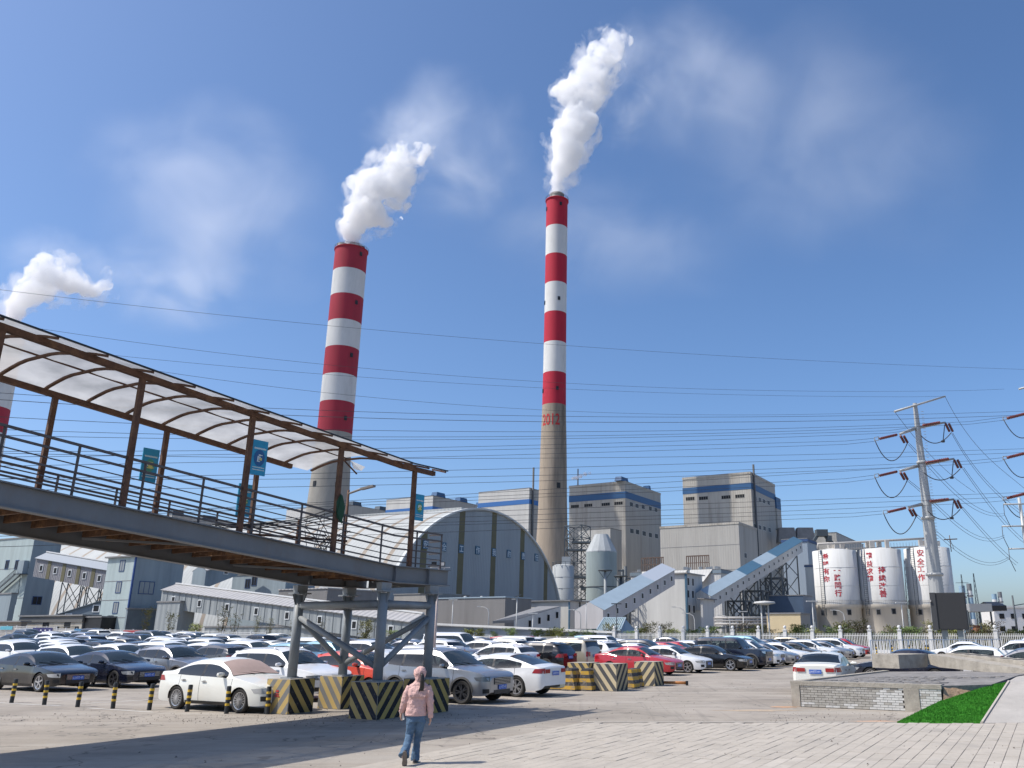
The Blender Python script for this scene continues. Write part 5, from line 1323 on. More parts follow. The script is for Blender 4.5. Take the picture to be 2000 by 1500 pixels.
for u, v, l_ in ((3, 10, 10), (3, 42, 14), (3, 75, 10)):
    b = MB(); b.box(E1.p - U * u + V * v + Z * (E1.top + 1.6), (6, l_, 3.4), 0, (U, V, Z), top=.85); b.build('roof_vent', mat('slate_blue_vent', (.05, .075, .10), rough=.6), E1.root)
F1 = Block('boiler_house', (336, 1006), 600, 322, 465, 'distant grey boiler house visible through the bridge railing at left', 'building', (WHITEC, CREAMR), group='boiler houses')
for u, v, l_ in ((3, 5, 10), (3, 32, 14)):
    b = MB(); b.box(F1.p - U * u + V * v + Z * (F1.top + 1.6), (6, l_, 3.4), 0, (U, V, Z), top=.85); b.build('roof_vent', MATS['slate_blue_vent'], F1.root)

# ------------------------------------------------------------------ curved coal shed
WHT = wallmat('white_shed_roof_sheet', (.39, .405, .395), (.34, .34, .32), .5, .10, wave=((.883, -.469, 0), .8, .35)); TAN = mat('tan_translucent_strip', (.25, .21, .165), rough=.7, var=.15, scale=.3)
GABL = wallmat('grey_blue_gable_sheet', (.285, .32, .34), (.22, .245, .265), .5, .12, wave=((.469, .883, 0), 1.2, .7)); OLIVE = mat('olive_gable_strip', (.115, .105, .055), rough=.7, var=.15, scale=.3)
def shed():
    c = Vector((-30.0, 238.3, 0)); R_, H = 46.0, 35.5; th = radians(-25); u = Vector((cos(th), sin(th), 0)); v = Vector((-u.y, u.x, 0))
    r = empty('curved_shed', (c.x, c.y, 0), 'huge barrel roofed coal shed with white and tan striped roof and grey gable', 'building')
    def arc(a, k): return c - u * k + v * (R_ * cos(a)) + Z * (H * sin(a))
    n = 48; L_ = 235
    k = 0.0; i = 0; pieces = []
    while k < L_:
        w1 = 7.4 if i else 3.6
        pieces.append((k, k + w1, WHT, 'roof_sheet')); pieces.append((k + w1, k + w1 + 1.35, TAN, 'roof_strip')); k += w1 + 1.35; i += 1
    for k0, k1, m, nm in pieces:
        b = MB(); vs = [arc(pi * j / n, kk) for kk in (k0, k1) for j in range(n + 1)]
        b.add(vs, [(j, j + 1, n + 2 + j, n + 1 + j) for j in range(n)], 0, True); b.build(nm, m, r)
    # ridge ventilator
    b = MB(); b.box(c - u * (L_ / 2 + 4) + Z * (H + .5), (L_ - 8, 5, 1.2), 0, (u, v, Z)); b.build('ridge_vent', WHT, r)
    # eave trim of the gable
    b = MB(); pts = [arc(pi * j / n, -.25) for j in range(n + 1)]
    for p, q in zip(pts, pts[1:]): b.bar(p, q, .5, .9, up=u)
    b.build('gable_trim', mat('pale_trim', (.50, .52, .51), rough=.7), r)
    # gable: sheets between olive strips
    edges = [-R_, -31.5, -28.9, -15.0, -12.3, 1.5, 4.1, 18.0, 20.6, 33.4, 35.8, R_]
    for e0, e1, j in zip(edges, edges[1:], range(11)):
        b = MB(); m_ = 10; s_ = [e0 + (e1 - e0) * q / m_ for q in range(m_ + 1)]
        off = u * (.02 if j % 2 else 0)
        top = [c + v * x + Z * max(.1, H * sqrt(max(0, 1 - (x / R_)**2)) - .15) + off for x in s_]; bot = [c + v * x + off for x in s_]
        b.add(bot + top, [(q, q + 1, m_ + 2 + q, m_ + 1 + q) for q in range(m_)]); b.build('gable_strip' if j % 2 else 'gable_sheet', OLIVE if j % 2 else GABL, r)
    # wall sign panels with white characters
    SB = mat('blue_sign_panel', (.05, .12, .19), rough=.6); SW = mat('white_sign_character', (.62, .68, .72), rough=.6)
    txt = '安全工作我的责任'
    pxs = [(830, 1063), (866, 1068), (900, 1072), (932, 1075), (964, 1079), (993, 1082), (1021, 1086), (1047, 1089)]
    for ch, (px, py), od in zip(txt, pxs, ('leftmost', 'second', 'third', 'fourth', 'fifth', 'sixth', 'seventh', 'rightmost')):
        rr_ = ray(px, py); t = (c - Vector((0, 0, CAM_H))).dot(u) / rr_.dot(u); q = Vector((0, 0, CAM_H)) + rr_ * t
        g = empty('wall_sign', q + u * .1, od + ' of the eight small blue sign panels across the grey shed gable', 'sign', 'blue character signs on the shed gable')
        b = MB(); b.box(q + u * .12, (.2, 2.1, 2.3), 0, (u, v, Z)); b.build('sign_board', SB, g)
        text_mesh(ch, 2.0, q + u * .26, v, Z, SW, g, 'character')
def text_mesh(ch, size, pos, right, up, m, parent, name, bold=.0, bend=None):
    cu = bpy.data.curves.new(name, 'FONT'); cu.body = ch; cu.size = size; cu.align_x = 'CENTER'; cu.align_y = 'CENTER'; cu.offset = bold; cu.extrude = 0; cu.resolution_u = 3
    o = bpy.data.objects.new(name, cu); COL.objects.link(o); dg = bpy.context.evaluated_depsgraph_get(); dg.update()
    me = bpy.data.meshes.new_from_object(o.evaluated_get(dg)); bpy.data.objects.remove(o)
    co = [v.co.copy() for v in me.vertices]
    if not co: return None
    cx_ = (min(v.x for v in co) + max(v.x for v in co)) / 2; cy_ = (min(v.y for v in co) + max(v.y for v in co)) / 2
    off = root_loc(parent) if parent else Vector((0, 0, 0))
    for v_, q in zip(me.vertices, co):
        x, y = q.x - cx_, q.y - cy_
        v_.co = (bend(x, y) if bend else pos + right * x + up * y) - off
    me.materials.clear(); me.materials.append(m); me.update()
    ob = put(name, me, parent); return ob
shed()

# ------------------------------------------------------------------ chimneys
def chim_mat(name, col, amt=.5):
    return mat(name, col, rough=.8, spec=.3, var=.06, scale=.6, stretch=(1, 1, .25), dirt=tuple(q * .5 + .02 for q in col), dirt_amt=amt, dscale=.3)
CRED = chim_mat('faded_red_chimney_paint', (.36, .035, .055)); CWHT = chim_mat('white_chimney_paint', (.62, .62, .60), .45); CRED2 = chim_mat('bright_red_chimney_paint', (.43, .022, .045), .4)
CCON = mat('weathered_chimney_concrete', (.33, .275, .215), rough=.85, spec=.2, var=.12, scale=.3, stretch=(1, 1, .12), dirt=(.10, .085, .07), dirt_amt=.85, dscale=.09, bump=.2, bscale=1.5)
CCONL = mat('pale_chimney_concrete', (.33, .31, .27), rough=.85, spec=.2, var=.10, scale=.3, stretch=(1, 1, .3), dirt=(.22, .205, .18), dirt_amt=.6, dscale=.12)
FLUE = mat('grey_flue_metal', (.12, .12, .115), rough=.6, var=.2, scale=.6)
def zpx(x, y, px_y):
    lo, hi = -5, 400
    for _ in range(50):
        m = (lo + hi) / 2
        if proj((x, y, m))[1] > px_y: lo = m
        else: hi = m
    return m
def chimney(loc, prof, bands, top, label, red, white, conc, flues, hatches=()):
    r = empty('chimney', (loc[0], loc[1], 0), label, 'chimney', 'striped chimneys of the power plant')
    def rad(z): return cr([p[0] for p in prof], [p[1] for p in prof], z)
    zs = [0] + bands + [top]
    for i in range(len(zs) - 1):
        z0, z1 = zs[i], zs[i + 1]; n = max(2, int((z1 - z0) / 4)); b = MB()
        b.lathe([(rad(z0 + (z1 - z0) * k / n), z0 + (z1 - z0) * k / n) for k in range(n + 1)], (loc[0], loc[1], 0), n=64)
        m = conc if i == 0 else (red if (len(zs) - 2 - i) % 2 == 0 else white)
        b.build('concrete_shaft' if i == 0 else ('red_band' if m is red else 'white_band'), m, r)
    b = MB(); R_ = rad(top); b.lathe([(R_, top), (R_ + .5, top + .1), (R_ + .5, top + .5), (R_ * .3, top + .5)], (loc[0], loc[1], 0), n=48); b.build('cap', red, r)
    # platform rail
    b = MB(); 
    for k in range(28):
        a = 2 * pi * k / 28; p = Vector((loc[0] + cos(a) * (R_ + .4), loc[1] + sin(a) * (R_ + .4), top + .5)); b.bar(p, p + Z * 1.4, .12, .12)
    for z in (.9, 1.4): b.path([Vector((loc[0] + cos(2 * pi * k / 28) * (R_ + .4), loc[1] + sin(2 * pi * k / 28) * (R_ + .4), top + .5 + z)) for k in range(29)], .06, 5)
    tag(b.build('platform_rail', FLUE, r), kind='stuff')
    for (dx, dy, fr, h) in flues:
        b = MB(); b.lathe([(fr, top + .4), (fr, top + h), (fr * .88, top + h), (fr * .85, top + .6)], (loc[0] + dx, loc[1] + dy, 0), n=32); b.build('flue', FLUE, r)
    for (dang, z, s_) in hatches:
        vd = Vector((-loc[0], -loc[1], 0)).normalized(); a = atan2(vd.y, vd.x) + dang; q = Vector((loc[0], loc[1], 0)) + Vector((cos(a), sin(a), 0)) * (rad(z)) + Z * z
        b = MB(); b.box(q, (.5, s_, s_ * 1.5), 0, (Vector((cos(a), sin(a), 0)), Vector((-sin(a), cos(a), 0)), Z)); b.build('hatch', BLK, r)
    return r, rad
# central chimney
cx_, cy2 = -18.57, 372.6
zc = lambda y: zpx(cx_, cy2, y)
CB = [zc(y) for y in (793, 731, 672, 614, 557, 502, 447)]
ctop = zc(395)
sw = lambda y, wpx, z: wpx / 2 * ((cy2 * cos(PITCH) + (z - CAM_H) * sin(PITCH)) / FPX)
profC = [(0, 9.6), (zc(1090), sw(0, 66, zc(1090))), (zc(1000), sw(0, 57, zc(1000))), (zc(880), sw(0, 51.5, zc(880))), (zc(793), sw(0, 46.5, zc(793))), (zc(614), sw(0, 43, zc(614))), (ctop, sw(0, 41.5, ctop))]
CH1, rad1 = chimney((cx_, cy2), profC, CB, ctop, 'slim central red and white chimney marked 2012 on its bare concrete', CRED2, CWHT, CCON, [(0, 0, 3.6, 4.2)],
    [(.35, zc(407), 1.2), (.30, zc(590), 1.2), (.25, zc(764), 1.2), (-1.25, zc(412), 1.2), (-1.3, zc(594), 1.2), (-1.25, zc(766), 1.2), (.40, zc(952), 1.6)])
zt2012 = zc(824)
def bend12(x, y):
    R_ = rad1(zt2012 + y) + .12; vd = Vector((-cx_, -cy2, 0)).normalized(); a0 = atan2(vd.y, vd.x) - .30
    a = a0 + x * .62 / R_; return Vector((cx_ + cos(a) * R_, cy2 + sin(a) * R_, zt2012 + y))
text_mesh('2012', 7.4, Vector(), U, Z, mat('faded_red_numeral_paint', (.46, .03, .03), rough=.8), CH1, 'year_numerals', .12, bend12)
# left chimney, wide, three flues
lx, ly = -131.5, 409.0
zl = lambda y: zpx(lx, ly, y)
swl = lambda wpx, z: wpx / 2 * ((ly * cos(PITCH) + (z - CAM_H) * sin(PITCH)) / FPX)
LT = zl(492); LB = [zl(y) for y in (848, 789, 737, 684, 633, 583, 534)]
profL = [(0, swl(98, 0)), (zl(1040), swl(84, zl(1040))), (zl(960), swl(76, zl(960))), (zl(850), swl(66.5, zl(850))), (zl(700), swl(64, zl(700))), (LT, swl(61, LT))]
CH2, rad2 = chimney((lx, ly), profL, LB, LT, 'wide left red and white chimney with three flues on its top', CRED, CWHT, CCONL, [(-4.6, -1.5, 2.9, 3.6), (.2, 3.0, 3.4, 5.8), (4.9, -1.0, 2.6, 2.2)],
    [(.62, zl(504), 1.5), (.60, zl(598), 1.5), (.58, zl(700), 1.5), (.55, zl(822), 1.5), (.35, zl(952), 1.8), (-.85, zl(950), 1.8)])
# far left chimney, only its edge shows below the canopy
fx, fy = -268.0, 352.0
FB = [zpx(fx, fy, y) for y in (905, 845, 797, 745, 700, 672)]
profF = [(0, 14), (FB[0], 9.8), (FB[-1] + 2, 8.6)]
CH3, rad3 = chimney((fx, fy), profF, FB, zpx(fx, fy, 664), 'far left red and white chimney mostly hidden behind the bridge canopy', CRED, CWHT, CCONL, [(0, 0, 4, 4)])

# ------------------------------------------------------------------ desulphurisation vessels, steel tower, silos
STG = mat('grey_steelwork', (.07, .085, .095), rough=.6); VES = wallmat('grey_green_vessel_sheet', (.28, .33, .325), (.19, .22, .21), .4, .25, wave=None); TANKM = wallmat('pale_grey_tank_sheet', (.38, .40, .40), (.27, .28, .28), .4, .3)
def lattice(name, p, w_, d_, h, levels, label, cat, m=STG, th=.35, diag=True, top=1.0, group=None):
    r = empty(name, p, label, cat, group); p = Vector(p)
    def cor(k, z):
        s_ = 1 - (1 - top) * z / h; i, j = ((-1, -1), (1, -1), (1, 1), (-1, 1))[k % 4]; return p + U * i * w_ / 2 * s_ + V * j * d_ / 2 * s_ + Z * z
    for k in range(4):
        b = MB(); b.bar(cor(k, 0), cor(k, h), th, th); b.build('leg', m, r)
    for i in range(levels):
        z0, z1 = h * i / levels, h * (i + 1) / levels; b = MB()
        for k in range(4):
            b.bar(cor(k, z1), cor(k + 1, z1), th * .8, th * .8)
            if diag: b.bar(cor(k, z0), cor(k + 1, z1), th * .6, th * .6); b.bar(cor(k + 1, z0), cor(k, z1), th * .6, th * .6)
        b.build('bracing', m, r)
    return r, cor
q = P(1175, 1182, 300); vx, vy = q.x, q.y
r = empty('absorber_vessel', (vx, vy, 0), 'grey absorber vessel with a ribbed cone top beside the steel tower', 'vessel')
zv = lambda y: zpx(vx, vy, y); sv = lambda wpx: wpx / 2 * vy * .985 / FPX
b = MB(); b.lathe([(sv(60), 0), (sv(60), zv(1079))], (vx, vy, 0), n=40); b.build('shell', VES, r)
b = MB(); b.lathe([(sv(61), zv(1080)), (sv(61), zv(1078)), (sv(26), zv(1044)), (.1, zv(1043))], (vx, vy, 0), n=14, smooth=False); b.build('cone_top', TANKM, r)
b = MB(); b.lathe([(sv(61.5), zv(1148)), (sv(62.5), zv(1147)), (sv(61.5), zv(1146))], (vx, vy, 0), n=40); b.build('ring', STG, r)
q = P(1111, 1182, 290); tx_, ty_ = q.x - 2, q.y; r = empty('lime_silo', (tx_, ty_, 0), 'small white round silo with a top platform next to the curved shed', 'silo')
zt_ = lambda y: zpx(tx_, ty_, y)
b = MB(); b.lathe([(sv(40), 0), (sv(40), zt_(1106)), (sv(30), zt_(1103)), (.1, zt_(1102))], (tx_, ty_, 0), n=36); b.build('shell', TANKM, r)
for z in (zt_(1128), zt_(1150), zt_(1172)):
    b = MB(); b.lathe([(sv(40), z - .1), (sv(40) + .1, z), (sv(40), z + .1)], (tx_, ty_, 0), n=36); b.build('seam', TANKM, r)
b = MB()
for k in range(14):
    a = 2 * pi * k / 14; p_ = Vector((tx_ + cos(a) * sv(42), ty_ + sin(a) * sv(42), zt_(1106))); b.bar(p_, p_ + Z * 1.3, .12, .12); p2 = Vector((tx_ + cos(a + .449) * sv(42), ty_ + sin(a + .449) * sv(42), zt_(1106))); b.bar(p_ + Z * 1.3, p2 + Z * 1.3, .1, .1)
b.build('top_rail', STG, r)
b = MB(); b.box((tx_ + 1, ty_, zt_(1098)), (3, 3, 3.5)); b.build('filter_box', TANKM, r)
b = MB(); 
for k in range(30):
    b.bar((tx_ - sv(40) * .72 - .4, ty_ - sv(40) * .72, k * .62), (tx_ - sv(40) * .72 + .4, ty_ - sv(40) * .72, k * .62), .08, .08)
for s_ in (-.4, .4): b.bar((tx_ - sv(40) * .72 + s_, ty_ - sv(40) * .72, 0), (tx_ - sv(40) * .72 + s_, ty_ - sv(40) * .72, zt_(1106)), .1, .1)
b.build('ladder', STG, r)
q = P(1130, 1182, 310)
lattice('steel_tower', (q.x - .5, q.y, 0), 7, 7, zpx(q.x, q.y, 1028), 9, 'open steel stair tower between the small silo and the absorber vessel', 'tower', th=.32)
for i, (px, py, w_, h_) in enumerate(((1143, 1150, 3, 1), (1138, 1128, 6, .8), (1155, 1090, 4, 5), (1136, 1060, 7, .6), (1128, 1075, 8, .5))):
    q2 = P(px, py, 303); b = MB(); b.box(q2, (w_, 4, h_)); b.bar(q2 + Vector((-w_ / 2, -2, h_ / 2)), q2 + Vector((w_ / 2, -2, h_ / 2 + 1.3)), .12, .12); b.bar(q2, (q2.x, q2.y, max(0, q2.z - 4)), .3, .3)
    tag(b.build('platform', STG if i != 2 else TANKM), ['dark service platform low on the steel tower', 'wide landing midway up the steel tower', 'pale filter box hung between tower and vessel', 'upper walkway of the steel tower', 'second walkway below the tower top'][i], 'platform', 'platforms of the steel tower')
# mast with round head in front of the vessel
for px, py, lab in ((1182, 1115, 'grey mast with a round platform head in front of the absorber vessel'), (1213, 1126, 'shorter dark mast right of the absorber vessel')):
    q = P(px, py, 262); r = empty('lighting_mast', (q.x, q.y, 0), lab, 'mast', 'lighting masts')
    b = MB(); b.tube((q.x, q.y, 0), q, .45, .4, 10); b.build('pole', TANKM if px < 1200 else STG, r)
    b = MB(); b.lathe([(.4, q.z - .2), (2.2, q.z), (2.2, q.z + .25), (.1, q.z + .3)], (q.x, q.y, 0), n=14); b.build('head', STG, r)
    b = MB(); b.bar(q + Vector((-2, 0, 0)), q + Vector((-.2, 0, -2.5)), .15, .15); b.bar(q + Vector((2, 0, 0)), q + Vector((.2, 0, -2.5)), .15, .15); b.build('bracket', STG, r)
for i, (px, y0, y1, Yd) in enumerate(((1222, 1106, 1175, 285), (1216, 1112, 1172, 288), (1208, 1130, 1176, 280), (1229, 1150, 1180, 276))):
    q = P(px, y1, Yd); q2 = P(px, y0, Yd); b = MB(); b.tube((q.x, q.y, 0), (q.x, q.y, q2.z), .55 - .1 * (i % 2), n=8); b.box((q.x - 1.2, q.y, q2.z - 1.5 - i), (2.6, .8, .5)); b.box((q.x + .8, q.y, q2.z - 4 - i), (2.0, .8, .4)); tag(b.build('process_pipe', STG), ['tall dark process pipe right of the absorber vessel', 'second dark process pipe right of the absorber vessel', 'short dark pipe in front of the absorber vessel', 'lowest dark pipe near the pale blue roofed gallery top'][i], 'pipe', 'process pipes by the vessel')
# ash silos
SILW = wallmat('white_silo_paint', (.58, .58, .56), (.40, .375, .33), .55, .28); SILB = wallmat('beige_silo_base', (.52, .475, .40), (.36, .32, .27), .6, .25); SRED = mat('red_silo_lettering', (.42, .018, .03), rough=.7)
def silo(px0, px1, ytop, Y, label, cols, win):
    q0, q1 = P(px0, ytop + 40, Y), P(px1, ytop + 40, Y); R_ = (q1.x - q0.x) / 2 * .97; x = (q0.x + q1.x) / 2; y = Y + R_ * .3
    r = empty('ash_silo', (x, y, 0), label, 'silo', 'white ash silos')
    zz = lambda py: zpx(x, y - R_, py)
    zt__, zm = zz(ytop), zz(1180)
    b = MB(); b.lathe([(R_, zm), (R_, zt__), (R_ * .3, zt__ + .8), (.1, zt__ + .9)], (x, y, 0), n=56); b.build('shell', SILW, r)
    b = MB(); b.lathe([(R_ + .05, 0), (R_ + .05, zm - 1.2), (R_ + .35, zm - 1.0), (R_ + .35, zm)], (x, y, 0), n=56); b.build('base', SILB, r)
    for z in (zm + (zt__ - zm) / 3, zm + (zt__ - zm) * 2 / 3):
        b = MB(); b.lathe([(R_ + .0, z - .12), (R_ + .06, z), (R_, z + .12)], (x, y, 0), n=56); b.build('seam', SILW, r)
    vd = atan2(-y, -x)
    def at(a, z, k=0): return Vector((x + cos(vd + a) * (R_ + k), y + sin(vd + a) * (R_ + k), z))
    b = MB()
    for k in range(40):
        a = -pi / 2 + pi * k / 39; b.bar(at(a, zm, .3), at(a, zm + 1.1, .3), .06, .06)
        if k: b.bar(at(a, zm + 1.1, .3), at(a - pi / 39, zm + 1.1, .3), .07, .07)
    tag(b.build('walkway_rail', mat('pale_rail', (.35, .34, .32), rough=.6), r), kind='stuff')
    b = MB(); a = -.62
    for s_ in (-.5, .5): b.bar(at(a, zm - 3, .5) + Vector((s_, 0, 0)), at(a, zt__, .5) + Vector((s_, 0, 0)), .12, .12)
    for k in range(34): b.bar(at(a, zm - 3 + (zt__ - zm + 3) * k / 34, .5) + Vector((-.5, 0, 0)), at(a, zm - 3 + (zt__ - zm + 3) * k / 34, .5) + Vector((.5, 0, 0)), .08, .08)
    b.build('ladder', STG, r)
    for a, zy in win:
        p_ = at(a, zz(zy), .1); dr = Vector((cos(vd + a), sin(vd + a), 0)); b = MB(); b.box(p_, (.2, 1.3, 1.6), 0, (dr, Vector((-dr.y, dr.x, 0)), Z)); w = b.build('window', ROOFM, r)
        b = MB(); b.box(p_ + dr * .06, (.2, 1.0, 1.3), 0, (dr, Vector((-dr.y, dr.x, 0)), Z)); b.build('pane', WIN_G, w, off=r.location)
    for s_, px, ys, size in cols:
        for ch, py in zip(s_, ys):
            z = zz(py); aa = None; best = 9e9
            for k in range(-120, 121):
                a = k * .0125; e = abs(proj(at(a, z))[0] - (px + (py - ys[0]) * .055))
                if e < best: best, aa = e, a
            def bend(xx, yy, aa=aa, z=z): return at(aa + xx / R_, z + yy, .05)
            text_mesh(ch, size, Vector(), U, Z, SRED, r, 'character', .035, bend)
    return x, y, R_, zt__
YS = 250
s1 = silo(1592, 1679, 1073, YS, 'first white silo from the left with red characters, beside the dark steelwork', [('希望有你', 1612, (1086, 1101, 1115, 1130), 1.85), ('一路同行', 1635, (1114, 1128, 1143, 1158), 2.0)], [(-.75, 1196), (-.18, 1196), (.45, 1196)])
s2 = silo(1676, 1766, 1071, YS, 'second white silo with two columns of red characters, between its neighbours', [('精益求精', 1697, (1084, 1100, 1115, 1129), 1.9), ('持续改善', 1722, (1113, 1129, 1144, 1159), 2.1)], [(-.18, 1195), (.45, 1194)])
s3 = silo(1774, 1862, 1068, YS, 'third white silo with four red characters, partly behind the tall pylon', [('安全工作', 1797, (1079, 1096, 1111, 1127), 2.1)], [(-.55, 1195), (0.0, 1195)])
s4 = s3
PALEP = mat('pale_pipework', (.42, .40, .37), rough=.6)
b = MB(); z1 = s1[3] + 1.8; b.path([(s1[0] - s1[2] * .9, s1[1] - 4, s1[3]), (s1[0] - s1[2] * .9, s1[1] - 4, z1), (s1[0], s1[1] - 4, z1 + .2), (s2[0], s2[1] - 3, z1 + 1.0), (s3[0], s3[1] - 3, z1 + 1.8)], .35, 8)
tag(b.build('silo_top_pipe', PALEP), 'pale pipe running across the tops of the white silos', 'pipe')
for i, (sa, sb) in enumerate(((s1, s2), (s2, s3))):
    b = MB(); b.bar(Vector((sa[0] + sa[2] * .5, sa[1] - 2, sa[3] + .6)), Vector((sb[0] - sb[2] * .5, sb[1] - 2, sb[3] + .5)), 1.5, .4)
    for k in range(10):
        p_ = Vector((sa[0] + sa[2] * .5, sa[1] - 2.8, sa[3] + .8)).lerp(Vector((sb[0] - sb[2] * .5, sb[1] - 2.8, sb[3] + .7)), k / 9); b.bar(p_, p_ + Z * 1.1, .07, .07)
    tag(b.build('catwalk', PALEP), ['catwalk joining the tops of the first and second silo', 'catwalk joining the tops of the second and third silo'][i], 'catwalk')
for i, s_ in enumerate((s1, s2, s3)):
    rr = random.Random(i); b = MB()
    for k in range(7): b.box((s_[0] + rr.uniform(-.5, .5) * s_[2], s_[1] - 2 + rr.uniform(-2, 2), s_[3] + 1.4), (rr.uniform(.6, 1.6), 1, rr.uniform(1, 3)))
    tag(b.build('dust_filter', PALEP), ['cluster of filters and vents on the first silo roof', 'cluster of filters and vents on the second silo roof', 'cluster of filters on the third silo roof'][i], 'machinery')
# ------------------------------------------------------------------ inclined galleries
GAL = wallmat('white_gallery_sheet', (.50, .50, .485), (.38, .37, .34), .4, .3, wave=((.883, -.469, 0), 1.0, .5)); BROOF = mat('bright_blue_roof_sheet', (.27, .345, .40), rough=.5, var=.06, scale=.4); DBROOF = mat('deep_blue_roof_sheet', (.055, .125, .19), rough=.5, var=.06, scale=.4)
def gallery(name, a, c, w_, h, label, wall, roofs, wn, win_m=(WIN_F, WIN_G), legs=(), ribs=0, slope_roof=.8, win_size=(1.1, 1.3), bands=None, trim=None, lt=.35):
    """conveyor gallery from a to c (lower near corners of its visible side), width w_ away from the camera"""
    r = empty(name, a, label, 'gallery', 'inclined conveyor galleries'); a = Vector(a); c = Vector(c)
    d = (c - a); L_ = d.length; dn = d.normalized(); side = Vector((-dn.y, dn.x, 0)).normalized()
    if side.y < 0: side = -side
    up = Z * h
    b = MB(); b.add([a, c, c + up, a + up, a + side * w_, c + side * w_, c + side * w_ + up, a + side * w_ + up], [(0, 1, 2, 3), (5, 4, 7, 6), (4, 0, 3, 7), (1, 5, 6, 2), (4, 5, 1, 0)]); b.add([a + up, a + up + side * w_, a + up + side * w_ / 2 + Z * slope_roof, c + up, c + up + side * w_, c + up + side * w_ / 2 + Z * slope_roof], [(0, 1, 2), (3, 5, 4)]); b.build('wall', wall, r, fix=True)
    n = len(roofs)
    for i, m in enumerate(roofs):
        p, q = a + d * (i / n), a + d * ((i + 1) / n); e = side * -.35
        b = MB(); rg = Z * slope_roof
        b.add([p + up + e, q + up + e, q + up + side * w_ / 2 + rg, p + up + side * w_ / 2 + rg, q + up + side * (w_ + .35), p + up + side * (w_ + .35)], [(0, 1, 2, 3), (3, 2, 4, 5)])
        o = b.build('roof_sheet', m, r)
        sl = o.modifiers.new('s', 'SOLIDIFY'); sl.thickness = .12
    hn = -side
    for i in range(wn):
        p = a + d * ((i + .5) / wn) + up * .52
        b = MB(); b.box(p + hn * .05, (win_size[0], .1, win_size[1]), 0, (Vector((dn.x, dn.y, 0)).normalized(), hn, Z)); wo = b.build('window', win_m[0], r, fix=True)
        b = MB(); b.box(p + hn * .09, (win_size[0] * .7, .06, win_size[1] * .76), 0, (Vector((dn.x, dn.y, 0)).normalized(), hn, Z)); b.build('pane', win_m[1], wo, off=r.location, fix=True)
    if ribs:
        b = MB()
        for i in range(1, ribs):
            p = a + d * (i / ribs) + hn * .04; b.bar(p, p + up, .10, .08)
        tag(b.build('cladding_rib', wall, r), kind='stuff')
    if bands:
        for f in bands:
            p = a + d * f + hn * .03; b = MB(); b.box(p + up / 2, (.9, .06, h), 0, (Vector((dn.x, dn.y, 0)).normalized(), hn, Z)); b.build('wall_band', OLIVE, r, fix=True)
    if trim:
        b = MB(); b.bar(a + up + side * w_ / 2 + Z * (slope_roof + .1), c + up + side * w_ / 2 + Z * (slope_roof + .1), .5, .2); b.build('ridge_trim', trim, r)
    for f in legs:
        for s_ in (0, 1):
            p = a + d * f + side * w_ * s_; g = ground_z(p.x, p.y); b = MB(); b.bar(p + Z * -.1, (p.x, p.y, g), lt, lt); b.build('support_leg', STG, r)
        p = a + d * f; q = p + side * w_; b = MB(); k = max(1, int(p.z / 5))
        for i in range(k): b.bar(Vector((p.x, p.y, p.z * i / k)), Vector((q.x, q.y, p.z * (i + 1) / k)), lt * .6, lt * .6); b.bar(Vector((q.x, q.y, p.z * i / k)), Vector((p.x, p.y, p.z * (i + 1) / k)), lt * .6, lt * .6)
        b.build('support_bracing', STG, r)
    return r
# big blue roofed gallery rising right
a = P(1388, 1192, 215); c = P(1568, 1078, 265)
gallery('conveyor_gallery', a, c, 5.5, 3.4, 'long conveyor gallery with patched blue roof climbing to the right', GAL, [BROOF, BROOF, DBROOF, BROOF, DBROOF, DBROOF], 18, legs=(.3, .45, .6, .78, .92), win_size=(.9, 1.1), slope_roof=1.6)
a = P(1178, 1228, 172); c = P(1318, 1142, 205)
gallery('conveyor_gallery', a, c, 6.5, 3.6, 'shorter conveyor gallery with a pale blue roof climbing to the white transfer tower', wallmat('pink_white_sheet', (.48, .465, .46), (.36, .35, .34), .4, .3), [BROOF, BROOF, mat('pale_grey_blue_roof', (.36, .40, .45), rough=.6)], 9, legs=(), win_size=(1.2, 1.4), slope_roof=1.6)
T1 = Block('transfer_tower', (1339, 1120), 212, 1262, 1371, 'white transfer tower with a blue corner strip and flat overhanging roof', 'building', (wallmat('white_render', (.52, .52, .50), (.36, .35, .32), .5, .3), GAL), roof=mat('pale_slab', (.33, .32, .30), rough=.8), over=.5)
b = MB(); b.box(T1.p + Z * T1.top / 2 + U * .08 - V * .08, (.5, .5, T1.top - .2), 0, (U, V, Z)); b.build('corner_strip', DBROOF, T1.root)
for x, y in ((1344, 1136), (1353, 1137), (1344, 1160), (1353, 1161), (1346, 1189), (1355, 1190)): T1.window(T1.fr, x, y, 1.5, 2.0, WIN_F, 0)
T1b = Block('transfer_annex', (1372, 1170), 208, 1368, 1390, 'low white annex under the start of the long blue roofed gallery', 'building', (GAL, GAL), rw=8, over=.5)
# filter house with slanted hoppers
FH = Block('filter_house', (1407, 1112), 300, 1232, 1443, 'white filter house with sloping sheet sides and machinery on its roof', 'building', (GAL, GAL))
for i in range(3):
    q = FH.p - U * (3 + i * 9.5) - V * .2; b = MB(); h0 = FH.top
    b.prism([q + Z * h0 - U * 0, q - U * 8.5 + Z * h0, q - U * 7 + Z * (h0 - 4.2) - V * 2.5, q - U * 2.5 + Z * (h0 - 4.2) - V * 2.5], Z * .15); b.prism([q + Z * (h0 - .1), q - U * 8.5 + Z * (h0 - .1), q - U * 7 - V * 2.5 + Z * (h0 - 4.2), q - U * 2.5 - V * 2.5 + Z * (h0 - 4.2)], -V * .2); b.build('sloping_sheet', WHITEC, FH.root)
FH.band(FH.top - 1.3, FH.top - .2, mat('slate_blue_strip', (.17, .22, .26), rough=.7), 'edge_strip', .3)
rr = random.Random(12)
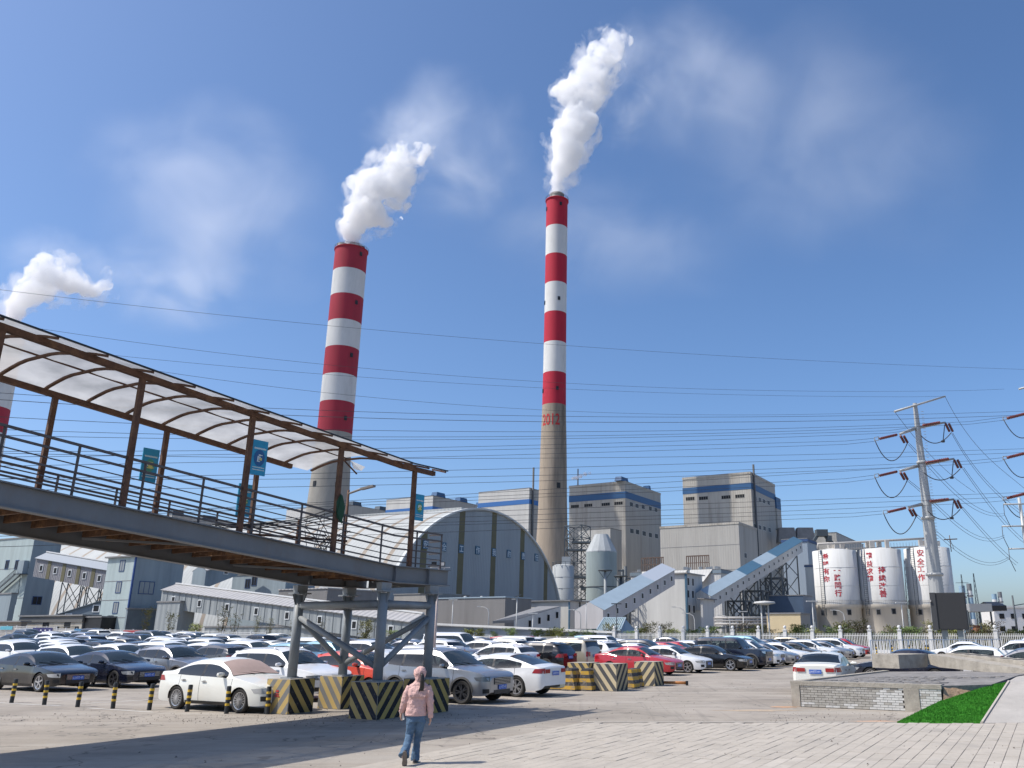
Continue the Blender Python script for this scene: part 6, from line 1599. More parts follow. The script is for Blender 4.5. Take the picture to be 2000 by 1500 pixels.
for gx in (6, 24):
    b = MB()
    for k in range(12):
        q = FH.p - U * (gx + k * .8) + V * 5 + Z * FH.top; b.bar(q, q + Z * 5.5 + U * rr.uniform(-.2, .2), .28, .28); 
        if k: b.bar(q + Z * 5.5, q + Z * 5.5 + U * .9, .4, .4)
    b.bar(FH.p - U * gx + V * 5 + Z * (FH.top + 3), FH.p - U * (gx + 9) + V * 5 + Z * (FH.top + 3), .25, .25); b.build('insulator_frame', mat('brown_steel', (.12, .08, .06), rough=.7), FH.root)
for k in range(14):
    b = MB(); q = FH.p - U * rr.uniform(1, 34) + V * rr.uniform(1, 4) + Z * (FH.top + .6); b.box(q, (rr.uniform(.8, 2), 1.2, rr.uniform(.8, 1.6))); b.build('roof_unit', TANKM, FH.root)
# dark blue transfer building and the pale head house behind
TB = Block('conveyor_head_house', (1576, 1052), 285, 1527, 1594, 'blue grey head house at the top of the long gallery', 'building', (wallmat('blue_grey_sheet', (.26, .31, .36), (.18, .22, .26), .4, .2), wallmat('pale_blue_sheet', (.33, .38, .42), (.25, .29, .32), .4, .2)))
TB.band(TB.top - 1.0, TB.top - .1, WIN_B, 'roof_trim', .25)
TB.window(TB.fr, 1580, 1130, 1.4, 2, WIN_B, 0); TB.window(TB.fr, 1586, 1130, 2, 2, WIN_B, 1)
TB2 = Block('lower_blue_annex', (1586, 1104), 262, 1572, 1597, 'tall pale blue annex between the head house and the first silo', 'building', (MATS['pale_blue_sheet'], MATS['pale_blue_sheet']), rw=6); TB2.band(TB2.top - .5, TB2.top, WIN_B, 'roof_trim', .2)
TB3 = Block('blue_shed', (1568, 1163), 240, 1500, 1586, 'dark blue low shed under the long gallery', 'building', (mat('dark_blue_sheet', (.05, .085, .14), rough=.7, var=.1, scale=.4), mat('mid_blue_sheet', (.13, .18, .25), rough=.7, var=.1, scale=.4)))
HH = Block('coal_bunker_house', (1633, 1040), 420, 1540, 1686, 'pale grey bunker house seen over the first two silos', 'building', (wallmat('pale_grey_sheet', (.38, .37, .34), (.29, .28, .26), .4, .2), wallmat('mid_grey_sheet', (.38, .38, .36), (.30, .29, .27), .3, .2)))
for x in (1536, 1572):
    q = P(x, 1052, 400); b = MB(); b.box(q + Z * 1.5, (9, 6, 7), 0, top=.8); tag(b.build('roof_housing', ROOFM), 'grey housing left of the roof line beside the head house' if x < 1550 else 'grey housing on the roof behind the head house', 'roof housing')
q = P(1608, 1055, 300); b = MB(); b.bar((q.x - 6, q.y, q.z - 4), (q.x - 1, q.y, q.z + 3), 1.4, 1.0); b.bar((q.x + 5, q.y, q.z - 4), (q.x, q.y, q.z + 3), 1.6, 1.2); b.box((q.x - .5, q.y, q.z + 2.5), (4, 3, 2.4)); b.box((q.x + 2, q.y, q.z + .5), (1.5, 3, 2)); tag(b.build('conveyor_drive', STG), 'dark conveyor drive frame on top of the first silo', 'machinery')
lattice('gallery_trestle', P(1520, 1200, 248) * 1 - Z * P(1520, 1200, 248).z, 5, 5, 17, 3, 'dark steel trestle carrying the long blue roofed gallery, rightmost one', 'trestle', th=.45, group='gallery trestles')
lattice('gallery_trestle', P(1480, 1200, 240) - Z * P(1480, 1200, 240).z, 5, 5, 13, 2, 'dark steel trestle carrying the long blue roofed gallery, middle one', 'trestle', th=.45, group='gallery trestles')
lattice('gallery_trestle', P(1445, 1200, 232) - Z * P(1445, 1200, 232).z, 5, 5, 10, 2, 'dark steel trestle carrying the long blue roofed gallery, leftmost one', 'trestle', th=.45, group='gallery trestles')
# pipe rack and cream hut behind the right fence
CRM = Block('cream_hut', (1563, 1199), 150, 1497, 1582, 'small cream walled hut behind the fence left of the silos', 'building', (mat('cream_render', (.55, .45, .28), rough=.85, var=.05, scale=.6), mat('grey_render', (.26, .25, .23), rough=.85)))
r = empty('pipe_rack', P(1395, 1215, 160) - Z * 5, 'low pipe rack with dark equipment behind the fence', 'pipe rack')
x0, x1 = P(1395, 1200, 160).x, P(1500, 1200, 160).x
for z, rr_ in ((4.6, .22), (4.1, .18), (3.5, .25), (2.8, .15)):
    b = MB(); b.tube((x0, 160, z), (x1, 160, z), rr_, n=8); b.build('pipe', PALEP if z > 3 else STG, r)
for k in range(6):
    b = MB(); xx = x0 + (x1 - x0) * k / 5; b.bar((xx, 160, 0), (xx, 160, 4.8), .25, .25); b.build('frame_post', PALEP, r)
b = MB(); b.box(((x0 + x1) / 2 + 1, 163, 1.6), ((x1 - x0) * .8, 3, 3)); b.build('equipment', STG, r)
# low works between the shed and the car park, left to right
DGW = wallmat('dark_grey_render', (.20, .195, .19), (.14, .135, .13), .5, .35); 
W1 = Block('grey_workshop', (987, 1167), 175, 836, 1010, 'long dark grey workshop with a thin blue roof edge in front of the shed gable', 'building', (DGW, DGW), lw=None, rw=10, roof=BROOF)
for x in (876, 909, 941):
    q = P(x, 1160, 190); b = MB(); b.lathe([(.25, W1.top + .2), (.45, W1.top + .5), (.35, W1.top + .8), (.1, W1.top + .9)], (q.x, q.y, 0), n=12); b.build('roof_ventilator', TANKM, W1.root)
W0b = Block('gabled_store', (852, 1160), 185, 770, 868, 'beige grey store with a low gable just right of the bridge columns', 'building', (wallmat('beige_grey_wall', (.34, .32, .29), (.26, .24, .22), .5, .3), DGW), rw=12)
W2 = Block('white_pump_house', (1112, 1174), 185, 1000, 1152, 'white pump house with a blue corner behind the sloping grey roof', 'building', (wallmat('rendered_white', (.48, .47, .43), (.33, .31, .27), .6, .3), GAL), roof=ROOFM, over=.4)
b = MB(); b.box(W2.p + Z * W2.top / 2, (.3, .3, W2.top - .3), 0, (U, V, Z)); b.build('corner_strip', DBROOF, W2.root)
W2.window(W2.fr, 1132, 1187, 1.0, 2.6, WIN_F, 0)
a = P(1010, 1226, 150); c = P(1092, 1204, 168); r = gallery('low_gallery', a - Z * a.z + Z * .3, Vector((c.x, c.y, .3)), 8, 1.0, 'low grey roofed ramp building in front of the white pump house', GAL, [ROOFM], 0, slope_roof=.3)
b = MB(); a0 = P(958, 1218, 140); a1 = P(1095, 1181, 168); a2 = P(1040, 1181, 178); b.add([P(962, 1213, 140), P(1004, 1211, 146), P(1095, 1184, 165), P(1052, 1184, 172)], [(0, 1, 2, 3)]); o = b.build('sloping_roof', ROOFM); sl = o.modifiers.new('s', 'SOLIDIFY'); sl.thickness = .4; tag(o, 'long sloping grey roof descending left in front of the white pump house', 'roof')
b = MB(); p1, p2 = P(1004, 1212, 146), P(1095, 1185, 165); b.add([Vector((p1.x, p1.y, 0)), Vector((p2.x, p2.y, 0)), p2, p1], [(0, 1, 2, 3)]); o = b.build('sloping_wall', GAL); tag(o, 'pale side wall below the long sloping grey roof', 'wall')
for k in range(4):
    q = p1.lerp(p2, .3 + .2 * k) - Z * 1.3; b = MB(); b.box(q - V * .1, (.9, .15, 1.1), 0, (U, V, Z)); b.build('window', WIN_G, o, off=(0, 0, 0))
# long white pipe bridge just behind the white rail fence
b = MB(); q0, q1 = P(850, 1219, 128), P(1200, 1235, 112); b.bar(q0, q1, 1.2, .25); o = b.build('white_duct', mat('white_duct_sheet', (.58, .58, .56), rough=.6, dirt=(.3, .3, .28), dirt_amt=.5, dscale=.5)); tag(o, 'long low white roofed duct running behind the white rail fence', 'duct')
b = MB(); b.bar(q0 - Z * .75 + Vector((0, .4, 0)), q1 - Z * .75 + Vector((0, .4, 0)), .9, 1.0); b.build('duct_body', mat('duct_side', (.30, .34, .38), rough=.6), o, off=(0, 0, 0))
for k in range(16):
    p_ = q0.lerp(q1, k / 15); b = MB(); b.bar((p_.x, p_.y + .4, 0), (p_.x, p_.y + .4, p_.z - 1.1), .15, .15); b.build('duct_leg', STG, o, off=(0, 0, 0))
# kiosk with blue and white striped roof
q = P(1168, 1240, 118); r = empty('striped_roof_kiosk', (q.x, q.y, 0), 'small shed with a blue edged corrugated roof standing behind the rail fence', 'shed')
e0, e1 = P(1166, 1231, 116), P(1212, 1231, 112); f0, f1 = P(1180, 1208, 120), P(1222, 1208, 116)
b = MB(); b.add([e0, e1, f1, f0], [(0, 1, 2, 3)]); o = b.build('roof', mat('ribbed_pale_roof', (.55, .60, .60), rough=.6), r); sl = o.modifiers.new('s', 'SOLIDIFY'); sl.thickness = .12
for k in range(13):
    b = MB(); b.bar(e0.lerp(e1, k / 12) + Z * .1, f0.lerp(f1, k / 12) + Z * .1, .10, .10); b.build('roof_rib', mat('blue_grey_rib', (.26, .35, .38), rough=.6), r)
for s0, s1_ in ((e0, e1), (f0, f1), (e0, f0), (e1, f1)):
    b = MB(); b.bar(s0 + Z * .08, s1_ + Z * .08, .16, .2); b.build('roof_edge', BROOF, r)
b = MB(); b.add([Vector((e0.x, e0.y + .3, 0)), Vector((e1.x, e1.y + .3, 0)), e1 + Vector((0, .3, 0)), e0 + Vector((0, .3, 0))], [(0, 1, 2, 3)]); b.add([Vector((e1.x, e1.y + .3, 0)), Vector((f1.x + 3, f1.y, 0)), Vector((f1.x + 1.2, f1.y, 2.5)), f1 - Z * .1, e1 + Vector((0, .3, 0))], [(0, 1, 2, 3, 4)]); b.build('wall', mat('pale_blue_wall', (.30, .36, .40), rough=.8), r)

# ------------------------------------------------------------------ left works
CYAN = wallmat('pale_cyan_render', (.37, .44, .435), (.25, .29, .285), .55, .5); CYANS = wallmat('blue_grey_render', (.25, .30, .325), (.15, .18, .20), .6, .5)  # darker render also colours the cyan towers' right faces: shade put into colour
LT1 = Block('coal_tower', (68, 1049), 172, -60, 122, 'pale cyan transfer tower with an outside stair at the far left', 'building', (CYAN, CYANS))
LT1.band(LT1.top * .42 - .12, LT1.top * .42 + .0, ROOFM, 'floor_joint', .03, 'l'); LT1.band(LT1.top * .70, LT1.top * .70 + .12, ROOFM, 'floor_joint', .03, 'l')
for x, y in ((14, 1103), (33, 1103), (29, 1171), (8, 1182)): LT1.window(LT1.fl, x, y, 1.3, 1.9, WIN_B, 1)
LT1.window(LT1.fr, 72, 1173, 1.9, 1.7, WIN_B, 1)
b = MB(); p0, p1 = LT1.hit(LT1.fl, 44, 1122), LT1.hit(LT1.fl, 0, 1160)
def lf(t, z, k=0): return LT1.p - U * t - V * k + Z * z
for s_ in (.3, 1.4): b.bar(lf(p0[0], p0[1], s_), lf(p1[0] + 1, p1[1] - .6, s_), .15, .3)
for k in range(22):
    f = k / 21; b.bar(lf(p0[0] + (p1[0] + 1 - p0[0]) * f, p0[1] + (p1[1] - .6 - p0[1]) * f, .3), lf(p0[0] + (p1[0] + 1 - p0[0]) * f, p0[1] + (p1[1] - .6 - p0[1]) * f, 1.4), .3, .06)
    b.bar(lf(p0[0] + (p1[0] + 1 - p0[0]) * f, p0[1] + (p1[1] - .6 - p0[1]) * f, 1.4), lf(p0[0] + (p1[0] + 1 - p0[0]) * f, p0[1] + (p1[1] - .6 - p0[1]) * f + 1.1, 1.4), .06, .06)
b.bar(lf(p0[0], p0[1] + 1.1, 1.4), lf(p1[0] + 1, p1[1] + .5, 1.4), .08, .08); b.box(lf(p0[0] - .8, p0[1], .8), (2.4, 1.6, .15), 0, (U, V, Z)); b.bar(lf(p0[0] - 1.9, p0[1], 1.4), lf(p0[0] - .2, p0[1] - 4, .2), .1, .1)
b.build('outside_stair', STG, LT1.root)
b = MB(); q = lf(p0[0] - .6, p0[1] + 1.4, .5); b.box(q, (2.0, 1.0, 2.6), 0, (U, V, Z)); b.build('stair_porch', CYANS, LT1.root)
LT0 = Block('blue_outhouse', (23, 1160), 160, -40, 30, 'low blue grey outhouse at the left edge below the outside stair', 'building', (CYANS, CYANS), rw=1)
# second tower, four storeys
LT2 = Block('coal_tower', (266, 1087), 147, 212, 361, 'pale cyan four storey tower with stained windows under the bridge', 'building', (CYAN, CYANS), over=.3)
b = MB(); b.box(LT2.p + Z * (LT2.top / 2 + 2) , (.25, .25, LT2.top - 4.2), 0, (U, V, Z)); b.build('corner_strip', mat('deep_blue_strip', (.02, .06, .20), rough=.6), LT2.root)
for z in (.30, .50, .72): LT2.band(LT2.top * z, LT2.top * z + .1, ROOFM, 'floor_joint', .03, 'l')
for x, y in ((239, 1105), (232, 1147), (226, 1187)): LT2.window(LT2.fl, x, y, 1.45, 2.0, WIN_B, 1, gm=mat('pale_reflecting_glass', (.22, .24, .25), rough=.2))
LT2.window(LT2.fr, 286, 1148, 2.9, 2.2, WIN_B, 2, gm=MATS['pale_reflecting_glass'])
LT2.window(LT2.fl, 216, 1205, 1.6, .5, BLK, 0); LT2.window(LT2.fl, 216, 1232, 1.5, 2.4, BLK, 0, name='door')
SOOT = mat('sooty_stain_patch', (.08, .08, .08), rough=.9)
# lower stage under its right face
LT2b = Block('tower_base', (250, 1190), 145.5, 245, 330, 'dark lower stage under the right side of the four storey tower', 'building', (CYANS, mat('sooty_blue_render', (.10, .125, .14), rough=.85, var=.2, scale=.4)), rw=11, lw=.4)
# gallery between the two towers
GW = wallmat('ribbed_grey_sheet', (.21, .21, .225), (.16, .16, .17), .3, .3, wave=((.883, -.469, 0), 2.2, .9)); a = P(64, 1126, 164); c = P(206, 1152, 157)
gallery('conveyor_gallery', a, c, 4.0, 3.5, 'level grey gallery with five white framed windows and olive strips joining the two towers', GW, [mat('grey_blue_roof_sheet', (.27, .30, .33), rough=.6)], 5, legs=(.42, .50, .70, .78, .92), lt=.15, bands=(.205, .41, .61, .81), win_size=(.95, 1.3), trim=mat('white_ridge', (.62, .62, .60), rough=.6), slope_roof=1.3)
# gallery descending right from the second tower
RIBW = wallmat('pale_grey_ribbed_sheet', (.27, .295, .30), (.18, .19, .195), .5, .4, wave=((.883, -.469, 0), .8, .5)); RROOF = mat('ribbed_pale_grey_roof', (.33, .325, .32), rough=.6, var=.1, scale=.6, wave=((.883, -.469, 0), 1.0, .9))
a = P(312, 1186, 146); c = P(800, 1258, 118); gallery('conveyor_gallery', Vector((a.x, a.y, a.z)), Vector((c.x, c.y, c.z)), 5, 2.9, 'long ribbed gallery sloping down to the right behind the left rows of cars', RIBW, [RROOF] * 5, 8, legs=(), ribs=34, win_size=(1.0, 1.2), trim=MATS['white_ridge'], slope_roof=1.1)
b = MB(); q = [P(318, 1165, 145), P(350, 1172, 140)]
G2 = Block('gallery_underhouse', (352, 1176), 142, 308, 362, 'grey ribbed entrance house below the start of the long sloping gallery', 'building', (RIBW, RIBW), rw=3)
G3 = Block('gallery_foot_wall', (612, 1225), 128, 400, 700, 'low grey wall under the sloping gallery behind the fence', 'building', (RIBW, RIBW), rw=3)
a = P(398, 1150, 168); c = P(478, 1118, 176); gallery('conveyor_gallery', a, c, 4, 3.5, 'short grey gallery climbing right behind the long sloping gallery', CYANS, [RROOF], 1, slope_roof=1.0)
G4 = Block('blue_grey_house', (560, 1120), 175, 455, 590, 'blue grey house behind the bridge columns above the long sloping gallery', 'building', (CYANS, CYANS), rw=8)
for x, y in ((497, 1135), (484, 1140)): G4.window(G4.fl, x, y, 1.6, 2.0, WIN_B, 1)
G5 = Block('dark_workshop', (640, 1150), 165, 545, 700, 'dark workshop with pale ribbed roof seen between the bridge columns', 'building', (DGW, DGW), rw=14, roof=RROOF)
a = P(104, 1228, 156); c = P(214, 1194, 153); gallery('conveyor_gallery', a, c, 4, 2.4, 'blue grey sloping gallery behind the low beige building at left', mat('slate_sheet', (.12, .155, .185), rough=.7, var=.1, scale=.5), [mat('slate_roof', (.16, .20, .23), rough=.6)], 2, slope_roof=.5, win_size=(1.6, 1.3))
LB = Block('low_beige_building', (163, 1203), 148, 43, 168, 'low stained beige building with a flat grey roof between the two cyan towers', 'building', (wallmat('stained_beige_render', (.40, .375, .32), (.22, .20, .17), .8, .35), DGW), rw=4, over=.3)
for x, y, w_, h in ((90, 1219, 1.8, 1.4), (132, 1218, 1.7, 1.4), (112, 1228, 1.0, .8), (150, 1228, 1.0, .8)): LB.window(LB.fl, x, y, w_, h, BLK, 0)
LB.band(LB.top - 1.0, LB.top - .1, mat('dark_fascia', (.12, .12, .115), rough=.8), 'fascia', .2, 'l')
b = MB(); q = LB.hit(LB.fl, 130, 1212); b.tube(LB.p - U * 1.5 - V * .15 + Z * (LB.top * .62), LB.p - U * 13 - V * .15 + Z * (LB.top * .62), .05, n=6); b.build('wall_pipe', STG, LB.root)
LB2 = Block('open_shelter', (199, 1206), 146, 165, 203, 'open bay, its shade painted black, between the beige building and the four storey tower', 'building', (BLK, BLK), rw=4)  # closed block; the bay's inner shade is painted as black walls
LB0 = Block('low_dark_shed', (42, 1215), 150, -30, 46, 'low dark roofed shed at the left edge behind the fence', 'building', (wallmat('timber_clad_wall', (.30, .26, .21), (.15, .13, .11), .7, .5), DGW), rw=1, over=.3)
# far right: white hostel, canopy, banded stacks, lattice masts
HO = Block('white_hostel', (1930, 1188), 400, 1929, 2120, 'long white two storey building at the far right edge', 'building', (mat('white_render2', (.66, .66, .64), rough=.8), MATS['white_render2']), lw=None, rw=9, top=None) if False else None
q = P(1940, 1187, 300); wl = 60
r = empty('white_hostel', (q.x, q.y, 0), 'long white two storey building at the far right edge', 'building')
W66 = mat('white_render2', (.62, .62, .61), rough=.8); b = MB(); b.box((q.x + wl / 2, q.y + 5, q.z / 2), (wl, 10, q.z)); b.build('wall', W66, r); b = MB(); b.box((q.x + wl / 2, q.y + 5, q.z + .3), (wl + 1, 11, .6)); b.build('roof', mat('white_roof_slab', (.60, .60, .58), rough=.7), r)
for row, z in ((0, q.z * .72), (1, q.z * .30)):
    for k in range(8):
        b = MB(); b.box((q.x + 2.6 + k * 4.0 - row * .3, q.y - .05, z), (1.7, .12, 1.7)); b.build('window', WIN_G, r)
q = P(1890, 1190, 190); r = empty('works_canopy', (q.x, q.y, 0), 'grey open canopy with orange brown machinery beneath, right of the black screen', 'canopy')
b = MB(); w1 = P(1934, 1190, 190).x; b.box(((q.x + w1) / 2, 193, P(1890, 1187, 190).z), (w1 - q.x, 8, 1.7)); b.build('roof', mat('grey_canopy_sheet', (.30, .31, .31), rough=.6), r)
b = MB(); b.prism([(w1 + .02, 189, P(1934, 1193, 190).z), (w1 + .02, 197, P(1934, 1193, 190).z), (w1 + .02, 197, P(1934, 1183, 190).z), (w1 + .02, 193, P(1934, 1180, 190).z + .6), (w1 + .02, 189, P(1934, 1183, 190).z)], (3.2, 0, 0)); b.build('gable_end', BLK, r, fix=True)
for xx in (q.x, (q.x + w1) / 2, w1):
    b = MB(); b.bar((xx, 190, 0), (xx, 190, P(1890, 1192, 190).z), .3, .3); b.build('post', STG, r)
b = MB(); b.box(((q.x + w1) / 2 + 1, 193, 2.2), ((w1 - q.x) * .55, 3, 2.6), 0, top=.7); b.build('machine', mat('rusty_orange_machine', (.20, .075, .035), rough=.8, var=.3, scale=1), r)
b = MB(); b.box(((q.x + w1) / 2 + 8, 186, .9), (w1 - q.x + 24, .4, 1.8)); tag(b.build('yard_wall', mat('pale_yard_wall', (.33, .31, .28), rough=.9)), 'low yard wall in front of the works canopy', 'wall')
SBW = band_mat('stack', (.1, .1, .1), (.1, .1, .1)) if False else None
SBL = mat('far_blue_band', (.22, .33, .42), rough=.7); SGR = mat('far_dark_cap', (.16, .17, .18), rough=.7); SWH = mat('far_white_band', (.55, .56, .55), rough=.7)
def stack(px, ytop, wpx, Y, label, dark):
    q = P(px, ytop, Y); r = empty('banded_stack', (q.x, q.y, 0), label, 'stack', 'banded stacks on the horizon'); R_ = wpx / 2 * Y / FPX; h = q.z; n = 7
    for k in range(n):
        z0, z1 = h * k / n, h * (k + 1) / n; m = (SGR if k == n - 1 and dark else (SBL if k % 2 == (n - 1) % 2 else SWH)); b = MB(); b.lathe([(R_ * (1.25 if k in (0, 1) else 1), z0), (R_ * (1.25 if k in (0, 1) else 1), z1)], (q.x, q.y, 0), n=20); b.build('stack_band', m, r)
    b = MB(); b.lathe([(R_ * 1.15, h * .74), (R_ * 1.3, h * .75), (R_ * 1.15, h * .77)], (q.x, q.y, 0), n=20); b.build('gallery_ring', SGR, r)
stack(1878, 1144, 11, 900, 'pale blue and white stack just above the right corner of the black screen', False); stack(1892, 1140, 9, 900, 'dark capped slim stack above the right corner of the black screen', True)
stack(1941, 1160, 9, 1000, 'left stack of the far pair above the white building', False); stack(1952, 1156, 7.5, 1000, 'right dark capped stack of the far pair above the white building', True)
def far_mast(px, ytop, wb, Y, label, arms=False):
    q = P(px, ytop, Y); w_ = wb * Y / FPX
    r, cor = lattice('lattice_mast', (q.x, q.y, 0), w_, w_, q.z, 12, label, 'lattice mast', th=Y / FPX * .55, top=.12, group='distant lattice masts')
    if arms:
        for f in (.86, .68):
            b = MB(); b.bar((q.x - w_ * 1.5, q.y, q.z * f), (q.x + w_ * 1.5, q.y, q.z * f), Y / FPX * .8, Y / FPX * .8); b.build('arm', STG, r)
far_mast(1901, 1120, 9, 420, 'tall tapering lattice mast right of the black screen'); far_mast(1766, 1093, 12, 330, 'tapering lattice mast seen in the gap between second and third silo'); far_mast(1877, 1122, 8, 520, 'far pylon with two crossarms just above the black screen', True)
b = MB(); q = P(1977, 1163, 260); b.tube((q.x, q.y, 0), q, .35, .25, 8); b.bar(q + Z * -3, q + Vector((5, 0, -2.2)), .25, .25); tag(b.build('utility_pole', STG), 'plain grey pole with one arm above the white building', 'pole')
q = P(1853, 1052, 250); b = MB(); b.bar(q + Vector((-1.5, 0, -.3)), q + Vector((2.5, 0, -.1)), .25, .3); b.tube((q.x + .3, q.y, s4[3] - 1), (q.x + .3, q.y, q.z + 1), .12, n=6); b.bar(q + Vector((.3, 0, 0)), q + Vector((1.2, 0, -3)), .1, .1); tag(b.build('silo_top_mast', mat('brown_steel', (.12, .08, .06), rough=.7)), 'small brown mast with a bar on the roof of the third silo', 'mast')
# ------------------------------------------------------------------ pylon and power lines
GALV = mat('galvanised_pole', (.40, .41, .40), rough=.55, metal=.2, var=.12, scale=.8, stretch=(1, 1, .2), dirt=(.28, .28, .27), dirt_amt=.4, dscale=.5); INS = mat('brown_red_insulator', (.17, .045, .035), rough=.4); WIRE = mat('weathered_cable', (.055, .058, .065), rough=.6)
PY = 120.0
def insul(b, p, q, r=.17):
    p, q = Vector(p), Vector(q); n = 12
    prof = []; L_ = (q - p).length; d = (q - p) / L_; X = d.orthogonal().normalized(); Y = d.cross(X); rings = []
    pts = [p + d * L_ * k / (2 * n) for k in range(2 * n + 1)]
    b.path(pts, [r if k % 2 else r * .62 for k in range(2 * n + 1)], 8)
def pylon():
    base = P(1830, 1180, PY); top = P(1787, 790, PY); bx = base.x; tx = top.x; x = (bx + tx) / 2
    q = P(1787, 790, PY); x = q.x
    r = empty('power_pylon', (x, PY, 0), 'tall grey tubular power pylon with dark red insulators in front of the silos', 'pylon')
    zz = lambda py: zpx(x, PY, py)
    R_ = lambda w_: w_ / 2 * (PY * .97) / FPX
    b = MB(); b.lathe([(R_(31), 0), (R_(26), zz(1120)), (R_(22), zz(1012))], (x, PY, 0), n=16, smooth=False); b.build('lower_section', GALV, r)
    b = MB(); b.lathe([(R_(20), zz(1012)), (R_(15), zz(905)), (R_(11.5), zz(840)), (R_(8.5), zz(788))], (x, PY, 0), n=16, smooth=False); b.build('upper_section', GALV, r)
    for y, w_ in ((1122, 33), (1012, 27), (903, 20)):
        b = MB(); z = zz(y); b.lathe([(R_(w_ * .8), z - .25), (R_(w_), z - .15), (R_(w_), z + .15), (R_(w_ * .8), z + .2)], (x, PY, 0), n=20); b.build('flange', GALV, r)
    b = MB(); p0, p1 = P(1747, 804, PY - 1.2), P(1846, 774, PY + 1); b.tube(p0, p1, .17, .13, 8); b.build('top_arm', GALV, r)
    for (lx_, ly_, mx_, my_, rx_, ry_, ins) in ((1757, 848, 1790, 836, 1846, 825, 0), (1757, 920, 1796, 909, 1863, 896, 1), (1774, 991, 1804, 984, 1863, 975, 2)):
        b = MB(); b.tube(P(lx_, ly_, PY - 1), P(mx_, my_, PY), .17, .26, 8); b.build('cross_arm', GALV, r)
        b = MB(); b.tube(P(mx_ + 4, my_ - 1, PY), P(rx_, ry_, PY + 1), .24, .14, 8); b.build('cross_arm', GALV, r)
        b = MB(); a0 = P(mx_ + 12, my_ - 5, PY - 1.2); insul(b, a0, P(rx_ - 10, ry_ - 0, PY - 1.2), .24); b.build('insulator', INS, r)
        b = MB(); insul(b, P(lx_ - 5, ly_ + 1, PY - 1), P(lx_ - 39, ly_ + 9, PY - 2.2), .22); b.build('insulator', INS, r)
        b = MB(); b.bar(P(lx_ - 41, ly_ + 5, PY - 2.2), P(lx_ - 41, ly_ + 12, PY - 2.2), .1, .1); b.bar(P(lx_ - 41, ly_ + 5, PY - 2.2), P(lx_ - 49, ly_ + 6.5, PY - 2.2), .08, .08); b.bar(P(lx_ - 41, ly_ + 12, PY - 2.2), P(lx_ - 49, ly_ + 13, PY - 2.2), .08, .08); b.bar(P(lx_ - 49, ly_ + 6.5, PY - 2.2), P(lx_ - 49, ly_ + 13, PY - 2.2), .08, .08); b.build('yoke', GALV, r)
        for dx in (1.5, 8):
            b = MB(); insul(b, P(lx_ + dx, ly_ + 3, PY), P(lx_ + dx + 8, ly_ + 17, PY + .6), .2); b.build('insulator', INS, r)
            b = MB(); insul(b, P(rx_ + dx - 1, ry_ + 2, PY + 1), P(rx_ + dx + 7, ry_ + 18, PY + 1.6), .2); b.build('insulator', INS, r)
        def loop(x0, y0, x1, y1, dep, name='jumper_cable'):
            b = MB(); pts = []
            for k in range(15):
                f = k / 14; pts.append(P(x0 + (x1 - x0) * f, y0 + (y1 - y0) * f + dep * 4 * f * (1 - f), PY - 2 + 2.5 * f))
            b.path(pts, .07, 5); b.build(name, WIRE, r)
        loop(lx_ - 49, ly_ + 10, lx_ + 15, ly_ + 18, 38); loop(mx_ + 8, my_ + 14, rx_ + 12, ry_ + 20, 18)
        b = MB(); b.bar(P(rx_ - 1, ry_ + 5, PY + 1), P(rx_ - 4, ry_ + 36, PY + 1), .10, .10); b.box(P(rx_ - 4, ry_ + 37, PY + 1), (.4, .4, .3)); b.build('drop_rod', WIRE, r)
    b = MB(); rr = random.Random(2)
    for k in range(60):
        z = zz(1150) + (zz(800) - zz(1150)) * k / 60; b.bar((x + .6, PY - .5, z), (x + .95, PY - .5, z), .06, .06)
    b.build('climbing_peg', GALV, r); r.children[-1]['kind'] = 'stuff'
pylon()
def seg_pts(px, py, Ys, n=26, x0=None, x1=None):
    """smooth line through three sighted points"""
    A = np.array([[q * q, q, 1] for q in px], float); c = np.linalg.lstsq(A, np.array(py, float), rcond=None)[0] if len(px) >= 3 else np.array([0, *np.polyfit(px, py, 1)])
    a, b_ = (px[0], px[-1]); pts = []
    for k in range(n + 1):
        f = k / n; X = a + (b_ - a) * f; Yv = 1 / (1 / Ys[0] + (1 / Ys[1] - 1 / Ys[0]) * f)
        pts.append(P(X, c[0] * X * X + c[1] * X + c[2], Yv))
    return pts
L950 = [660, 737, 751, 794, 804, 815, 836, 847, 854, 868, 877, 888, 891, 914, 926, 938, 960, 968, 974, 997, 1006, 1014, 1022, 1035]
WR = [(0, 565, 697, 2060, 724), (150, 653, 766, 1961, 760), (250, 697, 775, 1845, 774), (330, 728, 810, 1748, 804), (20, 757, 822.6, 2060, 797), (20, 768, 832.5, 2060, 804), (20, 790, 847, 1958, 815), (20, 798, 851, 1958, 821),
      (20, 812, 856, 1795, 833), (20, 824, 861, 1797, 838), (20, 838, 869, 1708, 856), (20, 850, 876.5, 1708, 862), (20, 856, 894, 2060, 872), (20, 872, 903, 2060, 880), (20, 886, 921, 1958, 894), (20, 894, 928, 1958, 900),
      (20, 912, 932, 1797, 907), (20, 922, 945, 1708, 928), (20, 930, 953, 1708, 935), (20, 940, 979, 2060, 959), (20, 952, 990, 1984, 969), (20, 962, 1003, 1984, 976), (20, 972, 1009, 1723, 998), (20, 985, 1018, 1723, 1004)]
order = ['topmost', 'second', 'third', 'fourth', 'fifth', 'sixth', 'seventh', 'eighth', 'ninth', 'tenth', 'eleventh', 'twelfth', 'thirteenth', 'fourteenth', 'fifteenth', 'sixteenth', 'seventeenth', 'eighteenth', 'nineteenth', 'twentieth', 'twenty-first', 'twenty-second', 'twenty-third', 'lowest']
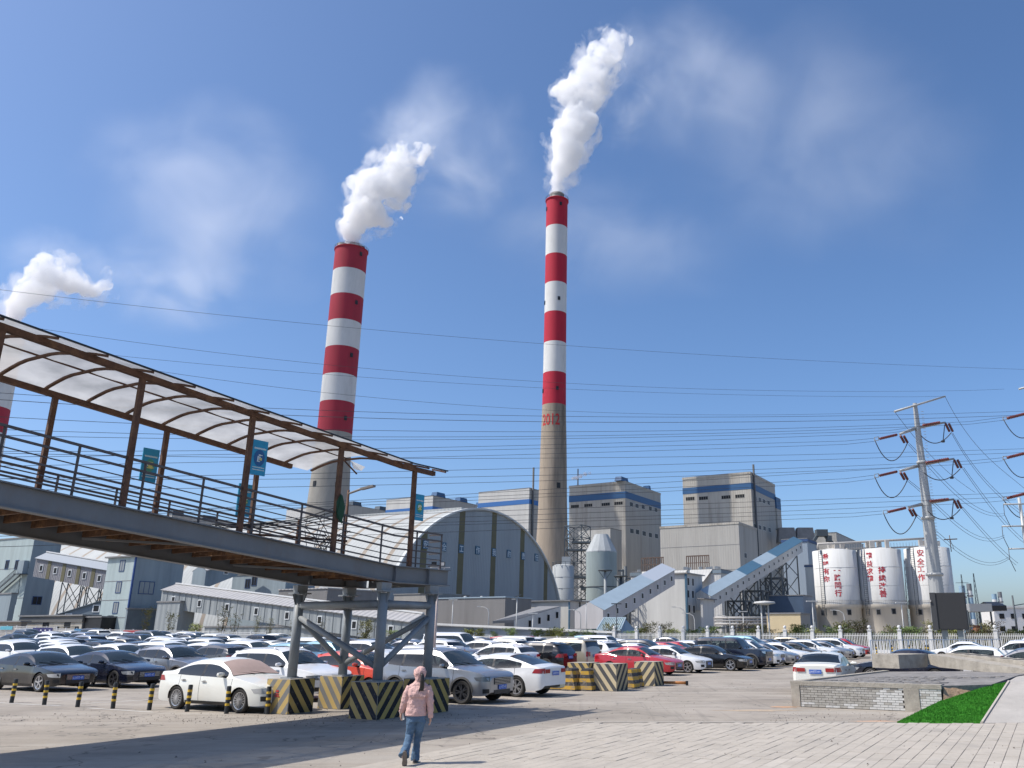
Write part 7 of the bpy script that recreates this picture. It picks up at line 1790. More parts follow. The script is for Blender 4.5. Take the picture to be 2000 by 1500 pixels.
for i, (xl, yl, y15, xr, yr) in enumerate(WR):
    y9 = L950[i]; y_l = y9 + (y9 - y15) / 610 * 980 * 1.25 if i > 3 else yl
    X0 = -60 if i else -60
    px = [-30 if i > 3 else xl, 950, 1560, xr]; py = [y_l, y9, y15, yr]
    if i == 0: px, py = [0, 500, 690, 1110, 2000], [565, 622, 644, 672, 722]
    if i in (1, 2, 3): px, py = [xl, 950, 1560, xr], [yl, y9, y15, yr]
    A = np.polyfit(px, py, 2); xs = np.linspace(-160, xr, 34); Y0 = 62 + 3 * (i % 3); pts = []
    for k, X in enumerate(xs):
        f = k / 33; Yv = Y0 + (PY - Y0) * f; yy = float(np.polyval(A, X)); 
        if k == 33 and xr < 2000: yy = yr
        pts.append(P(X, yy, Yv))
    b = MB(); b.path(pts, .020 if i < 4 else .030, 4)
    dest = 'to the tall pylon' if xr < 1900 else 'past the tall pylon to the right edge'
    tag(b.build('overhead_wire', WIRE), order[i] + ' overhead wire crossing the central chimney, running ' + dest, 'wire', 'overhead power lines')
# lines leaving the pylon to the lower right
RW = [([1859, 1900, 1950, 2010], [847, 912, 968, 1016]), ([1861, 1902, 1952, 2010], [846, 909, 964, 1010]), ([1880, 1920, 1960, 2010], [915, 972, 1022, 1068]), ([1882, 1922, 1962, 2010], [913, 968, 1017, 1062]), ([1878, 1910, 1945, 1985], [992, 1030, 1068, 1104]), ([1880, 1912, 1948, 1988], [990, 1026, 1064, 1100]),
      ([1846, 1890, 1950, 2010], [775, 848, 912, 962]), ([1748, 1800, 1880, 1905], [805, 870, 945, 962]), ([1774, 1815, 1870, 1962], [868, 914, 970, 1007]), ([1776, 1817, 1872, 1962], [866, 909, 964, 1003]), ([1773, 1830, 1880, 1962], [940, 992, 1036, 1049]), ([1775, 1832, 1882, 1962], [938, 988, 1031, 1045]), ([1789, 1850, 1900, 1973], [1008, 1062, 1096, 1090]), ([1791, 1852, 1902, 1973], [1005, 1057, 1091, 1086])]
RL = ['left of two', 'right of two']
nm = ['from the upper right arm down to the right edge', 'from the middle right arm down to the right edge', 'from the lowest right arm down to the right', 'top', 'from the upper left arm sagging to the small pole', 'from the middle left arm sagging to the small pole', 'from the lowest left arm sagging to the small pole']
for i, (px, py) in enumerate(RW):
    A = np.polyfit(px, py, 3); xs = np.linspace(px[0], px[-1], 20); pts = [P(X, float(np.polyval(A, X)), PY + 40 * k / 19) for k, X in enumerate(xs)]
    b = MB(); b.path(pts, .032, 4); j = i // 2
    lab = ('thin earth wire from the right tip of the top arm' if i == 6 else 'thin earth wire from the left tip of the top arm') if j == 3 else RL[i % 2] + ' close wires ' + nm[j]
    tag(b.build('overhead_wire', WIRE), lab, 'wire', 'overhead power lines')
# second pylon: only arms and insulators reach into the frame at the right edge
q = P(2028, 760, PY); r = empty('power_pylon', (q.x, PY, 0), 'second power pylon just outside the right edge with red insulators reaching in', 'pylon')
b = MB(); b.lathe([(.9, 0), (.55, 22), (.35, q.z)], (q.x, PY, 0), n=14, smooth=False); b.build('pole', GALV, r)
b = MB(); b.tube(P(1990, 760, PY), P(2060, 742, PY), .15, n=8); b.build('top_arm', GALV, r)
for y in (816, 893, 972):
    b = MB(); insul(b, P(1967, y + 1, PY), P(2003, y - 8, PY), .26); b.build('insulator', INS, r)
    b = MB(); b.tube(P(2003, y - 8, PY), P(2060, y - 22, PY), .2, n=8); b.build('cross_arm', GALV, r)
    b = MB(); pts = [P(1960 + 62 * f, y + 3 + 20 * f + 34 * 4 * f * (1 - f) * .75, PY) for f in [k / 12 for k in range(13)]]; b.path(pts, .07, 5); b.build('jumper_cable', WIRE, r)
    b = MB(); b.bar(P(1967, y - 2, PY), P(1959, y - 1, PY), .1, .1); b.bar(P(1967, y + 3, PY), P(1959, y + 5, PY), .1, .1); b.bar(P(1959, y - 2, PY), P(1959, y + 5, PY), .1, .1); b.build('yoke', GALV, r)
q = P(1990, 972, 100); r = empty('small_power_pole', (q.x, 100, 0), 'slender grey power pole with short arms at the right edge', 'pole')
b = MB(); b.tube((q.x, 100, 0), q, .28, .18, 10); b.build('pole', GALV, r)
for y, x0, x1 in ((985, 1960, 1990), (1028, 1957, 1992), (1072, 1970, 1998)):
    b = MB(); b.tube(P(x0, y, 99.8), P(x1 + 22, y - 1, 99.8), .09, n=8); b.build('arm', GALV, r)
    b = MB(); b.path([P(x0, y, 99.8), P(x0 + 2, y + 20, 99.6), P(x0 + 14, y + 44, 99.4)], .04, 5); b.build('dropper', WIRE, r)
# ------------------------------------------------------------------ black display board on two legs
def board():
    Yb = 84; p0, p1 = P(1829, 1230, Yb), P(1893, 1230, Yb - 1.2); zt_ = zpx(p0.x, Yb, 1158)
    r = empty('display_board', (p0.x, Yb, 0), 'large blank black display board on two grey legs in front of the white fence', 'display board')
    X = (Vector((p1.x, p1.y, 0)) - Vector((p0.x, p0.y, 0))).normalized(); Y = Vector((-X.y, X.x, 0)); w_ = (p1 - p0).length; z0 = p0.z; c = Vector((p0.x, p0.y, 0)) + X * w_ / 2 + Y * .5
    BM = mat('board_cabinet', (.045, .047, .05), rough=.6); b = MB(); b.box(c + Z * (z0 + zt_) / 2, (w_, 1.0, zt_ - z0), 0, (X, Y, Z)); b.build('cabinet', BM, r)
    b = MB(); b.box(c - Y * .52 + Z * (z0 + zt_) / 2, (w_ - .16, .06, zt_ - z0 - .16), 0, (X, Y, Z)); b.build('screen', mat('unlit_screen', (.028, .028, .028), rough=.5), r)
    b = MB(); b.box(c - X * (w_ / 2 + .03) + Z * (z0 + zt_) / 2, (.5, 1.3, zt_ - z0 + .05), 0, (X, Y, Z)); b.build('side_case', BM, r)
    b = MB(); b.tube(c - X * (w_ / 2 + .3) - Y * .8 + Z * (z0 + (zt_ - z0) * .78), c - X * (w_ / 2 + .3) - Y * .55 + Z * (z0 + (zt_ - z0) * .78), .13, n=12); b.build('lamp', PALEP, r)
    for f in (.24, .72):
        b = MB(); b.box(c + X * w_ * (f - .5) + Z * z0 / 2, (.55, .45, z0), 0, (X, Y, Z)); b.build('leg', mat('grey_leg', (.20, .23, .23), rough=.6), r)
board()
# ------------------------------------------------------------------ fences
WF = mat('white_fence_paint', (.66, .66, .64), rough=.6, dirt=(.42, .40, .36), dirt_amt=.4, dscale=3)
F0 = Vector((32.36, 90.7, 0))
def fence_right():
    r = empty('picket_fence', F0, 'white picket fence with ball topped posts along the far side of the car park', 'fence')
    # post meshes
    b = MB(); b.box((0, 0, 1.15), (.36, .36, 2.3)); b.box((0, 0, 2.34), (.48, .48, .10)); b.lathe([(.10, 2.39), (.08, 2.46), (.17, 2.56), (.19, 2.66), (.14, 2.78), (.001, 2.83)], n=12); pm = b.mesh('fence_post', WF, angle=40)
    b = MB(); b.box((0, 0, 1.0), (.06, .03, 1.9)); b.prism([(-.03, -.015, 1.95), (.03, -.015, 1.95), (0, -.015, 2.05)], (0, .03, 0)); km = b.mesh('picket', WF)
    n = 0; t0 = -15; t1 = 34.0
    ts = []; t = t0
    while t < t1: ts.append(t); t += 3.05
    cnt = 0
    far = MB()
    for i, t in enumerate(ts):
        p = U * (-t); put('post', pm, r, p, (0, 0, TH))
        if i + 1 < len(ts):
            for z in (.25, 1.75):
                b = MB(); b.bar(F0 + U * (-t - .18) + Z * z, F0 + U * (-t - 2.87) + Z * z, .05, .06); b.build('fence_rail', WF, r)
            b = MB(); b.box(F0 + U * (-t - 1.525) + Z * .16, (2.68, .24, .32), 0, (U, V, Z)); b.build('plinth', WF, r)
            for k in range(16):
                if cnt < 296 and i >= 1: put('picket', km, r, p + U * (-.27 - k * .17), (0, 0, TH)); cnt += 1
                else: far.box(F0 + p + U * (-.27 - k * .17) + Z * 1.0, (.06, .03, 1.95), 0, (U, V, Z))
    if far.v: tag(far.build('picket_run', WF, r), kind='stuff')
fence_right()
def rail_fence(t0, t1, label, h=1.6, picks=True, step=2.6, F0=F0):
    a = F0 - U * t0; r = empty('rail_fence', (a.x, a.y, 0), label, 'fence', 'white rail fences behind the car park'); t = t0; pk = MB()
    while t < t1:
        p = F0 - U * t; q = F0 - U * min(t + step, t1); p = Vector((p.x, p.y, ground_z(p.x, p.y))); q = Vector((q.x, q.y, ground_z(q.x, q.y)))
        b = MB(); b.box(p + Z * (h / 2 + .05), (.10, .10, h + .1), 0, (U, V, Z)); b.box(p + Z * (h + .12), (.15, .15, .06), 0, (U, V, Z)); b.build('post', WF, r)
        for z in (.2, h * .85, h):
            b = MB(); b.bar(p + Z * z, q + Z * z, .05, .05); b.build('rail', WF, r)
        for k in range(1, 15): c = p.lerp(q, k / 15); pk.box(c + Z * (h * .52), (.035, .035, h * .9), 0, (U, V, Z))
        t += step
    tag(pk.build('fence_bar', WF, r), kind='stuff')
FL = F0 - V * 20
rail_fence(34.2, 84, 'low white rail fence behind the centre rows of cars', 1.5)
rail_fence(72, 116, 'white rail fence at left centre in front of the small trees', 1.6, F0=FL)
rail_fence(116, 172, 'grey white panel fence at the far left in front of the beige building', 1.8, F0=FL)
# notice sheets hung on the left fence
for (x0, x1, y0, y1, col, lab) in ((0, 25, 1223, 1230, (.10, .36, .45), 'cyan notice board on the fence at the far left edge'), (62, 103, 1226, 1240, (.02, .02, .11), 'dark blue notice board on the fence behind the dark sedan'), (143, 168, 1228, 1243, (.06, .19, .34), 'mid blue notice board on the fence before the grey gate'), (239, 290, 1231, 1246, (.36, .05, .055), 'red banner tied to the fence below the four storey tower')):
    def onf(px, py):
        rr_ = ray(px, py); n_ = V; o = FL - V * .15; t = (o - Vector((0, 0, CAM_H))).dot(n_) / rr_.dot(n_); return Vector((0, 0, CAM_H)) + rr_ * t
    a, c = onf(x0, y1), onf(x1, y0); b = MB(); cc = (a + c) / 2; w_ = (Vector((c.x, c.y, 0)) - Vector((a.x, a.y, 0))).length
    b.box((cc.x, cc.y, cc.z), (w_, .05, c.z - a.z), 0, (U, V, Z)); o = b.build('notice_board', mat('board_%d' % x0, col, rough=.6), off=(cc.x, cc.y, cc.z)); o.location = (cc.x, cc.y, cc.z); tag(o, lab, 'notice board', 'boards on the left fence')
    if x0 != 0:
        rr = random.Random(x0); b = MB()
        for k in range(9): b.box((cc.x, cc.y, cc.z + (c.z - a.z) * (.15 if k % 2 else -.12)) + 0 * U if False else Vector((cc.x, cc.y, cc.z + (c.z - a.z) * (.15 if k % 2 else -.12))) + U * w_ * (k / 9 - .4) - V * .03, (w_ * .07, .02, (c.z - a.z) * .14), 0, (U, V, Z))
        tag(b.build('board_lettering', PLATEW, o, off=(cc.x, cc.y, cc.z)), kind='stuff')
# guard rail and small bollards near the display board
b = MB(); r = empty('guard_railing', (26, 84, 0), 'low white blue guard railing with vertical bars beside the display board', 'railing')
p0, p1 = G(1703, 1288), G(1960, 1281); n = 46
b = MB(); b.bar(p0 + Z * 1.5, p1 + Z * 1.5, .06, .06); b.build('top_rail', mat('pale_blue_rail', (.50, .56, .62), rough=.5), r)
b = MB(); b.bar(p0 + Z * .25, p1 + Z * .25, .06, .06); b.build('bottom_rail', MATS['pale_blue_rail'], r)
for k in range(n + 1):
    q = p0.lerp(p1, k / n); b = MB(); b.bar(q, q + Z * 1.5, .05 if k % 6 else .10, .05 if k % 6 else .10); b.build('upright', WF if k % 6 else MATS['pale_blue_rail'], r)
for i, px in enumerate((1714, 1742, 1746, 1778, 1811, 1815)):
    p = G(px, 1285 + (i % 2)); o = copy_tree(bol); o.location = (p.x, p.y, 0); o.scale = (1.3, 1.3, 1.5); o.rotation_euler = (0, 0, i)
    o['label'] = 'small striped bollard at the far guard railing, number %s from the left' % ['one', 'two', 'three', 'four', 'five', 'six'][i]; o['group'] = 'striped bollards at the far railing'
# ------------------------------------------------------------------ lamps
LP = mat('pale_lamp_pole', (.50, .50, .48), rough=.6)
def lamp(px, ytop, Y, kind, label):
    q = P(px, ytop, Y); r = empty('street_lamp', (q.x, q.y, 0), label, 'street lamp', 'thin street lamps behind the fence'); x, y = q.x, q.y; g = ground_z(x, y)
    b = MB()
    if kind == 'curve':
        b.path([(x, y, g), (x, y, q.z - .8), (x - .15, y, q.z - .3), (x - .6, y, q.z - .02), (x - 1.3, y, q.z + .1)], [.10, .07, .06, .05, .04], 8); b.build('pole', LP, r); b = MB(); b.box((x - 1.5, y, q.z + .1), (.6, .25, .09)); b.build('lamp_head', LP, r)
    elif kind == 'solar':
        b.tube((x, y, g), (x, y, q.z), .10, .07, 8); b.build('pole', LP, r); b = MB(); b.box((x + .1, y, q.z + .15), (1.0, .7, .06), 0, (Vector((.9, 0, .35)).normalized(), Vector((0, 1, 0)), Vector((-.35, 0, .9)).normalized())); b.build('solar_panel', STG, r); b = MB(); b.box((x - .5, y, q.z - .3), (.6, .25, .09)); b.build('lamp_head', LP, r)
    elif kind == 'twin':
        for d in (-.4, .4): b.tube((x + d, y, g), (x + d, y, q.z - .2), .11, .09, 8)
        b.build('pole', LP, r); b = MB(); b.lathe([(.2, q.z - .3), (1.3, q.z - .1), (1.2, q.z + .1), (.1, q.z + .2)], (x, y, 0), n=12); b.build('lamp_head', LP, r)
    else:
        b.tube((x, y, g), (x, y, q.z), .08, .06, 8); b.build('pole', LP if kind != 'dark' else STG, r); b = MB(); b.box((x, y, q.z + .05), (1.3, .3, .12)); b.build('lamp_head', LP if kind != 'dark' else STG, r)
for args in ((885, 1172, 128, 'tee', 'thin lamp with a short flat head left of the curved lamp near the grey workshop'), (955, 1186, 128, 'curve', 'curved street lamp in front of the grey workshop right part'), (1010, 1166, 125, 'solar', 'lamp with a small solar panel at the left end of the white pump house'),
             (1041, 1199, 120, 'tee', 'short thin lamp before the sloping grey roof'), (1134, 1192, 128, 'curve', 'curved street lamp in front of the pump house right wall'), (1145, 1174, 130, 'tee', 'taller thin lamp at the pump house right corner'), (1204, 1180, 108, 'dark', 'thin dark lamp post in front of the kiosk roof'),
             (1337, 1187, 118, 'curve', 'curved lamp beside the blue strip of the transfer tower'), (1356, 1199, 125, 'curve', 'smaller curved lamp right of the transfer tower'), (1425, 1203, 125, 'curve', 'curved lamp before the dark pipe rack'), (1451, 1195, 125, 'tee', 'thin lamp between the pipe rack and the twin lamp'),
             (1493, 1177, 100, 'twin', 'twin stemmed pale lamp in front of the cream hut'), (1586, 1175, 98, 'tee', 'tall thin lamp just left of the first white silo'), (1648, 1193, 120, 'curve', 'short curved lamp in front of the first white silo'), (1760, 1178, 100, 'tee', 'lean lamp in the gap right of the second white silo')): lamp(*args)
# floodlight pole and rusty street lamp by the bridge
q = P(857, 1106, 34); r = empty('floodlight_pole', (q.x, q.y, 0), 'slim pole with two floodlights just right of the bridge end', 'floodlight pole'); b = MB(); b.tube((q.x, q.y, 0), q, .055, .045, 8); b.build('pole', mat('pinkish_pole', (.48, .40, .36), rough=.6), r)
b = MB(); b.bar(q + Vector((-.35, 0, -.05)), q + Vector((.45, 0, -.05)), .04, .04); b.bar(q + Vector((.25, 0, -.05)), q + Vector((0, 0, -.4)), .03, .03); b.build('cross_bar', LP, r)
for dx, m in ((-.18, BLK), (.16, LP)):
    b = MB(); b.box(q + Vector((dx, -.06, .08)), (.20, .08, .18)); b.build('floodlight', BLK, r); b = MB(); b.box(q + Vector((dx, -.105, .08)), (.15, .02, .13)); b.build('lens', m, r)
q0_ = bp_(1.45, BW - .05); q = Vector((q0_.x, q0_.y, zpx(q0_.x, q0_.y, 957))); r = empty('rusty_street_lamp', q0_, 'rusty street lamp with an angled arm on the far side of the bridge deck', 'street lamp'); b = MB(); b.tube(q0_ - Z * .02, q, .05, .04, 10); b.build('pole', RUST, r)
b = MB(); e = P(731, 949, q.y - .3); m_ = q.lerp(e, .45) + Z * -.04; b.path([q + Z * -.12, m_, e], [.035, .04, .03], 8); b.build('arm', mat('dull_lamp_arm', (.22, .21, .20), rough=.5), r); b = MB(); b.bar(m_ + (e - m_) * .1, e, .16, .06); b.build('lamp_head', MATS['dull_lamp_arm'], r)
# ------------------------------------------------------------------ shrubs and small trees
BARK = mat('thin_bark', (.12, .10, .08), rough=.95); LEAFS = [mat('fresh_green_leaf', (.085, .13, .030), rough=.7, var=.35, scale=1.2), mat('olive_spring_leaf', (.135, .135, .045), rough=.7, var=.35, scale=1.2), mat('brownish_spring_leaf', (.13, .105, .055), rough=.8, var=.3, scale=1.2), mat('yellow_green_leaf', (.17, .19, .045), rough=.7, var=.3, scale=1.2)]
def shrub_meshes(seed, h, wd, dens, leaf, stems, lsz):
    rr = random.Random(seed); t = MB(); c = MB(); tips = []
    for s_ in range(stems):
        a = rr.uniform(0, 6.28); sp = rr.uniform(.05, .5) * wd; x, y = cos(a) * sp * .2, sin(a) * sp * .2; pts = [(x, y, 0)]; 
        n = 6; 
        for k in range(1, n + 1):
            f = k / n; pts.append((x + cos(a) * sp * f ** 1.2 + rr.uniform(-.04, .04), y + sin(a) * sp * f ** 1.2 + rr.uniform(-.04, .04), h * f * rr.uniform(.92, 1.02)))
        t.path(pts, [.035 * (1 - k / (n + 1)) * h / 3 + .008 for k in range(n + 1)], 4); tips += pts[2:]
        for k in range(8):
            p = Vector(rr.choice(pts[2:])); q = p + Vector((rr.uniform(-.35, .35) * wd, rr.uniform(-.35, .35) * wd, rr.uniform(.15, .5))); t.path([p, q], [.010, .005], 3); tips.append(tuple(q)); tips.append(tuple(p.lerp(q, .6)))
    for k in range(dens):
        p = Vector(rr.choice(tips)) + Vector((rr.gauss(0, .10) * wd, rr.gauss(0, .10) * wd, rr.gauss(0, .09))); s_ = lsz * rr.uniform(.6, 1.3)
        d1 = Vector((rr.uniform(-1, 1), rr.uniform(-1, 1), rr.uniform(-.6, 1))).normalized() * s_; d2 = d1.orthogonal().normalized() * s_ * .6
        c.add([p - d1, p + d2, p + d1, p - d2], [(0, 1, 2, 3)])
    return t.mesh('trunk', BARK), c.mesh('crown', LEAFS[leaf])
SH = [shrub_meshes(1, 2.7, 1.8, 1500, 0, 8, .09), shrub_meshes(2, 3.2, 1.6, 1100, 1, 7, .09), shrub_meshes(3, 2.9, 1.9, 700, 2, 8, .085), shrub_meshes(4, 2.5, 1.9, 1500, 3, 8, .09), shrub_meshes(5, 3.6, 1.3, 520, 1, 4, .08), shrub_meshes(6, 3.4, 1.3, 320, 1, 5, .065)]
pos = []
rr = random.Random(21)
for k in range(56): pos.append((1240 + k * 13.6 + rr.uniform(-6, 6), 1.6 + rr.uniform(0, 4.5), rr.choice((0, 1, 2, 3, 1, 0)), rr.uniform(.62, .98)))
for px in (1095, 1118, 1150, 1075, 1050, 1000, 968, 935, 912, 1190): pos.append((px, 3 + rr.uniform(0, 3), rr.choice((0, 3, 1)), rr.uniform(.7, .95)))
for px, m_, s_ in ((278, 4, 1.15), (330, 4, 1.0), (383, 3, .9), (431, 5, 1.3), (455, 5, 1.05), (500, 5, .95), (524, 5, .9), (573, 5, .95), (627, 5, .9), (713, 1, .9), (774, 0, .7), (760, 1, .6)): pos.append((px, 1.2, m_, s_))
pos.sort(); cnt_ = {}
for k, (px, off, mi, s_) in enumerate(pos):
    o_ = (F0 if px > 850 else FL) + V * off; n_ = V; rr_ = ray(px, 1240); t = (o_ - Vector((0, 0, CAM_H))).dot(n_) / rr_.dot(n_); q = Vector((0, 0, CAM_H)) + rr_ * t; q.z = ground_z(q.x, q.y)
    side = 'right' if px > 1235 else ('centre' if px > 850 else 'left')
    kind = ['bushy green', 'olive green', 'brownish sparse', 'yellow green', 'upright thin', 'nearly bare'][mi]
    kk_ = cnt_.get(side, 0) + 1; cnt_[side] = kk_
    r = empty('shrub', q, '%s young tree behind the %s fence, %s from the left' % (kind, side, ordinal(kk_)), 'shrub', 'young trees and shrubs behind the fence', rr.uniform(0, 6))
    r.scale = (s_, s_, s_); put('trunk', SH[mi][0], r); put('crown', SH[mi][1], r)

# undergrowth along the outside of the right fence
b = MB(); ru = random.Random(77)
for k in range(26000):
    t = ru.uniform(-16, 34); off = ru.uniform(.8, 6.5); hh = .35 + 1.0 * (.5 + .5 * mnoise.noise(Vector((t * .35, off * .4, 0)))) ; z = abs(ru.gauss(0, .5)) * hh
    p = F0 - U * t + V * off + Z * z; s_ = ru.uniform(.05, .11); d1 = Vector((ru.uniform(-1, 1), ru.uniform(-1, 1), ru.uniform(-.2, 1))).normalized() * s_; d2 = d1.orthogonal().normalized() * s_ * .55
    b.add([p - d1, p + d2, p + d1, p - d2], [(0, 1, 2, 3)], ru.choice((0, 1, 1, 2, 2, 3)))
tag(b.build('undergrowth', LEAFS), kind='stuff', label='mixed green and brown undergrowth outside the picket fence')
# ------------------------------------------------------------------ the parked cars
HD = TH
def AB(a, b): p = U * a + V * b; return Vector((p.x, p.y, ground_z(p.x, p.y)))
def at(px, Y): p = P(px, 1260, Y); return Vector((p.x, p.y, ground_z(p.x, p.y)))
G1 = 'cars parked in the front row'; taken = []
def near(t, c, loc, h, label, wheel='a', dark=False, cat='car', group=G1, **k):
    loc = Vector((loc[0], loc[1], ground_z(loc[0], loc[1]))); taken.append(loc); return make_car(t, c, loc, h, label, group, cat, wheel, dark, **k)
c1 = near('sedan', 'pearl', (-10.8, 26.25), HD, 'pearl white sedan with a pink sunshade over its windscreen, nearest car', 'b')
near('fastback', 'black', (-21.9, 34.7), HD, 'glossy black sedan at the far left facing right with silver wheels', 'c')
near('fastback', 'navy', (-20.3, 36.9), HD, 'navy black fastback sedan beside the black one, facing right', 'a', True)
near('crossover', 'silver', (-19.0, 39.6), HD, 'silver grey crossover with a dark roof behind the white sedan', 'a', roofcol='grey')
near('suv', 'white', (-10.6, 30.2), HD, 'white large SUV with a wide grille directly behind the white sedan', 'a', headd=True)
near('hatch', 'orange', (-8.7, 32.6), HD, 'orange red hatchback seen between the bridge columns', 'a')
near('suv', 'white', (-7.3, 35.4), HD + pi, 'white SUV behind the front bridge column, tail towards the lane')
near('suv', 'silver', (-5.0, 29.3), HD, 'silver SUV with black spoked wheels behind the walking person', 'a', True, headd=True)
near('fastback', 'white', (-3.5, 32.2), HD + pi, 'white sedan with red tail lamps next to the silver SUV', 'a')
near('crossover', 'white', (-5.1, 46.0), HD + pi, 'white crossover with a dark rear window above the white sedan', 'a')
near('suv', 'black', (-3.3, 47.7), HD + pi, 'black SUV with red heart shaped tail lamp and wide roof', 'a', True)
near('minivan', 'champagne', (-2.1, 50.3), HD + pi, 'narrow pale small van between the black SUV and the white crossover', 'a')
near('suv', 'white', (-.6, 53.1), HD + pi, 'white SUV with its rear to the red sedan', 'a')
near('sedan', 'red', (2.4, 46.6), HD, 'bright red sedan behind the striped concrete blocks', 'a')
near('sedan', 'white', (4.3, 49.3), HD, 'white sedan with a black lower grille right of the red sedan', 'c')
near('fastback', 'black', (7.0, 52.0), HD, 'black sedan with bright turbine wheels in the front row', 'c')
near('offroad', 'navy', (8.7, 54.7), HD, 'boxy dark off-road vehicle with roof rack and black bumper', 'a', True, cat='off-road car')
near('suv', 'white', (10.1, 57.1), HD, 'white SUV just right of the boxy off-road vehicle', 'a')
near('sedan', 'silver', (11.6, 59.6), HD, 'silver sedan with many spoked wheel in the right part of the front row', 'a')
near('sedan', 'white', (13.3, 62.3), HD, 'white sedan behind the silver one in the front row', 'a')
near('sedan', 'carbon', (15.1, 65.2), HD, 'dark grey sedan with dusty bonnet in the right part of the front row', 'a')
near('crossover', 'white', (17.0, 68.3), HD, 'white crossover after the dark grey dusty sedan', 'a')
near('sedan', 'silver', (19.0, 71.7), HD, 'silver grey sedan with a dark roof near the end of the row', 'a')
near('suv', 'white', (20.9, 75.0), HD, 'white SUV with a bold black grille, last but one in the row', 'a')
near('crossover', 'red', (22.6, 78.2), HD, 'dark red crossover at the right end of the front row', 'a')
GR = 'cars parked on the right side'
near('sedan', 'pearl', (8.95, 33.75), radians(66), 'white sedan seen from behind beside the brick wall with blue number plate', 'a', group=GR)
near('sedan', 'navy', (14.0, 39.2), HD + pi, 'dark blue sedan mostly hidden behind the concrete upstand', 'a', group=GR)
near('hatch', 'white', (18.9, 44.4), HD + pi, 'white small hatchback behind the parapet wedge', 'a', group=GR)
near('sedan', 'silver', (21.3, 43.2), HD, 'silver blue sedan at the right edge behind the parapet', 'a', group=GR) if False else near('sedan', 'silver', (20.6, 41.6), HD + pi, 'silver blue sedan with a red tail lamp at the right edge', 'a', group=GR)
near('suv', 'white', (27.5, 56.5), HD + pi, 'white SUV with dark windows at the right edge behind the silver sedan', 'a', group=GR)
near('minivan', 'white', (33.5, 66.0), HD + pi, 'white minivan highest at the right edge before the fence', 'a', group=GR)
near('suv', 'white', (30.4, 61.0), HD + pi, 'white SUV between the minivan and the hatchback at the right edge', 'a', group=GR)
near('sedan', 'white', (29.0, 68.5), HD + pi, 'white sedan roof just left of the white minivan at right', 'a', group=GR)
# dark roof and bonnet film on the silver SUV and crossover


# sunshade and raised wipers of the nearest sedan
cc = car_parts('sedan'); me = cc['windscreen'].copy()
for v in me.vertices: v.co.z += .012; v.co.x += .008
me.materials.clear(); me.materials.append(mat('pink_sunshade_cloth', (.40, .30, .27), rough=.9, var=.05, scale=6))
r = put('windscreen_sunshade', me, None, c1.location, (0, 0, HD)); tag(r, 'pink brown sunshade cloth stretched over the windscreen of the nearest sedan', 'sunshade')
def simple(t, c, loc, h, label, group):
    taken.append(Vector(loc)); return make_car(t, c, loc, h, label, group, {'van': 'van', 'minivan': 'minivan'}.get(t, 'car'), 'a', False, full=False)
ORD = ['first', 'second', 'third', 'fourth', 'fifth', 'sixth', 'seventh', 'eighth', 'ninth', 'tenth', 'eleventh', 'twelfth', 'thirteenth', 'fourteenth', 'fifteenth', 'sixteenth', 'seventeenth', 'eighteenth', 'nineteenth', 'twentieth', 'twenty-first', 'twenty-second', 'twenty-third', 'twenty-fourth', 'twenty-fifth', 'twenty-sixth', 'twenty-seventh', 'twenty-eighth', 'twenty-ninth', 'thirtieth']
rr = random.Random(31)
TY = ['sedan'] * 5 + ['suv'] * 5 + ['crossover'] * 4 + ['hatch'] + ['minivan'] * 1 + ['fastback'] * 2
CO = ['white'] * 11 + ['pearl'] * 3 + ['black'] * 3 + ['navy', 'silver', 'silver', 'grey', 'red', 'champagne', 'carbon', 'blue']
WT = {'sedan': 'sedan', 'suv': 'SUV', 'crossover': 'crossover', 'hatch': 'hatchback', 'minivan': 'minivan', 'fastback': 'fastback', 'van': 'van', 'offroad': 'off-road car'}
WC = {'white': 'white', 'pearl': 'off-white', 'black': 'black', 'navy': 'dark blue', 'silver': 'silver', 'grey': 'grey', 'red': 'red', 'champagne': 'beige', 'carbon': 'charcoal', 'blue': 'pale blue'}
FIX = {(1, 1): ('van', 'white')}
simple('van', 'white', AB(-43.4, 57), HD, 'long white minibus with a high roof right of the bridge end', 'vans in the car park')
simple('offroad', 'white', AB(-37.7, 73), HD, 'tall white off-road car in front of the kiosk roof', 'vans in the car park')
rows = [(-25.6, 31, 90, 'second row from the lane'), (-37.7, 29.5, 90, 'third row, behind the black sedan'), (-43.4, 22, 88, 'fourth row from the lane'), (-55, 29, 88, 'fifth row from the lane'), (-60.6, 33, 72, 'sixth row from the lane'), (-72.2, 39, 72, 'seventh row from the lane'), (-78, 42, 72, 'eighth row from the lane'), (-90, 48, 72, 'ninth row from the lane'), (-96, 51, 72, 'tenth row from the lane'), (-108, 58, 72, 'eleventh row, near the left fence'), (-113.6, 61, 72, 'last row by the left fence')]
total = 0
for ri, (a, b0, b1, nm) in enumerate(rows):
    b = b0 + rr.uniform(0, 1.5); k = 0
    while b < b1:
        if rr.random() > .13:
            t, c = rr.choice(TY), rr.choice(CO)
            if ri == 1 and k == 1: t, c = 'crossover', 'blue'
            h = HD + rr.uniform(-.03, .03) + (pi if rr.random() < .38 else 0)
            loc = AB(a + rr.uniform(-.35, .35), b)
            if all((loc - q).length > 2.35 for q in taken) and proj(loc)[0] > -160 and proj(loc)[0] < 1800:
                far = loc.y > 75
                simple(t, c, loc, h, '%s %s, %s from the left in the %s' % (WC[c], WT[t], ORD[k], nm), 'cars parked in the ' + nm.split(',')[0]); total += 1; k += 1
        b += 2.72 + rr.uniform(0, .12)
print('row cars', total)
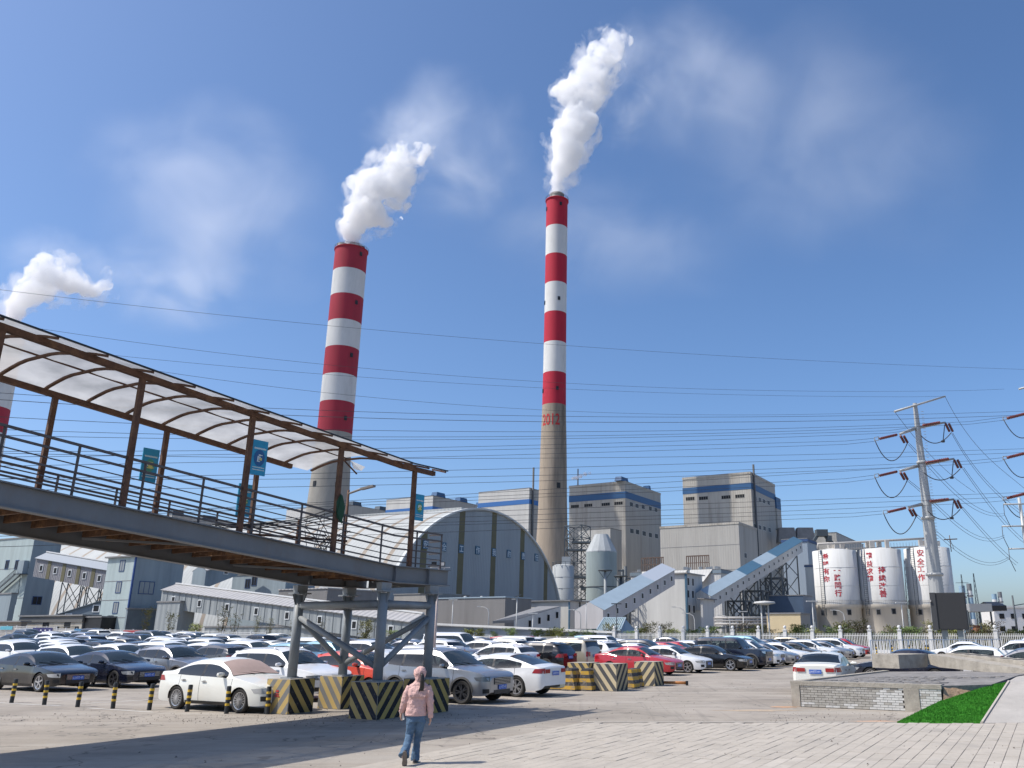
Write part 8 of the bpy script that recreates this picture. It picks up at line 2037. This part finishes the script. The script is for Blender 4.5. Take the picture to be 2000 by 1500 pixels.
# ------------------------------------------------------------------ steam
def vol_mat(name, dens, col=(1, 1, 1), nscale=.05, lo=.42, hi=.62, aniso=.0, hard=True, fall=None, zfade=None):
    m = bpy.data.materials.new(name); m.use_nodes = True; t = m.node_tree; N = t.nodes; L = t.links
    N.remove(N['Principled BSDF']); v = N.new('ShaderNodeVolumePrincipled'); v.inputs['Color'].default_value = (*col, 1); v.inputs['Anisotropy'].default_value = aniso
    L.new(v.outputs[0], N['Material Output'].inputs['Volume'])
    g = N.new('ShaderNodeNewGeometry'); nz = N.new('ShaderNodeTexNoise'); nz.inputs['Scale'].default_value = nscale; nz.inputs['Detail'].default_value = 5; nz.inputs['Roughness'].default_value = .6; nz.inputs['Distortion'].default_value = .6; L.new(g.outputs['Position'], nz.inputs['Vector'])
    r = N.new('ShaderNodeMapRange'); r.interpolation_type = 'SMOOTHSTEP'; r.inputs['From Min'].default_value = lo; r.inputs['From Max'].default_value = hi; r.inputs['To Max'].default_value = dens; L.new(nz.outputs['Fac'], r.inputs['Value'])
    cur = r.outputs[0]
    if zfade:   # the steam thins out and breaks up with height
        sp = N.new('ShaderNodeSeparateXYZ'); L.new(g.outputs['Position'], sp.inputs[0])
        zz = N.new('ShaderNodeMapRange'); zz.inputs['From Min'].default_value = zfade[0]; zz.inputs['From Max'].default_value = zfade[1]; zz.inputs['To Min'].default_value = lo; zz.inputs['To Max'].default_value = zfade[2]; L.new(sp.outputs[zfade[3]], zz.inputs['Value']); L.new(zz.outputs[0], r.inputs['From Min'])
        z2 = N.new('ShaderNodeMath'); z2.operation = 'ADD'; z2.inputs[1].default_value = hi - lo; L.new(zz.outputs[0], z2.inputs[0]); L.new(z2.outputs[0], r.inputs['From Max'])
    if fall:   # fade to nothing at the ellipsoid's own edge
        tc = N.new('ShaderNodeTexCoord'); ln = N.new('ShaderNodeVectorMath'); ln.operation = 'LENGTH'; L.new(tc.outputs['Object'], ln.inputs[0])
        n2 = N.new('ShaderNodeTexNoise'); n2.inputs['Scale'].default_value = 1.7; n2.inputs['Detail'].default_value = 3; L.new(tc.outputs['Object'], n2.inputs['Vector'])
        ad = N.new('ShaderNodeMath'); ad.operation = 'MULTIPLY_ADD'; ad.inputs[1].default_value = .9; L.new(n2.outputs['Fac'], ad.inputs[0]); sb = N.new('ShaderNodeMath'); sb.operation = 'ADD'; L.new(ln.outputs['Value'], sb.inputs[0]); L.new(ad.outputs[0], sb.inputs[1]); ad.inputs[2].default_value = -.45
        f = N.new('ShaderNodeMapRange'); f.interpolation_type = 'SMOOTHSTEP'; f.inputs['From Min'].default_value = .95; f.inputs['From Max'].default_value = .15; L.new(sb.outputs[0], f.inputs['Value'])
        ml = N.new('ShaderNodeMath'); ml.operation = 'MULTIPLY'; L.new(cur, ml.inputs[0]); L.new(f.outputs[0], ml.inputs[1]); cur = ml.outputs[0]
    L.new(cur, v.inputs['Density']); return m
def plume(puffs, Y, label, vox=1.0, seed=1, strength=6.0, nsc=9.0, dens=.35, gr=1.12, fade=(.25, .52), parent=None, part=0, wd=.16, ns=.14, zst=.2):
    rr = random.Random(seed); b = MB()
    for i, (px, py, rp) in enumerate(puffs):
        c = P(px, py, Y); s_ = Y * 1.03 / FPX; R_ = rp * s_
        R_ *= gr; q = MB(); ball(q, (c.x, c.y + rr.uniform(-.3, .3) * R_, c.z), R_, n=8); b.add(q.v, q.f, 0, True)
        for k in range(5):
            d = Vector((rr.gauss(0, 1), rr.gauss(0, 1), rr.gauss(0, 1))).normalized(); r2 = R_ * rr.uniform(.3, .5); q = MB(); cc = c + d * R_ * .8; ball(q, (cc.x, cc.y, cc.z), r2, n=6); b.add(q.v, q.f, 0, True)
    zs_ = [v[2] for v in b.v]; z0_, z1_ = min(zs_), max(zs_)
    me = b.mesh('steam_src', []); o = bpy.data.objects.new('steam_src', me); COL.objects.link(o)
    r = o.modifiers.new('r', 'REMESH'); r.mode = 'VOXEL'; r.voxel_size = vox; r.use_smooth_shade = True
    for j, (sc, st) in enumerate(((nsc, strength), (nsc * .38, strength * .5), (nsc * .15, strength * .22))):
        tx = bpy.data.textures.new('steam%d%d' % (seed, j), 'CLOUDS'); tx.noise_scale = sc; tx.noise_depth = 2; tx.noise_basis = 'BLENDER_ORIGINAL'
        d = o.modifiers.new('d', 'DISPLACE'); d.texture = tx; d.strength = st; d.mid_level = .5; d.texture_coords = 'GLOBAL'
    dg = bpy.context.evaluated_depsgraph_get(); nm = bpy.data.meshes.new_from_object(o.evaluated_get(dg)); bpy.data.objects.remove(o); nm.name = 'steam_core'
    nm.polygons.foreach_set('use_smooth', [True] * len(nm.polygons)); nm.materials.clear(); nm.materials.append(vol_mat('steam_%d_%d' % (seed, part), dens, nscale=ns, lo=fade[0], hi=fade[0] + wd, zfade=(z0_ + zst * (z1_ - z0_), z1_, fade[1], 2)))
    ob = put('steam_core' if part == 0 else 'steam_fringe', nm, parent)
    return ob
def steam(puffs, Y, label, seed, vox=1.0, k=1.0, **kw):
    c = P(puffs[0][0], puffs[0][1], Y); r = empty('steam_plume', (0, 0, 0), label, 'steam plume', 'white steam plumes')
    plume(puffs, Y, label, vox, seed, 6 * k, 9 * k, parent=r, part=0, gr=.92, dens=.32 / k, fade=(.30, .47), wd=.14, ns=.12 / k, zst=.25)
    plume(puffs, Y, label, vox * 1.3, seed + 10, 11 * k, 13 * k, parent=r, part=1, gr=1.38, dens=.085 / k, fade=(.45, .50), wd=.16, ns=.085 / k, zst=.0)
steam([(1088, 378, 13), (1089, 366, 16), (1091, 350, 20), (1096, 334, 25), (1102, 316, 30), (1104, 296, 36), (1112, 276, 40), (1102, 258, 34), (1130, 262, 32), (1140, 240, 30), (1120, 225, 32), (1130, 205, 36), (1150, 190, 36), (1110, 180, 28), (1135, 165, 36), (1165, 160, 34), (1150, 135, 34), (1175, 120, 36), (1190, 95, 34), (1165, 95, 24), (1205, 80, 28), (1190, 68, 18), (1225, 82, 16), (1088, 178, 14), (1185, 140, 28)],
      372, 'tall white steam plume rising from the slim central chimney', 1)
steam([(676, 478, 9), (696, 476, 12), (690, 466, 18), (688, 452, 22), (692, 436, 26), (704, 420, 32), (722, 408, 36), (742, 428, 22), (756, 436, 14), (712, 388, 34), (730, 370, 40), (755, 352, 40), (780, 372, 26), (775, 330, 36), (795, 340, 26), (798, 310, 28), (820, 300, 22), (790, 290, 18), (700, 362, 20), (688, 355, 10), (796, 404, 8), (770, 395, 18)],
      409, 'slanting white steam plume above the wide left chimney', 2)
steam([(28, 622, 14), (32, 608, 18), (36, 594, 22), (48, 580, 27), (62, 568, 30), (80, 556, 34), (98, 542, 38), (104, 524, 30), (128, 545, 30), (92, 512, 18), (150, 556, 26), (168, 566, 20), (186, 572, 14), (205, 556, 18), (214, 540, 14), (20, 590, 10), (135, 525, 18)],
      352, 'low white steam plume drifting right from the far left chimney', 3)
q = P(1117, 934, 440)
steam([(1119, 934, 3), (1126, 933, 4), (1134, 930, 4), (1143, 926, 4), (1152, 924, 3)], 430, 'tiny white steam wisp above the roof behind the central chimney', 4, .4, .12)
def wisp(px, py, rx, ry, Y, dens, label, rot=0, ns=.03, lo=.42, hi=.7):
    b = MB(); ball(b, (0, 0, 0), 1.0, n=14); s_ = Y * 1.03 / FPX; me = b.mesh('drifting_vapour', [vol_mat('thin_vapour_%d' % px, dens, (.93, .96, 1), ns, lo, hi, .3, fall=True)])
    o = put('drifting_vapour', me, None, P(px, py, Y), (0, rot, 0)); o.scale = (rx * s_, max(rx, ry) * s_ * .7, ry * s_); tag(o, label, kind='stuff'); return o
wisp(1350, 170, 270, 190, 400, .015, 'thin vapour trailing right of the tall plume', .3, .022, .36, .74)
wisp(1230, 170, 100, 190, 380, .034, 'brighter shreds of vapour beside the tall plume', .15, .045, .42, .72)
wisp(1600, 290, 470, 290, 460, .005, 'very faint haze of vapour spreading far right', .2, .014, .34, .75)
wisp(890, 290, 210, 220, 430, .022, 'thin vapour right of the slanting plume', -.2, .024, .36, .74)
wisp(790, 255, 110, 100, 440, .034, 'pale vapour over the top of the slanting plume', 0, .045, .42, .72)
wisp(420, 400, 320, 260, 400, .012, 'broad faint vapour cloud at the upper left', .4, .02, .34, .74)
wisp(330, 560, 210, 120, 370, .024, 'thin vapour right of the low left plume', 0, .035, .38, .72)
wisp(110, 505, 150, 70, 360, .022, 'faint vapour over the low left plume', 0, .04, .4, .7)
wisp(1180, 470, 380, 130, 430, .007, 'faint vapour around the central chimney top', .1, .02, .34, .74)
